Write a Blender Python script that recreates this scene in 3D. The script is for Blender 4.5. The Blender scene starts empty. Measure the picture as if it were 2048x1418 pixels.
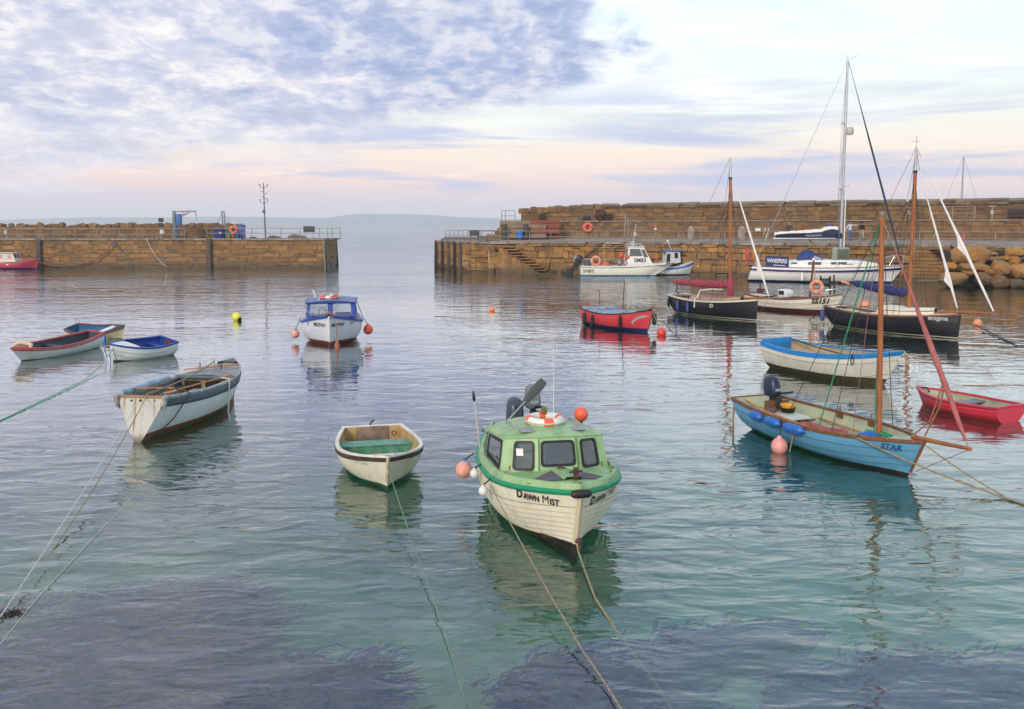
import bpy, bmesh, math, random
from mathutils import Vector, Matrix, noise
random.seed(7)
R = math.radians
sc = bpy.context.scene
COL = sc.collection

# ------------------------------------------------------------------ camera, world, sun, exposure
F_PX, PITCH, EYE = 1800.0, R(4), 4.5
cd = bpy.data.cameras.new('camera'); cam = bpy.data.objects.new('camera', cd); COL.objects.link(cam)
cd.sensor_width = 36; cd.lens = 36*F_PX/2048; cd.shift_y = -(256-F_PX*math.tan(PITCH))/2048
cd.clip_start = .1; cd.clip_end = 20000
cam.location = (0, 0, EYE); cam.rotation_euler = (R(90)-PITCH, 0, 0)
sc.camera = cam
vs = sc.view_settings
vs.view_transform = 'Standard'; vs.look = 'None'; vs.gamma = 1; vs.exposure = .43; vs.use_curve_mapping = False
sc.cycles.use_denoising = True
sc.cycles.max_bounces = 8; sc.cycles.volume_bounces = 2; sc.cycles.transparent_max_bounces = 12
SUN_EL, SUN_AZ = R(26), R(205)          # low sun, behind the camera and to its left (azimuth clockwise from +Y)


def hexc(h, a=1.0):
    h = h.lstrip('#'); o = []
    for i in (0, 2, 4):
        c = int(h[i:i+2], 16)/255
        o.append(c/12.92 if c <= .04045 else ((c+.055)/1.055)**2.4)
    return (*o, a)


class G:
    """small helper to write node graphs"""
    def __init__(s, tree): s.t = tree; s.n = tree.nodes; s.l = tree.links
    def node(s, typ, props=None, **ins):
        n = s.n.new(typ)
        for k, v in (props or {}).items(): setattr(n, k, v)
        for k, v in ins.items():
            key = int(k[1:]) if k[0] == '_' and k[1:].isdigit() else k.replace('_', ' ')
            s.put(n.inputs[key], v)
        return n
    def put(s, sock, v):
        if isinstance(v, bpy.types.NodeSocket): s.l.new(v, sock)
        else:
            try: sock.default_value = v
            except Exception:
                sock.default_value = (v, v, v) if not hasattr(v, '__len__') else tuple(v)[:len(sock.default_value)]
    def m(s, op, a, b=0.0, c=0.0):
        n = s.n.new('ShaderNodeMath'); n.operation = op
        s.put(n.inputs[0], a); s.put(n.inputs[1], b); s.put(n.inputs[2], c); return n.outputs[0]
    def vm(s, op, a, b=(0, 0, 0)):
        n = s.n.new('ShaderNodeVectorMath'); n.operation = op
        s.put(n.inputs[0], a); s.put(n.inputs[1], b); return n.outputs[0]
    def noise(s, vec, scale, detail=2, rough=.5, dist=0.0, col=False):
        n = s.node('ShaderNodeTexNoise', Scale=scale, Detail=detail, Roughness=rough, Distortion=dist)
        if vec is not None: s.put(n.inputs['Vector'], vec)
        return n.outputs[1 if col else 0]
    def mix(s, f, a, b, blend='MIX'):
        n = s.n.new('ShaderNodeMix'); n.data_type = 'RGBA'; n.blend_type = blend
        s.put(n.inputs[0], f); s.put(n.inputs[6], a); s.put(n.inputs[7], b); return n.outputs[2]
    def mr(s, v, a, b, c=0.0, d=1.0, smooth=True):
        n = s.n.new('ShaderNodeMapRange'); n.interpolation_type = 'SMOOTHSTEP' if smooth else 'LINEAR'
        for i, x in enumerate((v, a, b, c, d)): s.put(n.inputs[i], x)
        return n.outputs[0]
    def ramp(s, f, stops, interp='LINEAR'):
        n = s.n.new('ShaderNodeValToRGB'); r = n.color_ramp; r.interpolation = interp
        while len(r.elements) < len(stops): r.elements.new(.5)
        for e, (p, c) in zip(r.elements, stops): e.position = p; e.color = c
        s.put(n.inputs[0], f); return n.outputs[0]
    def xyz(s, v):
        n = s.n.new('ShaderNodeSeparateXYZ'); s.put(n.inputs[0], v); return n.outputs
    def cxyz(s, x, y, z):
        n = s.n.new('ShaderNodeCombineXYZ')
        for i, v in enumerate((x, y, z)): s.put(n.inputs[i], v)
        return n.outputs[0]


def make_world():
    w = bpy.data.worlds.new('World'); sc.world = w; w.use_nodes = True
    w.node_tree.nodes.clear(); g = G(w.node_tree)
    sky = g.node('ShaderNodeTexSky', dict(sky_type='NISHITA', sun_disc=False, sun_elevation=SUN_EL, sun_rotation=SUN_AZ, dust_density=2.0)).outputs[0]
    d = g.node('ShaderNodeTexCoord').outputs['Generated']
    x, y, z = g.xyz(d)
    zc = g.m('MAXIMUM', z, 0.0)
    k = g.m('ADD', zc, .20)
    P = g.cxyz(g.m('DIVIDE', x, k), g.m('DIVIDE', y, k), 0.0)
    warp = g.noise(P, 2.0, 3, .55)
    big = g.noise(g.vm('ADD', P, (3.1, 7.7, 0)), 1.7, 5, .55, .3)
    puff = g.noise(g.vm('MULTIPLY', P, (1.15, .8, 1)), 6.8, 6, .57, .45)
    fine = g.noise(P, 21.0, 4, .6, .4)
    # clear band: pale blue turning cream and then lilac to the horizon
    clear = g.ramp(g.m('MULTIPLY', zc, 2.0), [(0, hexc('d2c0ca')), (.05, hexc('dec6ca')), (.10, hexc('f4d2c8')), (.155, hexc('f6e0cc')), (.23, hexc('ebebde')), (.40, hexc('e6f3f8')), (.7, hexc('d0e7f6')), (1, hexc('b9d8f2'))])
    clear = g.mix(.12, clear, g.vm('MULTIPLY', sky, (.1, .1, .1)))
    # thin white veils, mainly to the right
    veil = g.mr(g.noise(g.vm('MULTIPLY', P, (.45, 1.3, 1)), 2.2, 6, .62, .5), .46, .66)
    veil = g.m('MULTIPLY', veil, g.mr(zc, .05, .16))
    col = g.mix(g.m('MULTIPLY', veil, .85), clear, hexc('f7f9fa'))
    # flat lavender streaks low over the wall
    st = g.noise(g.cxyz(g.m('MULTIPLY', x, 2.3), g.m('MULTIPLY', y, 1.0), g.m('MULTIPLY', z, 26.0)), 1.25, 5, .6, .35)
    stm = g.m('MULTIPLY', g.mr(st, .50, .66), g.m('MULTIPLY', g.mr(zc, .015, .05), g.mr(zc, .20, .09)))
    col = g.mix(g.m('MULTIPLY', stm, .95), col, hexc('b3b9d6'))
    s2 = g.noise(g.cxyz(g.m('MULTIPLY', x, 1.7), g.m('ADD', y, 3.0), g.m('MULTIPLY', z, 15.0)), 1.5, 5, .58, .4)
    m2 = g.m('MULTIPLY', g.mr(s2, .44, .62), g.m('MULTIPLY', g.mr(zc, .02, .05), g.m('MULTIPLY', g.mr(zc, .17, .09), g.mr(x, -.05, .15))))
    col = g.mix(g.m('MULTIPLY', m2, .9), col, hexc('acb5d4'))
    # warm lit cloud bank near the horizon
    wm = g.m('MULTIPLY', g.mr(g.noise(g.cxyz(g.m('MULTIPLY', x, 5.0), y, g.m('MULTIPLY', z, 30.0)), 1.6, 5, .6, .2), .55, .68), g.m('MULTIPLY', g.mr(zc, .02, .04), g.mr(zc, .085, .055)))
    col = g.mix(g.m('MULTIPLY', wm, .85), col, hexc('fbe3cf'))
    # the broken blue-grey deck that fills the left and the top of the sky
    edge = g.m('ADD', g.m('MULTIPLY', x, .20), g.m('ADD', .128, g.m('MULTIPLY', g.m('SUBTRACT', warp, .5), .13)))
    mk = g.mr(g.m('SUBTRACT', z, edge), -.02, .035)
    mk = g.m('MULTIPLY', mk, g.mr(g.m('ADD', x, g.m('ADD', g.m('MULTIPLY', g.m('SUBTRACT', big, .5), .30), g.m('MULTIPLY', g.m('SUBTRACT', puff, .5), .30))), .17, .02))
    lite = g.ramp(g.m('ADD', g.m('MULTIPLY', puff, .68), g.m('MULTIPLY', fine, .32)), [(.37, hexc('8b97bb')), (.45, hexc('a6aecb')), (.52, hexc('d2cfda')), (.59, hexc('f8f0e8'))])
    core = g.m('MULTIPLY', g.mr(g.m('ABSOLUTE', g.m('ADD', x, .04)), .06, .34, 1.0, 0.0), g.mr(zc, .08, .17))
    dark = g.mix(g.mr(g.m('SUBTRACT', big, g.m('MULTIPLY', core, .12)), .36, .60), hexc('788dbd'), hexc('ddd6dc'))
    deck = g.mix(.45, lite, dark)
    deck = g.mix(g.m('MULTIPLY', g.mr(zc, .16, .04), .55), deck, hexc('ddd8e2'))
    col = g.mix(g.m('MULTIPLY', mk, .94), col, deck)
    # towards the horizon everything sinks into lilac air
    col = g.mix(g.mr(zc, .045, 0.0), col, hexc('d8c2c8'))
    fin = g.mix(.93, sky, g.vm('MULTIPLY', col, (10, 10, 10)))
    bg = g.node('ShaderNodeBackground', Color=fin, Strength=.1)
    g.l.new(bg.outputs[0], g.node('ShaderNodeOutputWorld').inputs[0])
make_world()

sl = bpy.data.lights.new('sun', 'SUN'); sl.energy = 1.9; sl.angle = R(14); sl.color = (1, .90, .78)
so = bpy.data.objects.new('sun', sl); COL.objects.link(so)
sd = Vector((math.sin(SUN_AZ)*math.cos(SUN_EL), math.cos(SUN_AZ)*math.cos(SUN_EL), math.sin(SUN_EL)))
so.rotation_euler = sd.to_track_quat('Z', 'Y').to_euler(); so.location = (-20, -40, 30)


# ------------------------------------------------------------------ helpers: places, meshes, objects
def at(px, py, z):
    """the point on the level z seen at that pixel of the photograph (used to survey the place)"""
    cy = (709-py)/F_PX + math.tan(PITCH) - 256/F_PX; cx = (px-1024)/F_PX
    d = Vector((cx, math.cos(PITCH)+cy*math.sin(PITCH), -math.sin(PITCH)+cy*math.cos(PITCH)))
    t = (z-EYE)/d.z
    return Vector((0, 0, EYE)) + d*t


class MB:
    def __init__(s): s.v = []; s.f = []; s.mi = []; s.cur = 0
    def add(s, vs, fs):
        o = len(s.v); s.v += [tuple(v) for v in vs]
        for f in fs: s.f.append([i+o for i in f]); s.mi.append(s.cur)
        return s
    def mat(s, i): s.cur = i; return s
    def box(s, x0, x1, y0, y1, z0, z1):
        return s.add([(x, y, z) for z in (z0, z1) for y in (y0, y1) for x in (x0, x1)],
                     [(0, 2, 3, 1), (4, 5, 7, 6), (0, 1, 5, 4), (2, 6, 7, 3), (0, 4, 6, 2), (1, 3, 7, 5)])
    def obox(s, a, b, w, h, up=(0, 0, 1)):
        a, b = Vector(a), Vector(b); d = (b-a).normalized(); u = Vector(up)
        if abs(d.dot(u)) > .98: u = Vector((1, 0, 0))
        r = d.cross(u).normalized()*w/2; u = r.cross(d).normalized()*h/2
        return s.add([p+q for p in (a, b) for q in (-r-u, r-u, r+u, -r+u)],
                     [(0, 1, 2, 3)[::-1], (4, 5, 6, 7), (0, 1, 5, 4), (1, 2, 6, 5), (2, 3, 7, 6), (3, 0, 4, 7)])
    def loft(s, rows, cu=False, cv=False, caps=False):
        n, m_ = len(rows), len(rows[0]); fs = []
        for i in range(n if cu else n-1):
            for j in range(m_ if cv else m_-1):
                a, b = i, (i+1) % n; c, d = j, (j+1) % m_
                fs.append((a*m_+c, a*m_+d, b*m_+d, b*m_+c))
        if caps: fs += [tuple(range(m_))[::-1], tuple((n-1)*m_+j for j in range(m_))]
        return s.add([p for r in rows for p in r], fs)
    def tube(s, pts, r, n=6, closed=False, caps=True, squash=1.0):
        pts = [Vector(p) for p in pts]; k = len(pts); rs = r if hasattr(r, '__len__') else [r]*k
        rows = []; up = None
        for i, p in enumerate(pts):
            d = (pts[(i+1) % k]-pts[i-1]) if closed else (pts[min(i+1, k-1)]-pts[max(i-1, 0)])
            d = d.normalized() if d.length > 1e-9 else Vector((0, 0, 1))
            if up is None:
                up = Vector((0, 0, 1)) if abs(d.z) < .9 else Vector((1, 0, 0))
            up = (up-d*up.dot(d)); up = up.normalized() if up.length > 1e-6 else d.orthogonal().normalized()
            q = d.cross(up)
            rows.append([p+(q*math.cos(t)+up*math.sin(t)*squash)*rs[i] for t in [2*math.pi*j/n for j in range(n)]])
        return s.loft(rows, cu=closed, cv=True, caps=caps and not closed)
    def lathe(s, prof, c=(0, 0, 0), n=16, axis=None):
        q = Vector(axis).to_track_quat('Z', 'Y') if axis else None
        rows = []
        for r, z in prof:
            ring = []
            for j in range(n):
                p = Vector((r*math.cos(2*math.pi*j/n), r*math.sin(2*math.pi*j/n), z))
                ring.append((q @ p if q else p)+Vector(c))
            rows.append(ring)
        return s.loft(rows, cv=True, caps=True)
    def ball(s, c, r, n=16, m_=10, sq=1.0, axis=None):
        return s.lathe([(max(.001, r*math.sin(math.pi*i/m_)), -r*sq*math.cos(math.pi*i/m_)) for i in range(m_+1)], c, n, axis)
    def torus(s, c, R_, r, axis=(0, 0, 1), n=28, k=10, a0=0, a1=2*math.pi):
        q = Vector(axis).to_track_quat('Z', 'Y'); full = abs(a1-a0-2*math.pi) < 1e-6
        cnt = n if full else n+1
        pts = [q @ Vector((R_*math.cos(a0+(a1-a0)*i/n), R_*math.sin(a0+(a1-a0)*i/n), 0))+Vector(c) for i in range(cnt)]
        return s.tube(pts, r, k, closed=full)
    def prism(s, poly, vec):
        n = len(poly); a = [Vector(p) for p in poly]; b = [p+Vector(vec) for p in a]
        return s.add(a+b, [tuple(range(n))[::-1], tuple(range(n, 2*n))]+[(i, (i+1) % n, n+(i+1) % n, n+i) for i in range(n)])
    def mesh(s, name, mats, smooth=35, bevel=0.0, bseg=2, fix=True):
        me = bpy.data.meshes.new(name); me.from_pydata(s.v, [], s.f)
        for m_ in (mats if isinstance(mats, (list, tuple)) else [mats]): me.materials.append(m_)
        if any(s.mi): me.polygons.foreach_set('material_index', s.mi)
        bm = bmesh.new(); bm.from_mesh(me)
        bmesh.ops.remove_doubles(bm, verts=bm.verts, dist=1e-5)
        if fix: bmesh.ops.recalc_face_normals(bm, faces=bm.faces)
        if bevel:
            es = [e for e in bm.edges if len(e.link_faces) == 2 and e.calc_face_angle(0) > R(30)]
            bmesh.ops.bevel(bm, geom=es, offset=bevel, segments=bseg, profile=.5, affect='EDGES', clamp_overlap=True)
        bm.to_mesh(me); bm.free()
        if smooth:
            me.shade_smooth(); me.set_sharp_from_angle(angle=R(smooth))
        return me
    def build(s, name, mats, parent=None, smooth=35, bevel=0.0, bseg=2, loc=None, fix=True):
        return link(name, s.mesh(name, mats, smooth, bevel, bseg, fix), parent, loc)


def link(name, me, parent=None, loc=None):
    o = bpy.data.objects.new(name, me); COL.objects.link(o)
    if parent: o.parent = parent
    if loc is not None: o.location = loc
    return o


def tag(o, label=None, cat=None, group=None, kind=None):
    for k, v in (('label', label), ('category', cat), ('group', group), ('kind', kind)):
        if v: o[k] = v
    return o


def thing(name, label, cat, loc=(0, 0, 0), rz=0.0, group=None, heel=0.0, trim=0.0):
    o = bpy.data.objects.new(name, None); COL.objects.link(o); o.empty_display_size = .2
    o.location = loc; o.rotation_euler = (heel, trim, rz)
    return tag(o, label, cat, group)


def solo(mb, name, mats, label, cat, group=None, smooth=35, bevel=0.0, bseg=2):
    """a thing that is one mesh, with its origin at its own base"""
    n = len(mb.v); c = Vector((sum(v[0] for v in mb.v)/n, sum(v[1] for v in mb.v)/n, min(v[2] for v in mb.v)))
    mb.v = [tuple(Vector(v)-c) for v in mb.v]
    o = mb.build(name, mats, None, smooth, bevel, bseg); o.location = c
    return tag(o, label, cat, group)


def copy_tree(root, loc, rz=None, label=None):
    r = root.copy(); COL.objects.link(r); r.location = loc
    if rz is not None: r.rotation_euler.z = rz
    if label: r['label'] = label
    for ch in root.children:
        c = ch.copy(); COL.objects.link(c); c.parent = r
        for gch in ch.children:
            d = gch.copy(); COL.objects.link(d); d.parent = c
    return r


# ------------------------------------------------------------------ materials
def new_mat(name):
    m_ = bpy.data.materials.new(name); m_.use_nodes = True; m_.node_tree.nodes.clear()
    return m_, G(m_.node_tree)


def finish(g, sh, vol=None, disp=None):
    o = g.node('ShaderNodeOutputMaterial')
    if sh is not None: g.l.new(sh, o.inputs[0])
    if vol is not None: g.l.new(vol, o.inputs[1])


MATS = {}
def mat(name, col, rough=.5, metal=0.0, var=.10, vs=4.0, bump=0.0, bs=40.0, col2=None, stretch=(1, 1, 1), spec=.5, rnd=0.0):
    if name in MATS: return MATS[name]
    m_, g = new_mat(name)
    c = hexc(col) if isinstance(col, str) else (*col, 1)
    tc = g.node('ShaderNodeTexCoord').outputs['Object']
    v = g.vm('MULTIPLY', tc, stretch)
    n = g.noise(v, vs, 5, .6)
    c2 = hexc(col2) if col2 else tuple(x*(1-var*2.2) for x in c[:3])+(1,)
    colr = g.mix(g.mr(n, .35, .72), c, c2)
    if rnd:
        ri = g.node('ShaderNodeObjectInfo').outputs['Random']
        colr = g.vm('MULTIPLY', colr, g.cxyz(*[g.mr(ri, 0, 1, 1-rnd, 1+rnd, False)]*3))
    b = g.node('ShaderNodeBsdfPrincipled', Base_Color=colr, Metallic=metal, Roughness=g.mr(n, .3, .7, max(.02, rough-.06), min(1, rough+.1)))
    b.inputs['Specular IOR Level'].default_value = spec
    if bump:
        bp = g.node('ShaderNodeBump', Strength=1.0, Distance=bump, Height=g.noise(v, bs, 4, .6)); g.l.new(bp.outputs[0], b.inputs['Normal'])
    finish(g, b.outputs[0]); MATS[name] = m_
    return m_


def hull_mat(name, bands, rough=.35, stain=.22, slime=.14, slime_col='4a4630', grain=0.0, stain_col=None, rise=0.0):
    """painted hull: bands = [(lower z, colour)...] from the bottom up, with run marks and a slimy waterline"""
    m_, g = new_mat(name)
    tc = g.node('ShaderNodeTexCoord').outputs['Object']
    x, y, z = g.xyz(tc)
    wob = g.m('MULTIPLY', g.m('SUBTRACT', g.noise(tc, 5, 3), .5), .02)
    zz = g.m('SUBTRACT', g.m('ADD', z, wob), g.m('MULTIPLY', x, rise))
    col = hexc(bands[0][1])
    for zb, c in bands[1:]: col = g.mix(g.mr(zz, zb-.006, zb+.006), col, hexc(c))
    runs = g.noise(g.vm('MULTIPLY', tc, (7, 7, .7)), 1.0, 5, .65)
    blot = g.noise(tc, 2.6, 5, .65)
    st = g.m('MULTIPLY', g.mr(g.m('ADD', g.m('MULTIPLY', runs, .6), g.m('MULTIPLY', blot, .4)), .44, .68), stain)
    col = g.mix(st, col, hexc(stain_col or '6b5c48'))
    sl_ = g.m('MULTIPLY', g.mr(g.m('ADD', z, g.m('MULTIPLY', g.m('SUBTRACT', blot, .5), .16)), slime, slime*.25), .8)
    col = g.mix(sl_ if slime else 0.0, col, hexc(slime_col))
    b = g.node('ShaderNodeBsdfPrincipled', Base_Color=col, Roughness=g.mr(blot, .3, .7, rough-.03, rough+.05))
    hgt = g.noise(g.vm('MULTIPLY', tc, (3, 3, 20)) if grain else tc, 6 if grain else 30, 4)
    bp = g.node('ShaderNodeBump', Strength=1.0, Distance=.004 if grain else .0015, Height=hgt); g.l.new(bp.outputs[0], b.inputs['Normal'])
    finish(g, b.outputs[0]); return m_


def glass_mat(name, tint, trans=.55, rough=.03):
    m_, g = new_mat(name)
    t = g.node('ShaderNodeBsdfTransparent', Color=hexc(tint)).outputs[0]
    df = g.node('ShaderNodeBsdfDiffuse', Color=hexc('566066')).outputs[0]
    body = g.node('ShaderNodeMixShader', _0=trans, _1=df, _2=t).outputs[0]
    gl = g.node('ShaderNodeBsdfGlossy', Color=(1, 1, 1, 1), Roughness=rough).outputs[0]
    fr = g.node('ShaderNodeFresnel', IOR=1.9).outputs[0]
    finish(g, g.node('ShaderNodeMixShader', _0=fr, _1=body, _2=gl).outputs[0]); return m_


def stone_mat(name, ramp_cols, moss=.16, tide=.85, lichen=None, dark=1.0, bump=.05):
    m_, g = new_mat(name)
    geo = g.node('ShaderNodeNewGeometry').outputs['Position']
    ri = g.node('ShaderNodeObjectInfo').outputs['Random']
    k = len(ramp_cols)
    base = g.ramp(ri, [(i/(k-1), hexc(c)) for i, c in enumerate(ramp_cols)])
    n1 = g.noise(geo, 1.7, 6, .65); n2 = g.noise(geo, 9, 5, .7); n3 = g.noise(geo, .35, 4, .6)
    col = g.mix(g.mr(n1, .35, .7, 0, .5), base, hexc('5e4a33'))
    col = g.vm('MULTIPLY', col, g.cxyz(*[g.mr(n2, .25, .75,   .66*dark, 1.15*dark, False)]*3))
    if lichen: col = g.mix(g.mr(n1, .5, .66, 0, .75), col, hexc(lichen))
    col = g.mix(g.m('MULTIPLY', g.mr(n3, .5, .7), moss), col, hexc('77736a'))
    col = g.mix(g.m('MULTIPLY', g.mr(g.noise(geo, .8, 5, .7, .6), .52, .68), .45), col, hexc('4a3826'))
    z = g.xyz(geo)[2]
    td = g.m('ADD', z, g.m('MULTIPLY', g.m('SUBTRACT', n1, .5), .5))
    col = g.mix(g.mr(td, tide, tide*.2, 0, .74), col, hexc('35301c'))
    b = g.node('ShaderNodeBsdfPrincipled', Base_Color=col, Roughness=g.mr(td, tide*.2, tide, .5, .9))
    bp = g.node('ShaderNodeBump', Strength=1.0, Distance=bump, Height=g.m('ADD', n2, g.noise(geo, 4, 3))); g.l.new(bp.outputs[0], b.inputs['Normal'])
    finish(g, b.outputs[0]); return m_


M_STONE = stone_mat('pier_stone', ['825e3a', '946c40', 'a27646', '8a663e', 'aa814e', '986e3a', '7e6042'])
M_STONE2 = stone_mat('wall_stone', ['76563a', '8a6640', '977148', '826140', '9e7a50', '70563e', '906e4a'], tide=.01, dark=.92)
M_QUAY = stone_mat('quay_stone', ['86623c', '9c7242', 'aa7a42', 'b98640', '8c6a46', 'a0743e', '7e6042'])
M_BOULDER = stone_mat('boulder_stone', ['bd7c34', 'cc8836', 'a06c36', 'c08e4a', '8c6a44', 'b08448'], moss=.35, tide=1.5, lichen='c27a2a', bump=.11)
M_MORTAR = stone_mat('mortar_core', ['6b563f', '6b563f'], moss=.2)
M_CONC = stone_mat('quay_concrete', ['9c8e80', 'a2958a', '938678'], moss=.4, tide=.3)
M_GALV = mat('galvanised_rail', '9a958c', .45, .55, .2, 8)
M_RUST = mat('rusty_iron', '5a3a2a', .8, .2, .2, 12, col2='38241c')
M_BLACK = mat('black_rubber', '17181b', .55, 0, .15, 9)
M_DKBLUE = mat('navy_cloth', '1d2647', .8, 0, .2, 6, .01, 12)
M_ROPE = mat('old_rope', '9a8a6c', .9, 0, .25, 30, .004, 90)
M_ROPEW = mat('white_rope', 'cfc8bb', .85, 0, .15, 30, .004, 90)
M_ROPEG = mat('green_rope', '1f8a62', .8, 0, .2, 30)
M_ROPEB = mat('blue_rope', '1d6f98', .8, 0, .2, 30)
M_ROPED = mat('dark_rope', '2d3330', .9, 0, .25, 30)
M_WHITE = mat('white_gelcoat', 'd9d7cf', .35, 0, .07, 3)
M_STEEL = mat('stainless_tube', 'c4c6c6', .25, .85, .05, 5)
M_ALU = mat('alloy_mast', 'b9bcbf', .35, .6, .08, 2)
M_VARN = mat('varnished_spar', 'a0602f', .3, 0, .2, 3, col2='7d451f', stretch=(3, 3, .6))
M_TEAK = mat('teak_trim', '7d5230', .5, 0, .25, 6, .002, 30, col2='53341f', stretch=(1, 4, 4))
M_ORANGE = mat('orange_float', 'e8603c', .45, 0, .08, 5)
M_PINK = mat('faded_pink_float', 'd79a86', .5, 0, .12, 5, col2='c07a68')
M_RED = mat('bright_red_float', 'd8443a', .45, 0, .1, 5)
M_BLUEF = mat('blue_fender', '1d63b4', .4, 0, .1, 5)
M_GLASSD = glass_mat('tinted_window_glass', 'b4c0c4', .72)
M_GLASSC = glass_mat('clear_window_glass', 'dfe8ea', .9)
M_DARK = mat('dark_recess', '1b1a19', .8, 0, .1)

# ------------------------------------------------------------------ sea, sea bed, far hills, air
def make_water():
    m_, g = new_mat('sea_water')
    pos = g.node('ShaderNodeTexCoord').outputs['Object']
    # gusts change how strongly the surface is ruffled
    gust = g.mr(g.noise(g.vm('MULTIPLY', pos, (.05, .11, 0)), 1.0, 3, .55, .4), .34, .68, .45, 1.25)
    sw = g.noise(g.vm('MULTIPLY', pos, (.55, 1.0, 0)), .75, 2, .5, .5)
    w1 = g.noise(g.vm('ADD', g.vm('MULTIPLY', pos, (.62, 1.25, 0)), (4, 9, 0)), 1.75, 2, .45, .55)
    w2 = g.noise(g.vm('MULTIPLY', pos, (.8, 1.5, 0)), 5.5, 3, .5, .35)
    calm = g.m('ADD', g.mr(g.xyz(pos)[1], 11.5, 26, 1.05, .50), g.m('ADD', g.mr(g.xyz(pos)[1], 42, 80, 0.0, .9), g.mr(g.xyz(pos)[1], 105, 190, 0.0, 1.0)))
    rid = g.m('SUBTRACT', 1.0, g.m('ABSOLUTE', g.m('SUBTRACT', g.m('MULTIPLY', g.noise(g.vm('ADD', g.vm('MULTIPLY', pos, (.55, 1.35, 0)), (11, 2, 0)), 2.6, 2, .5, .7), 2.0), 1.0)))
    h = g.m('ADD', g.m('MULTIPLY', sw, .058), g.m('MULTIPLY', g.m('ADD', g.m('MULTIPLY', w1, .044), g.m('ADD', g.m('MULTIPLY', w2, .004), g.m('MULTIPLY', rid, .0075))), gust))
    bp = g.node('ShaderNodeBump', Strength=1.0, Distance=1.0, Height=g.m('MULTIPLY', h, calm)).outputs[0]
    tr = g.node('ShaderNodeBsdfTransparent', Color=(.86, .94, .92, 1)).outputs[0]
    tint = g.mix(g.mr(g.noise(g.vm('MULTIPLY', pos, (.12, .16, 0)), 1.0, 3, .5), .35, .65), (.020, .085, .046, 1), (.022, .090, .070, 1))
    df = g.node('ShaderNodeBsdfDiffuse', Color=tint).outputs[0]
    body = g.node('ShaderNodeMixShader', _0=.22, _1=tr, _2=df).outputs[0]
    gl = g.node('ShaderNodeBsdfGlossy', Color=(.97, .98, 1, 1), Roughness=.012); g.l.new(bp, gl.inputs['Normal'])
    fr = g.node('ShaderNodeFresnel', IOR=1.34); g.l.new(bp, fr.inputs['Normal'])
    ab = g.node('ShaderNodeVolumeAbsorption', Color=(.34, .74, .58, 1), Density=.46)
    finish(g, g.node('ShaderNodeMixShader', _0=g.mr(fr.outputs[0], .05, .46, .13, .82, False), _1=body, _2=gl.outputs[0]).outputs[0], ab.outputs[0])
    s = MB()
    xs = [-5200, -600, -120, -40, 0, 40, 120, 600, 5200]; ys = [-300, -40, 0, 20, 40, 80, 120, 400, 1500, 5500]
    s.loft([[(x, y, 0) for x in xs] for y in ys])
    x0, x1, y0, y1 = xs[0], xs[-1], ys[0], ys[-1]
    s.add([(x0, y0, -5), (x1, y0, -5), (x1, y1, -5), (x0, y1, -5)], [(3, 2, 1, 0)])
    for a, b in (([(x, y0, 0) for x in xs], (x0, x1, y0, y0)), ([(x, y1, 0) for x in xs], (x0, x1, y1, y1)), ([(x0, y, 0) for y in ys], (x0, x0, y0, y1)), ([(x1, y, 0) for y in ys], (x1, x1, y0, y1))):
        s.add(a+[(b[1], b[3], -5), (b[0], b[2], -5)], [tuple(range(len(a)+2))])
    o = s.build('sea_water', m_, smooth=0); tag(o, 'rippled green grey harbour water', kind='structure')

    m2, g = new_mat('sandy_sea_bed')
    pos = g.node('ShaderNodeTexCoord').outputs['Object']
    n = g.noise(pos, .7, 5, .6, .4); n2 = g.noise(g.vm('MULTIPLY', pos, (1, 1.6, 1)), 3.2, 4, .6, 1.2)
    col = g.mix(g.mr(n, .35, .68), hexc('dadcc8'), hexc('a9b8a4'))
    col = g.mix(g.mr(n2, .45, .65, 0, .4), col, hexc('d6d8c6'))
    b = g.node('ShaderNodeBsdfDiffuse', Color=col); finish(g, b.outputs[0])
    s = MB(); rows = []
    for y in [-300, -40, 0, 6, 9, 12, 15, 20, 26, 34, 45, 70, 120, 300, 1500, 5500]:
        z = -.52-1.3*min(1, max(0, (y-9.5)/8))-2.2*min(1, max(0, (y-17)/25))
        rows.append([(x, y, z+.12*noise.noise((x*.3, y*.3, 0))) for x in [-5200, -300, -60]+[i*2.5 for i in range(-14, 15)]+[60, 300, 5200]])
    s.loft(rows); o = s.build('sea_bed', m2); tag(o, 'pale sandy harbour bed under clear water', kind='structure')
make_water()


def inside(p, poly):
    c = False; n = len(poly)
    for i in range(n):
        a, b = poly[i], poly[i-1]
        if (a[1] > p[1]) != (b[1] > p[1]) and p[0] < (b[0]-a[0])*(p[1]-a[1])/(b[1]-a[1])+a[0]: c = not c
    return c


def smooth01(t): t = min(1, max(0, t)); return t*t*(3-2*t)


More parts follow.
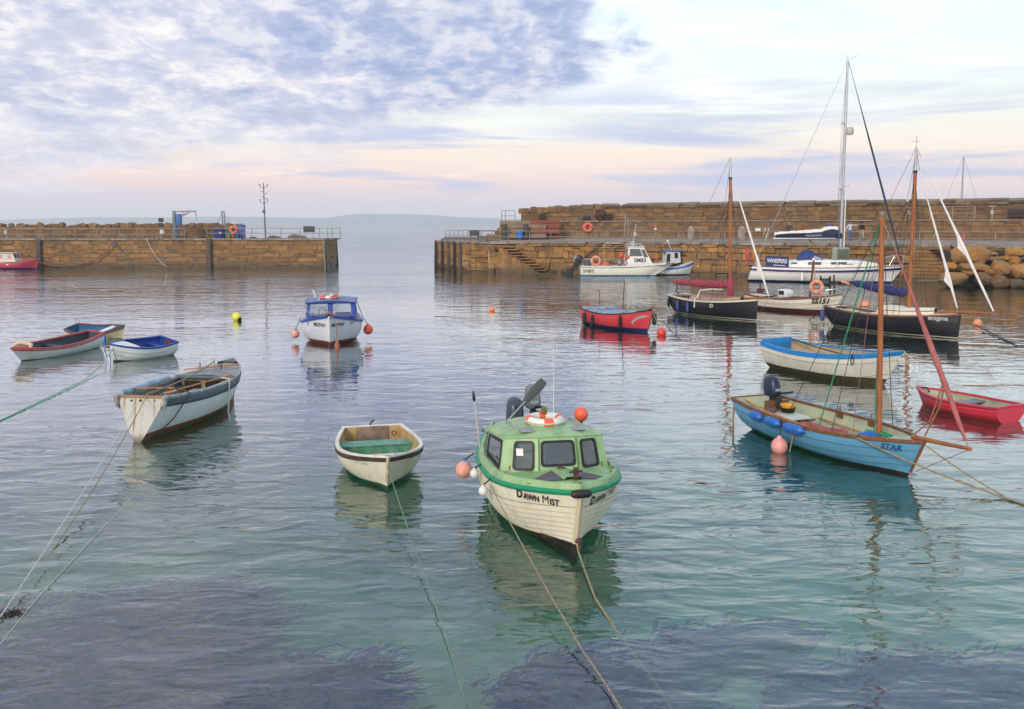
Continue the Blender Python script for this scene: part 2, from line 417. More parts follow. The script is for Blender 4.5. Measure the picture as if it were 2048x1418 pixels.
def weed_bed(name, outline, dens, label):
    poly = [at(px, py, -.7) for px, py in outline]; poly = [(p.x, p.y) for p in poly]
    x0, x1 = min(p[0] for p in poly), max(p[0] for p in poly); y0, y1 = min(p[1] for p in poly), max(p[1] for p in poly)
    s = MB(); rg = random.Random(name+str(dens))
    for _ in range(int((x1-x0)*(y1-y0)*dens)):
        x, y = rg.uniform(x0, x1), rg.uniform(y0, y1)
        q = (x+.35*noise.noise((x*1.3, y*1.3, 3)), y+.35*noise.noise((x*1.3, y*1.3, 8)))
        if not inside(q, poly): continue
        dm = min((Vector(q)-Vector(a_).lerp(Vector(b_), min(1, max(0, (Vector(q)-Vector(a_)).dot(Vector(b_)-Vector(a_))/max(1e-6, (Vector(b_)-Vector(a_)).length_squared))))).length for a_, b_ in zip(poly, poly[1:]+poly[:1]))
        if rg.random() > smooth01(dm/.75)*(.35+.9*max(0, .55+noise.noise((x*1.3, y*1.9, 5)))): continue
        z0 = -.56-1.25*min(1, max(0, (y-9.5)/8))+rg.uniform(.12, .34)
        a = rg.uniform(-.7, .9); ln = rg.uniform(.18, .5); w = rg.uniform(.018, .05)
        dx, dy = math.cos(a), math.sin(a)*.8; top = min(-.04, z0+rg.uniform(.04, .16))
        px_, py_ = -dy*w, dx*w; s.mat(rg.choice((0, 0, 1, 2)))
        rows = []
        for i, t in enumerate((0, .35, .7, 1)):
            zz = z0+(top-z0)*math.sin(t*1.9); k = 1-.75*t*t; cu = .08*math.sin(t*5+a*9)
            cx, cy = x+dx*ln*t-dy*cu, y+dy*ln*t+dx*cu
            rows.append([(cx+px_*k, cy+py_*k, zz), (cx-px_*k, cy-py_*k, zz)])
        s.loft(rows)
    o = s.build(name, [mat('weed_purple', '52358a', .6, 0, .15, 3), mat('weed_brown', '653c78', .6, 0, .15, 3), mat('weed_dark', '31286e', .6, 0, .15, 3)], smooth=60, fix=False)
    return tag(o, label, 'seaweed', kind='stuff')


weed_bed('seaweed', [(-300, 1215), (100, 1185), (230, 1165), (300, 1150), (430, 1138), (520, 1155), (575, 1205), (560, 1290), (520, 1360), (620, 1375), (800, 1370), (840, 1640), (-300, 1640), (-300, 1340), (40, 1320), (100, 1265), (40, 1240), (-300, 1240)], 420, 'large purple seaweed bed under shallow water on the left')
weed_bed('seaweed', [(990, 1400), (1100, 1360), (1220, 1325), (1350, 1298), (1480, 1275), (1640, 1272), (1700, 1320), (1640, 1350), (1500, 1375), (1420, 1420), (1400, 1640), (900, 1640), (930, 1420)], 420, 'curved purple seaweed bed below the green cabin boat')
weed_bed('seaweed', [(1480, 1412), (1560, 1385), (1800, 1378), (2300, 1350), (2300, 1640), (1440, 1640)], 380, 'dark seaweed bed at the bottom right of the water')


def make_hills():
    m_, g = new_mat('far_hill_ground')
    pos = g.node('ShaderNodeTexCoord').outputs['Object']
    col = g.mix(g.noise(pos, .006, 6, .65), (.13, .16, .16, 1), (.24, .25, .22, 1))
    finish(g, g.node('ShaderNodeBsdfDiffuse', Color=col).outputs[0])
    prof = [(-2600, 445), (-1200, 442), (-300, 443), (0, 440), (90, 437), (200, 434.5), (300, 435), (420, 433.5), (520, 434), (600, 436), (660, 435), (700, 429.5), (740, 427.5), (800, 428.5), (860, 430), (920, 434), (1000, 437), (1150, 440), (1600, 444), (3200, 446)]
    D = 4200; s = MB(); rows = [[] for _ in range(6)]
    for i in range(-170, 171):
        px = 1024+i*13.0
        for (a, ya), (b, yb) in zip(prof, prof[1:]):
            if a <= px <= b: yy = ya+(yb-ya)*(px-a)/(b-a); break
        else: yy = 445
        hgt = max(6, (453-yy)/F_PX*D + EYE)+2.0*noise.noise((px*.02, 0, 0))+1.2*noise.noise((px*.07, 4, 0))
        for k, (f, dd) in enumerate(((-.05, -420), (.30, -330), (.62, -220), (.88, -90), (1.0, 0), (.7, 380))):
            n_ = noise.noise((px*.015, k*3.1, 1))
            rows[k].append(((px-1024)/F_PX*D, D+dd+40*n_, hgt*f*(1+.12*n_*(k not in (0, 4)))))
    s.loft(rows); o = s.build('hills', m_); tag(o, 'low hazy blue headland along the horizon', kind='structure')
make_hills()

hz = MB().box(-5300, 5300, -340, 5600, -6.0, 100).build('haze', [], smooth=0)
hm, g = new_mat('sea_air')
pv = g.node('ShaderNodeVolumePrincipled', Color=(.93, .95, 1, 1), Density=.00028, Anisotropy=.1)
finish(g, None, pv.outputs[0]); hz.data.materials.append(hm)
tag(hz, 'pale blue sea air', kind='stuff')


# ------------------------------------------------------------------ masonry
def stone_meshes(m_, count=9, seed=3):
    rg = random.Random(seed); out = []
    for k in range(count):
        bm = bmesh.new(); bmesh.ops.create_cube(bm, size=1.0)
        for v in bm.verts:
            v.co.x += rg.uniform(-.035, .035); v.co.z += rg.uniform(-.06, .06); v.co.y += rg.uniform(-.04, .04)
        es = [e for e in bm.edges if sum(v.co.y for v in e.verts) < .1]
        bmesh.ops.bevel(bm, geom=es, offset=rg.uniform(.05, .09), segments=1, profile=.6, affect='EDGES', clamp_overlap=True)
        for v in bm.verts:
            if v.co.y < -.3: v.co.y += rg.uniform(-.09, .05)
        me = bpy.data.meshes.new('stone'); bm.to_mesh(me); bm.free(); me.materials.append(m_)
        me.shade_smooth(); me.set_sharp_from_angle(angle=R(28)); out.append(me)
    return out


S_COPE = stone_meshes(stone_mat('coping_stone', ['8a765e', '957f64', '7f6c56'], moss=.4, tide=.01), 5, 21)
S_PIER, S_WALL, S_QUAY, S_CONC = stone_meshes(M_STONE), stone_meshes(M_STONE2, seed=5), stone_meshes(M_QUAY, seed=9), stone_meshes(M_CONC, 5, 11)


def path_pt(path, s):
    for a, b in zip(path, path[1:]):
        a, b = Vector(a), Vector(b); L = (b-a).length
        if s <= L or b == Vector(path[-1]):
            d = (b-a)/L; return a+d*s, d
        s -= L


def path_len(path): return sum((Vector(b)-Vector(a)).length for a, b in zip(path, path[1:]))


def lay(parent, path, rows, wr, meshes, gap=.035, depth=.5, proud=(.0, .055), name='stone', seed=1, split=.14, s0=0.0, s1=None, skip=None, dz=.045, roll=0.0):
    """rows = [(z low, z high)...]; stones are laid along the path one by one"""
    rg = random.Random(seed); T = s1 or path_len(path); n = 0
    for z0, z1 in rows:
        s = s0-rg.uniform(0, wr[0])*.6
        while s < T-.12:
            w = min(rg.uniform(*wr)*(1.5 if rg.random() < .12 else 1), T-s)
            a = max(s, s0)
            mid = (a+s+w)/2; ww = s+w-a
            s += w
            if ww < .15 or (skip and skip(mid, (z0+z1)/2)): continue
            p, d = path_pt(path, mid); nrm = Vector((d.y, -d.x))
            parts = [(z0, z1)]
            if rg.random() < split and z1-z0 > .4:
                zm = z0+(z1-z0)*rg.uniform(.4, .6); parts = [(z0, zm), (zm, z1)]
            for a0, a1 in parts:
                pr = rg.uniform(*proud); c = p+nrm*(pr-depth/2)
                o = link(name, rg.choice(meshes), parent, (c.x, c.y, (a0+a1)/2+rg.uniform(-dz, dz)))
                o.rotation_euler = (0, rg.uniform(-.03, .03), math.atan2(d.y, d.x)+rg.uniform(-.03, .03))
                o.scale = (ww-gap, depth, a1-a0-gap); n += 1
    return n


def courses(z0, z1, hs, seed=1):
    rg = random.Random(seed); out = []; z = z0
    while z < z1-.05:
        h = rg.uniform(*hs)
        if z1-z-h < hs[0]*.6: h = z1-z
        out.append((z, min(z+h, z1))); z += h
    return out


def offset(path, d):
    out = []; P = [Vector(p) for p in path]
    for i, p in enumerate(P):
        a = (P[i]-P[i-1]).normalized() if i else None; b = (P[i+1]-P[i]).normalized() if i < len(P)-1 else None
        n = Vector((0, 0))
        for t in (a, b):
            if t is not None: n += Vector((-t.y, t.x))
        n.normalize(); ref = a or b; k = 1/max(.5, n.dot(Vector((-ref.y, ref.x))))
        out.append(p+n*d*k)
    return out


def solid(name, front, back, z0, zf, zb, m_, parent):
    s = MB()
    rows = [[(*p, z0) for p in front], [(*p, zf) for p in front], [(*p, zb) for p in back], [(*p, z0) for p in back]]
    s.loft(rows, cu=True); n = len(front)
    s.add([r[0] for r in rows]+[r[-1] for r in rows], [(0, 1, 2, 3), (4, 7, 6, 5)])
    return s.build(name, m_, parent, smooth=20)


def railing(label, pts, posts, levels, r=.035, name='railing', m_=None, group=None, cat='railing'):
    """pts: path of the foot of the railing (3-D); posts: arc positions; levels: rail heights above the foot"""
    m_ = m_ or M_GALV; base = Vector(pts[0]); root = thing(name, label, cat, base, 0, group)
    P = [Vector(p)-base for p in pts]
    def pt(s):
        for a, b in zip(P, P[1:]):
            L = (b-a).length
            if s <= L+1e-4: return a+(b-a)*(s/L)
            s -= L
        return P[-1]
    top = max(levels)
    for s in posts: MB().tube([pt(s), pt(s)+Vector((0, 0, top))], r*1.15, 6).build('post', m_, root)
    lo, hi = min(posts), max(posts)
    for h in levels:
        path = [pt(lo)]+[p for p in P[1:-1]]+[pt(hi)]
        MB().tube([p+Vector((0, 0, h)) for p in path], r, 6).build('rail', m_, root)
    return root


# --- left pier
LP = thing('harbour_pier', 'long brown stone pier on the left with concrete lip', 'pier', (-20.3, 98.3, 0))
lpf = [(-70, .2), (0, .2)]
solid('pier_core', [Vector(p) for p in lpf], [Vector((-70, 5)), Vector((0, 5))], -3, 3.0, 3.0, M_MORTAR, LP)
lay(LP, [(-38.5, .2), (0, .2)], courses(-.25, 2.95, (.36, .78), 4), (.6, 2.1), S_PIER, seed=21, split=.2)
lay(LP, [(.0, .3), (.2, 5)], courses(-.25, 2.95, (.5, .75), 5), (1.0, 2.0), S_PIER, seed=22)
for i in range(22):
    o = link('coping_slab', S_CONC[i % 5], LP, (-.9-i*1.82, .78, 3.1)); o.scale = (1.79, 1.5, .22); o.rotation_euler.z = random.uniform(-.006, .006)
MB().box(-70, .05, 1.5, 8, 2.98, 3.16).build('deck', M_CONC, LP)
for px in (83, 423): 
    x = (px-1024)/F_PX*98.2+20
    MB().box(x-.26, x+.26, -.22, .12, -.6, 3.18).build('timber_fender', mat('wet_timber', '54493e', .8, 0, .25, 3, .01, 12, stretch=(5, 5, .6)), LP, bevel=.03)
MB().obox((-.1, .0, -.4), (-.25, .0, 3.2), .12, .12).build('corner_timber', mat('pale_grey_timber', '7f8a88', .7, 0, .2, 4), LP, bevel=.02)
MB().obox((.32, 4.9, -.4), (.15, 4.9, 3.15), .2, .2).build('corner_timber', M_BLACK, LP)

PW = thing('parapet_wall', 'low brown rubble wall along the back of the left pier', 'wall', (-31.5, 104.5, 3.16))
solid('wall_core', [Vector((-60, .1)), Vector((0, .1))], [Vector((-60, .9)), Vector((0, .9))], 0, 1.35, 1.35, M_MORTAR, PW)
lay(PW, [(-29, .1), (0, .1)], courses(0, 1.35, (.4, .5), 3), (.6, 1.5), S_WALL, seed=31, depth=.45)
rg = random.Random(5)
for i in range(34):
    x = -29.4+i*.88+rg.uniform(-.2, .2)
    o = link('rubble_stone', rg.choice(S_WALL), PW, (x, .45, 1.36+rg.uniform(0, .12))); o.scale = (rg.uniform(.5, 1.1), .8, rg.uniform(.2, .62)); o.rotation_euler = (rg.uniform(-.2, .2), rg.uniform(-.25, .25), rg.uniform(-.3, .3))


def xl(px, D): return (px-1024)/F_PX*D


railing('long grey handrail along the left part of the left pier', [(xl(-40, 99.6), 99.6, 3.2), (xl(371, 99.6), 99.6, 3.2)], [xl(p, 99.6)-xl(-40, 99.6) for p in (-40, 16, 79, 109, 152, 196, 240, 276, 325, 371)], (.45, 1.05))
a = xl(415, 99.6)
railing('grey handrail on the end of the left pier', [(a, 99.6, 3.2), (xl(656, 99.6), 99.6, 3.2), (xl(656, 99.6)+.3, 105.6, 3.2)], [xl(p, 99.6)-a for p in (415, 453, 489, 505, 533, 563, 601, 640, 656)]+[xl(656, 99.6)-a+2, xl(656, 99.6)-a+5.9], (.55, 1.1))


# --- right quay
QF = [(-8.3, 98.6), (-4.9, 88.7), (-4.0, 87.7), (8.6, 87.6), (21.4, 81.0), (34.1, 74.3), (40.0, 70.4), (56, 60)]
QF = [Vector(p) for p in QF]
RQ = thing('stone_quay', 'brown stone quay curving along the right side of the harbour', 'quay', (0, 0, 0))
QB = offset(QF[1:], 16); QB = [Vector((-7.8, 104.5))]+[QB[0]+Vector((4, -2))]+QB[1:]
solid('quay_core', [p+Vector((.1, .2)) for p in QF], QB, -3, 2.84, 3.3, M_MORTAR, RQ)
fr = QF[1:]
cq = courses(-.25, 2.8, (.4, .78), 8)
lay(RQ, fr[1:], cq, (.5, 1.8), S_QUAY, seed=41, s1=49, skip=lambda s, z: 40.2 < s < 43.4 and z > .2)
lay(RQ, QF[:2], courses(-.25, 2.8, (.6, .8), 9), (1.2, 2.4), S_PIER, seed=42)
lay(RQ, QF[1:3], courses(-.25, 2.8, (.6, .8), 9), (.9, 1.3), S_PIER, seed=43)
s_ = .9
while s_ < 54:
    p, d = path_pt(fr[1:], s_); n_ = Vector((-d.y, d.x))
    o = link('coping_slab', random.choice(S_CONC), RQ, (*(p+n_*.55), 2.93)); o.scale = (1.86, 1.3, .24); o.rotation_euler.z = math.atan2(d.y, d.x); s_ += 1.88
s_ = .6
while s_ < 11:
    p, d = path_pt(QF[:3], s_); n_ = Vector((-d.y, d.x))
    o = link('coping_slab', random.choice(S_CONC), RQ, (*(p+n_*.55), 2.93)); o.scale = (1.5, 1.3, .24); o.rotation_euler.z = math.atan2(d.y, d.x); s_ += 1.52
s = MB(); dk = [[(*p, z) for p in q] for q, z in ((offset(QF[1:], 1.1), 2.99), (offset(QF[1:], 8.3), 3.32), (offset(QF[1:], 12), 3.34))]
s.loft(dk); s.build('deck', M_CONC, RQ)
s = MB(); s.add([(*(QF[0]+Vector((.9, .3))), 3.0), (*(QF[1]+Vector((1.0, .9))), 3.0), (-2, 96, 3.0), (-5, 104, 3.0)], [(0, 1, 2, 3)]); s.build('deck', M_CONC, RQ)
for f, m_ in ((.05, 'b'), (.32, 'b'), (.55, 'a'), (.78, 'b'), (.98, 'a')):
    p = QF[0].lerp(QF[1], f); d = (QF[1]-QF[0]).normalized(); n_ = Vector((d.y, -d.x))
    MB().obox((*(p+n_*.18), -.5), (*(p+n_*.12), 3.0), .42, .34).build('timber_fender', mat('wet_timber', '') if m_ == 'a' else mat('tarred_timber', '2c2723', .85, 0, .2, 4), RQ, bevel=.03)

# back wall of the quay: lower tier, walkway, upper tier
LT = offset(QF[2:], 8.2); LT = [Vector((-.4, LT[0].y))]+LT[1:]
RW = thing('retaining_wall', 'lower brown stone wall along the back of the right quay', 'wall', (0, 0, 0))
solid('wall_core', LT, [p+Vector((1, 3.4)) for p in LT], 2.5, 5.0, 5.06, M_MORTAR, RW)
lay(RW, LT, courses(3.25, 4.98, (.4, .72), 6), (.5, 1.7), S_WALL, seed=51, s1=50, split=.22)
s_ = .8
while s_ < 52:
    p, d = path_pt(LT, s_); n_ = Vector((-d.y, d.x))
    o = link('ledge_slab', random.choice(S_CONC), RW, (*(p+n_*.3), 5.06)); o.scale = (1.57, .85, .12); o.rotation_euler.z = math.atan2(d.y, d.x); s_ += 1.6
UT = offset(QF[2:], 11.4); UT = [Vector((1.0, UT[0].y))]+UT[1:]
UW = thing('sea_wall', 'high brown stone sea wall behind the right quay walkway', 'wall', (0, 0, 0))
UTtop = [6.35, 6.95, 7.02, 7.02, 7.02, 7.02]
s = MB(); bk = [p+Vector((.8, 2.6)) for p in UT]; k = len(UT)
s.loft([[(*p, 4.9) for p in UT], [(*p, z-(.42 if i == 0 else .27)) for i, (p, z) in enumerate(zip(UT, UTtop))], [(*p, z-.1) for p, z in zip(bk, UTtop)], [(*p, -2) for p in bk]], cu=False)
s.add([(*UT[0], 4.9), (*UT[0], UTtop[0]-.42), (*bk[0], UTtop[0]-.2), (*bk[0], -2), (*UT[-1], 4.9), (*UT[-1], 6.6), (*bk[-1], 6.82), (*bk[-1], -2)], [(0, 3, 2, 1), (4, 5, 6, 7)])
s.build('wall_core', M_MORTAR, UW, smooth=20)
lay(UW, UT, courses(5.1, 6.5, (.42, .55), 7), (.8, 1.7), S_WALL, seed=61, s1=50, split=.18)
rg = random.Random(15); s_ = .3; L0 = (UT[1]-UT[0]).length
while s_ < 50:
    p, d = path_pt(UT, s_); n_ = Vector((-d.y, d.x)); rough = s_ < L0*.95
    zt = 6.15+(.62*min(1, s_/L0)); w = rg.uniform(.6, 1.2) if rough else rg.uniform(1.2, 2.0)
    o = link('coping_stone', rg.choice(S_WALL if rough else S_COPE), UW, (*(p+n_*(.9 if rough else .8)), zt+(rg.uniform(-.03, .12) if rough else .03)))
    o.scale = (w, 1.9, (rg.uniform(.35, .62) if rough else .42)); o.rotation_euler = (.12 if not rough else rg.uniform(-.1, .16), rg.uniform(-.09, .09) if rough else 0, math.atan2(d.y, d.x)); s_ += w*(.86 if rough else .985)

# steps cut along the front of the right quay, and the steps near the boulders
ST = thing('stone_steps', 'worn stone steps descending the quay face beside the pier head', 'steps', (xl(1000, 87), 87.3, 0))
for i in range(10):
    x = i*.42; z = 2.62-i*.285
    MB().box(x-.15, x+1.3-.02*i, -.85, .12, z-.14, z).build('step', M_STONE, ST, bevel=.025, bseg=1)
    MB().box(x-.1, x+.318, -.72-.004*i, .12, -.5, z-.145).build('step_support', S_PIER[0].materials[0], ST, smooth=0)
rg = random.Random(2)
for i in range(9):
    o = link('stone', rg.choice(S_PIER), ST, (-.75+rg.uniform(-.1, .1)+i % 2*.55, -.35, .15+i//2*.55)); o.scale = (.6, .8, .55)
c1, d1 = path_pt(fr[1:], 41.8)
S2 = thing('stone_steps', 'dark stone steps in the quay between the yacht bow and boulders', 'steps', (c1.x, c1.y, 0), math.atan2(d1.y, d1.x))
for i in range(10):
    MB().box(-1.5, 1.5, -.1-.17*(9-i)-.28, .05, i*.29-.02, i*.29+.25).build('step', M_STONE, S2, bevel=.03, bseg=1)


# --- boulders
def boulder(px, py, w, h, k):
    D = 69.8-(py-500)/75*4.0
    cy = (709-py)/F_PX+math.tan(PITCH)-256/F_PX; cx = (px-1024)/F_PX
    d = Vector((cx, math.cos(PITCH)+cy*math.sin(PITCH), -math.sin(PITCH)+cy*math.cos(PITCH))); c = Vector((0, 0, EYE))+d*(D/d.y)
    W, H_ = w*D/F_PX/2*1.04, h*D/F_PX/2*1.12
    rg = random.Random(k*7+1); bm = bmesh.new(); n = 11 if w < 22 else 15
    for i in range(n):
        t = math.acos(1-2*(i+.5)/n); q = i*2.399+rg.uniform(-.5, .5); e = rg.uniform(.9, 1.22)
        u = [math.copysign(abs(c_)**.8, c_)*e for c_ in (math.sin(t)*math.cos(q), math.sin(t)*math.sin(q), math.cos(t))]
        bm.verts.new((u[0]*W, u[1]*max(W*.7, .7), u[2]*H_))
    hull = bmesh.ops.convex_hull(bm, input=bm.verts)
    bmesh.ops.delete(bm, geom=[e for e in hull['geom_interior'] if isinstance(e, bmesh.types.BMVert)], context='VERTS')
    bmesh.ops.bevel(bm, geom=list(bm.edges), offset=.05*min(W, H_)+.01, segments=2, profile=.6, affect='EDGES', clamp_overlap=True)
    bmesh.ops.subdivide_edges(bm, edges=[e for e in bm.edges if e.calc_length() > .3], cuts=1, use_grid_fill=True)
    for v in bm.verts: v.co *= 1+.035*noise.noise(v.co*1.9+Vector((k*5, 0, 0)))+.02*noise.noise(v.co*6)
    me = bpy.data.meshes.new('boulder'); bm.to_mesh(me); bm.free(); me.materials.append(M_BOULDER); me.shade_smooth(); me.set_sharp_from_angle(angle=R(22))
    return link('boulder', me, None, c)


BL = [(1938, 511, 78, 36, 'largest orange boulder, wedge shaped at the top of the bank'), (1898, 533, 26, 15, 'rounded grey brown boulder at the left edge of the bank'), (1945, 535, 68, 20, 'long flat orange boulder lying under the largest one'),
      (2002, 538, 44, 32, 'blocky cracked orange boulder in the middle of the bank'), (2041, 543, 40, 31, 'big round brown boulder at the right picture edge'), (2026, 523, 20, 18, 'small tilted orange boulder above the round one'),
      (2009, 517, 11, 9, 'tiniest round orange boulder above the cracked block'), (1988, 518, 26, 11, 'flat thin boulder right of the largest boulder'), (1980, 508, 24, 10, 'small flat boulder at the top, left of the dark gap'),
      (2030, 506, 46, 18, 'grey topped boulder at the upper right of the bank'), (1906, 559, 60, 25, 'brown boulder with wet foot at the lower left of the bank'), (1935, 547, 28, 11, 'narrow orange boulder wedged below the long flat one'),
      (1964, 559, 26, 25, 'dark rounded boulder at the waterline in the middle'), (1997, 566, 40, 20, 'broad low boulder at the waterline under the cracked block'), (2031, 567, 38, 19, 'low brown boulder at the waterline on the right'),
      (1996, 555, 25, 8, 'thin orange slab boulder right under the cracked block'), (1958, 526, 16, 9, 'small brown boulder filling a gap above the long flat one'), (2085, 540, 50, 40, 'brown boulder beyond the right picture edge'), (1975, 545, 16, 12, 'small dark boulder left of the cracked block')]
for k, (px, py, w, h, lab) in enumerate(BL): tag(boulder(px, py, w, h, k), lab, 'boulder', 'boulders heaped against the quay')
s = MB(); rows = []
for y_, z in ((67.2, -1.2), (68.2, -.1), (70.3, 1.6), (71.8, 2.5), (74, 2.6)):
    rows.append([(33.9+i*.9-(y_-66)*.1+.12*(y_-66), y_-i*.33+.5*noise.noise((i*.8, y_, 0)), z+.25*noise.noise((i*.9, y_*2, 4))) for i in range(20)])
s.loft(rows); tag(s.build('bank', mat('dark_earth', '2a2119', .95, 0, .3, 2, .08, 5)), 'dark earth and rubble bank under the boulders', kind='structure')


# ------------------------------------------------------------------ boat building
def smooth(a, b, x):
    t = min(1, max(0, (x-a)/(b-a))); return t*t*(3-2*t)


class Hull:
    def __init__(s, L, B, zs, zb, zmr=.9, bt=.75, um=.5, pb=2.4, rake=.3, trake=.0, D=.28, ns=3.2, nm=3.0, nb=1.3, nt=26):
        s.__dict__.update(locals()); s.zm = min(zs, zb)*zmr
        s.ts = [i/nt for i in range(nt-3)]+[1-2.2/nt, 1-1.4/nt, 1-.7/nt, 1-.25/nt, 1.0]
    def beam(s, t):
        return s.B/2*(s.bt+(1-s.bt)*math.sin(math.pi/2*t/s.um)) if t <= s.um else s.B/2*(1-((t-s.um)/(1-s.um))**s.pb)
    def sheer(s, t):
        a = .45
        return s.zs*(t-a)*(t-1)/a+s.zm*t*(t-1)/(a*(a-1))+s.zb*t*(t-a)/(1-a)
    def keel(s, t): return -s.D*(1-.45*smooth(.78, 1, t)-.35*smooth(.3, 0, t))
    def n(s, t): return s.nm+(s.nb-s.nm)*smooth(.5, 1, t)+(s.ns-s.nm)*smooth(.4, 0, t)
    def S(s, t, v, side=1, off=0.0):
        b, zg, zk = s.beam(t), s.sheer(t), s.keel(t)
        y = b*(1-(1-min(v, 1))**s.n(t)); z = zk+(zg-zk)*v
        x = s.L*(t-.5)-s.rake*smooth(.55, 1, t)**1.5*(zg-z)/zg+s.trake*(1-t)**4*(zg-z)/zg
        if off: y += off*min(1, (b+.001)/.12)
        return Vector((x, side*y, z))
    def vz(s, t, z): return (z-s.keel(t))/(s.sheer(t)-s.keel(t))
    def Z(s, t, z, side=1, off=0.0): return s.S(t, s.vz(t, z), side, off)
    def tx(s, x): return min(1, max(0, x/s.L+.5))
    def g(s, t, side, dy=0.0, dz=0.0):
        b = s.beam(t); return Vector((s.L*(t-.5), side*max(0.0, b+dy), s.sheer(t)+dz))


def boat(name, label, x, y, h, heel=0.0, trim=0.0, group=None, cat='boat'):
    return thing(name, label, cat, (x, y, 0), R(h)-math.pi/2, group, heel, trim)


def shell(H, root, m_out, planks=None, m_pl=None, lap=.016, transom_mat=None, lap_shade='5c5340'):
    vs_ = [i/12 for i in range(13)]
    s = MB()
    if planks: vs_ = [planks[0]*i/5 for i in range(6)]
    rows = [[H.S(t, v, 1) for v in reversed(vs_)]+[H.S(t, v, -1) for v in vs_[1:]] for t in H.ts]
    s.loft(rows); s.build('hull', m_out, root, smooth=50)
    tv = [i/10 for i in range(11)]
    MB().add([H.S(0, v, 1) for v in reversed(tv)]+[H.S(0, v, -1) for v in tv[1:]], [tuple(range(21))]).build('transom', transom_mat or m_out, root, smooth=0)
    if planks:
        for a, b in zip(planks, planks[1:]):
            for side in (1, -1):
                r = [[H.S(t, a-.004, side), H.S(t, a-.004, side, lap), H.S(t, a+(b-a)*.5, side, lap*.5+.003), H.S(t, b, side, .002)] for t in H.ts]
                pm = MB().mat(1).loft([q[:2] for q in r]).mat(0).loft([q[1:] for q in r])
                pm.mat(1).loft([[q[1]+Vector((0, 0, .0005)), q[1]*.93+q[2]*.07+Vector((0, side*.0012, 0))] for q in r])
                pm.build('plank', [m_pl or m_out, mat('lap_shade_'+lap_shade, lap_shade, .85, 0, .2, 8)], root, smooth=30)  # second material darkens the plank lips: shadow line under each lap, painted in


def stem(H, root, m_, w=.06, v0=.26, v1=1.0, proud=.02):
    pts = [H.S(1, v0+(v1-v0)*i/8)+Vector((proud*.4, 0, 0)) for i in range(9)]
    MB().tube(pts, w/2*1.3, 4).build('stem', m_, root, smooth=0)


def lining(H, root, m_in, zf=.12, th=.035, t0=None, t1=.985, m_fl=None, floor=True):
    t0 = t0 or th/H.L; ts = [t0]+[t for t in H.ts if t0 < t < t1]+[t1]
    s = MB()
    def p(t, k, side):
        v0 = H.vz(t, zf); v = v0+(.995-v0)*k; q = H.S(t, v, side); q.y = side*max(.004, abs(q.y)-th); return q
    for side in (1, -1): s.loft([[p(t, k/6, side) for k in range(7)] for t in ts])
    a = [p(t0, k/6, 1) for k in range(6, -1, -1)]+[p(t0, k/6, -1) for k in range(7)]
    s.add(a, [tuple(range(len(a)))])
    s.build('inside_lining', m_in, root, smooth=50)
    if floor: MB().loft([[p(t, 0, 1), p(t, 0, 1)*.5+p(t, 0, -1)*.5, p(t, 0, -1)] for t in ts]).build('floor_boards', m_fl or m_in, root)


def rim(H, root, m_, o=.03, w=.06, up=.015, dn=.04, name='gunwale', cap=True, cap_mat=None, t0=0.0, t1=1.0):
    s = MB(); ts = [t for t in H.ts if t0 <= t <= t1]
    for side in (1, -1):
        s.loft([[H.g(t, side, o*min(1, .35+H.beam(t)/.2), -dn), H.g(t, side, o*min(1, .35+H.beam(t)/.2), up), H.g(t, side, -w, up), H.g(t, side, -w, -dn)] for t in ts], cv=True, caps=True)
    s.build(name, m_, root, smooth=40)
    if cap and t0 == 0:
        b = H.beam(0)+o; z = H.sheer(0); x = -H.L/2
        MB().box(x-o, x+w*.8, -b, b, z-dn, z+up+.003).build('transom_cap', cap_mat or m_, root, bevel=.008, bseg=1)


def strip(H, root, m_, v0, v1, off=.006, name='stripe', t0=0.0, t1=1.0, th=0.0):
    ts = [t for t in H.ts if t0 <= t <= t1]
    for side in (1, -1):
        r = [[H.S(t, v0, side, off*.2), H.S(t, v0, side, off), H.S(t, (v0+v1)/2, side, off+th), H.S(t, v1, side, off), H.S(t, v1, side, off*.2)] for t in ts]
        MB().loft(r).build(name, m_, root, smooth=50)


def thwart(H, root, m_, x0, x1, z, th=.035, name='thwart', skirt=None, inset=.03):
    s = MB()
    def yy(x, zz): t = H.tx(x); return max(.02, abs(H.Z(t, zz).y)-inset)
    rows = [[(x, side*yy(x, z), z+k) for side, k in ((1, 0), (-1, 0), (-1, -th), (1, -th))] for x in (x0, x1)]
    s.loft(rows, cv=True, caps=True)
    if skirt is not None:
        for zt, zb_ in ((z-th, skirt),):
            n = 5; zz = [zt+(zb_-zt)*i/n for i in range(n+1)]
            s.add([(x1-.02, yy(x1-.02, q), q) for q in zz]+[(x1-.02, -yy(x1-.02, q), q) for q in reversed(zz)], [tuple(range(2*n+2))])
    return s.build(name, m_, root, smooth=0, bevel=.006 if skirt is None else 0, bseg=1)


def deck(H, root, m_, t0, t1, edge=0.0, camber=.06, inset=.0, name='deck', hole=None):
    """hole(x) -> half width left open (a cockpit)"""
    ts = [t0]+[t for t in H.ts if t0 < t < t1]+[t1]
    def dz(t, y): b = max(.01, H.beam(t)); return H.sheer(t)+edge+camber*(1-(min(abs(y), b)/b)**2)
    s = MB()
    if hole:
        for side in (1, -1):
            s.loft([[Vector((H.L*(t-.5), side*y, dz(t, y))) for y in [min(hole(H.L*(t-.5)), H.beam(t)-inset)+(H.beam(t)-inset-min(hole(H.L*(t-.5)), H.beam(t)-inset))*k/3 for k in range(4)]] for t in ts])
    else:
        s.loft([[Vector((H.L*(t-.5), (H.beam(t)-inset)*k/5, dz(t, (H.beam(t)-inset)*k/5))) for k in range(-5, 6)] for t in ts])
    s.build(name, m_, root, smooth=50)
    return dz


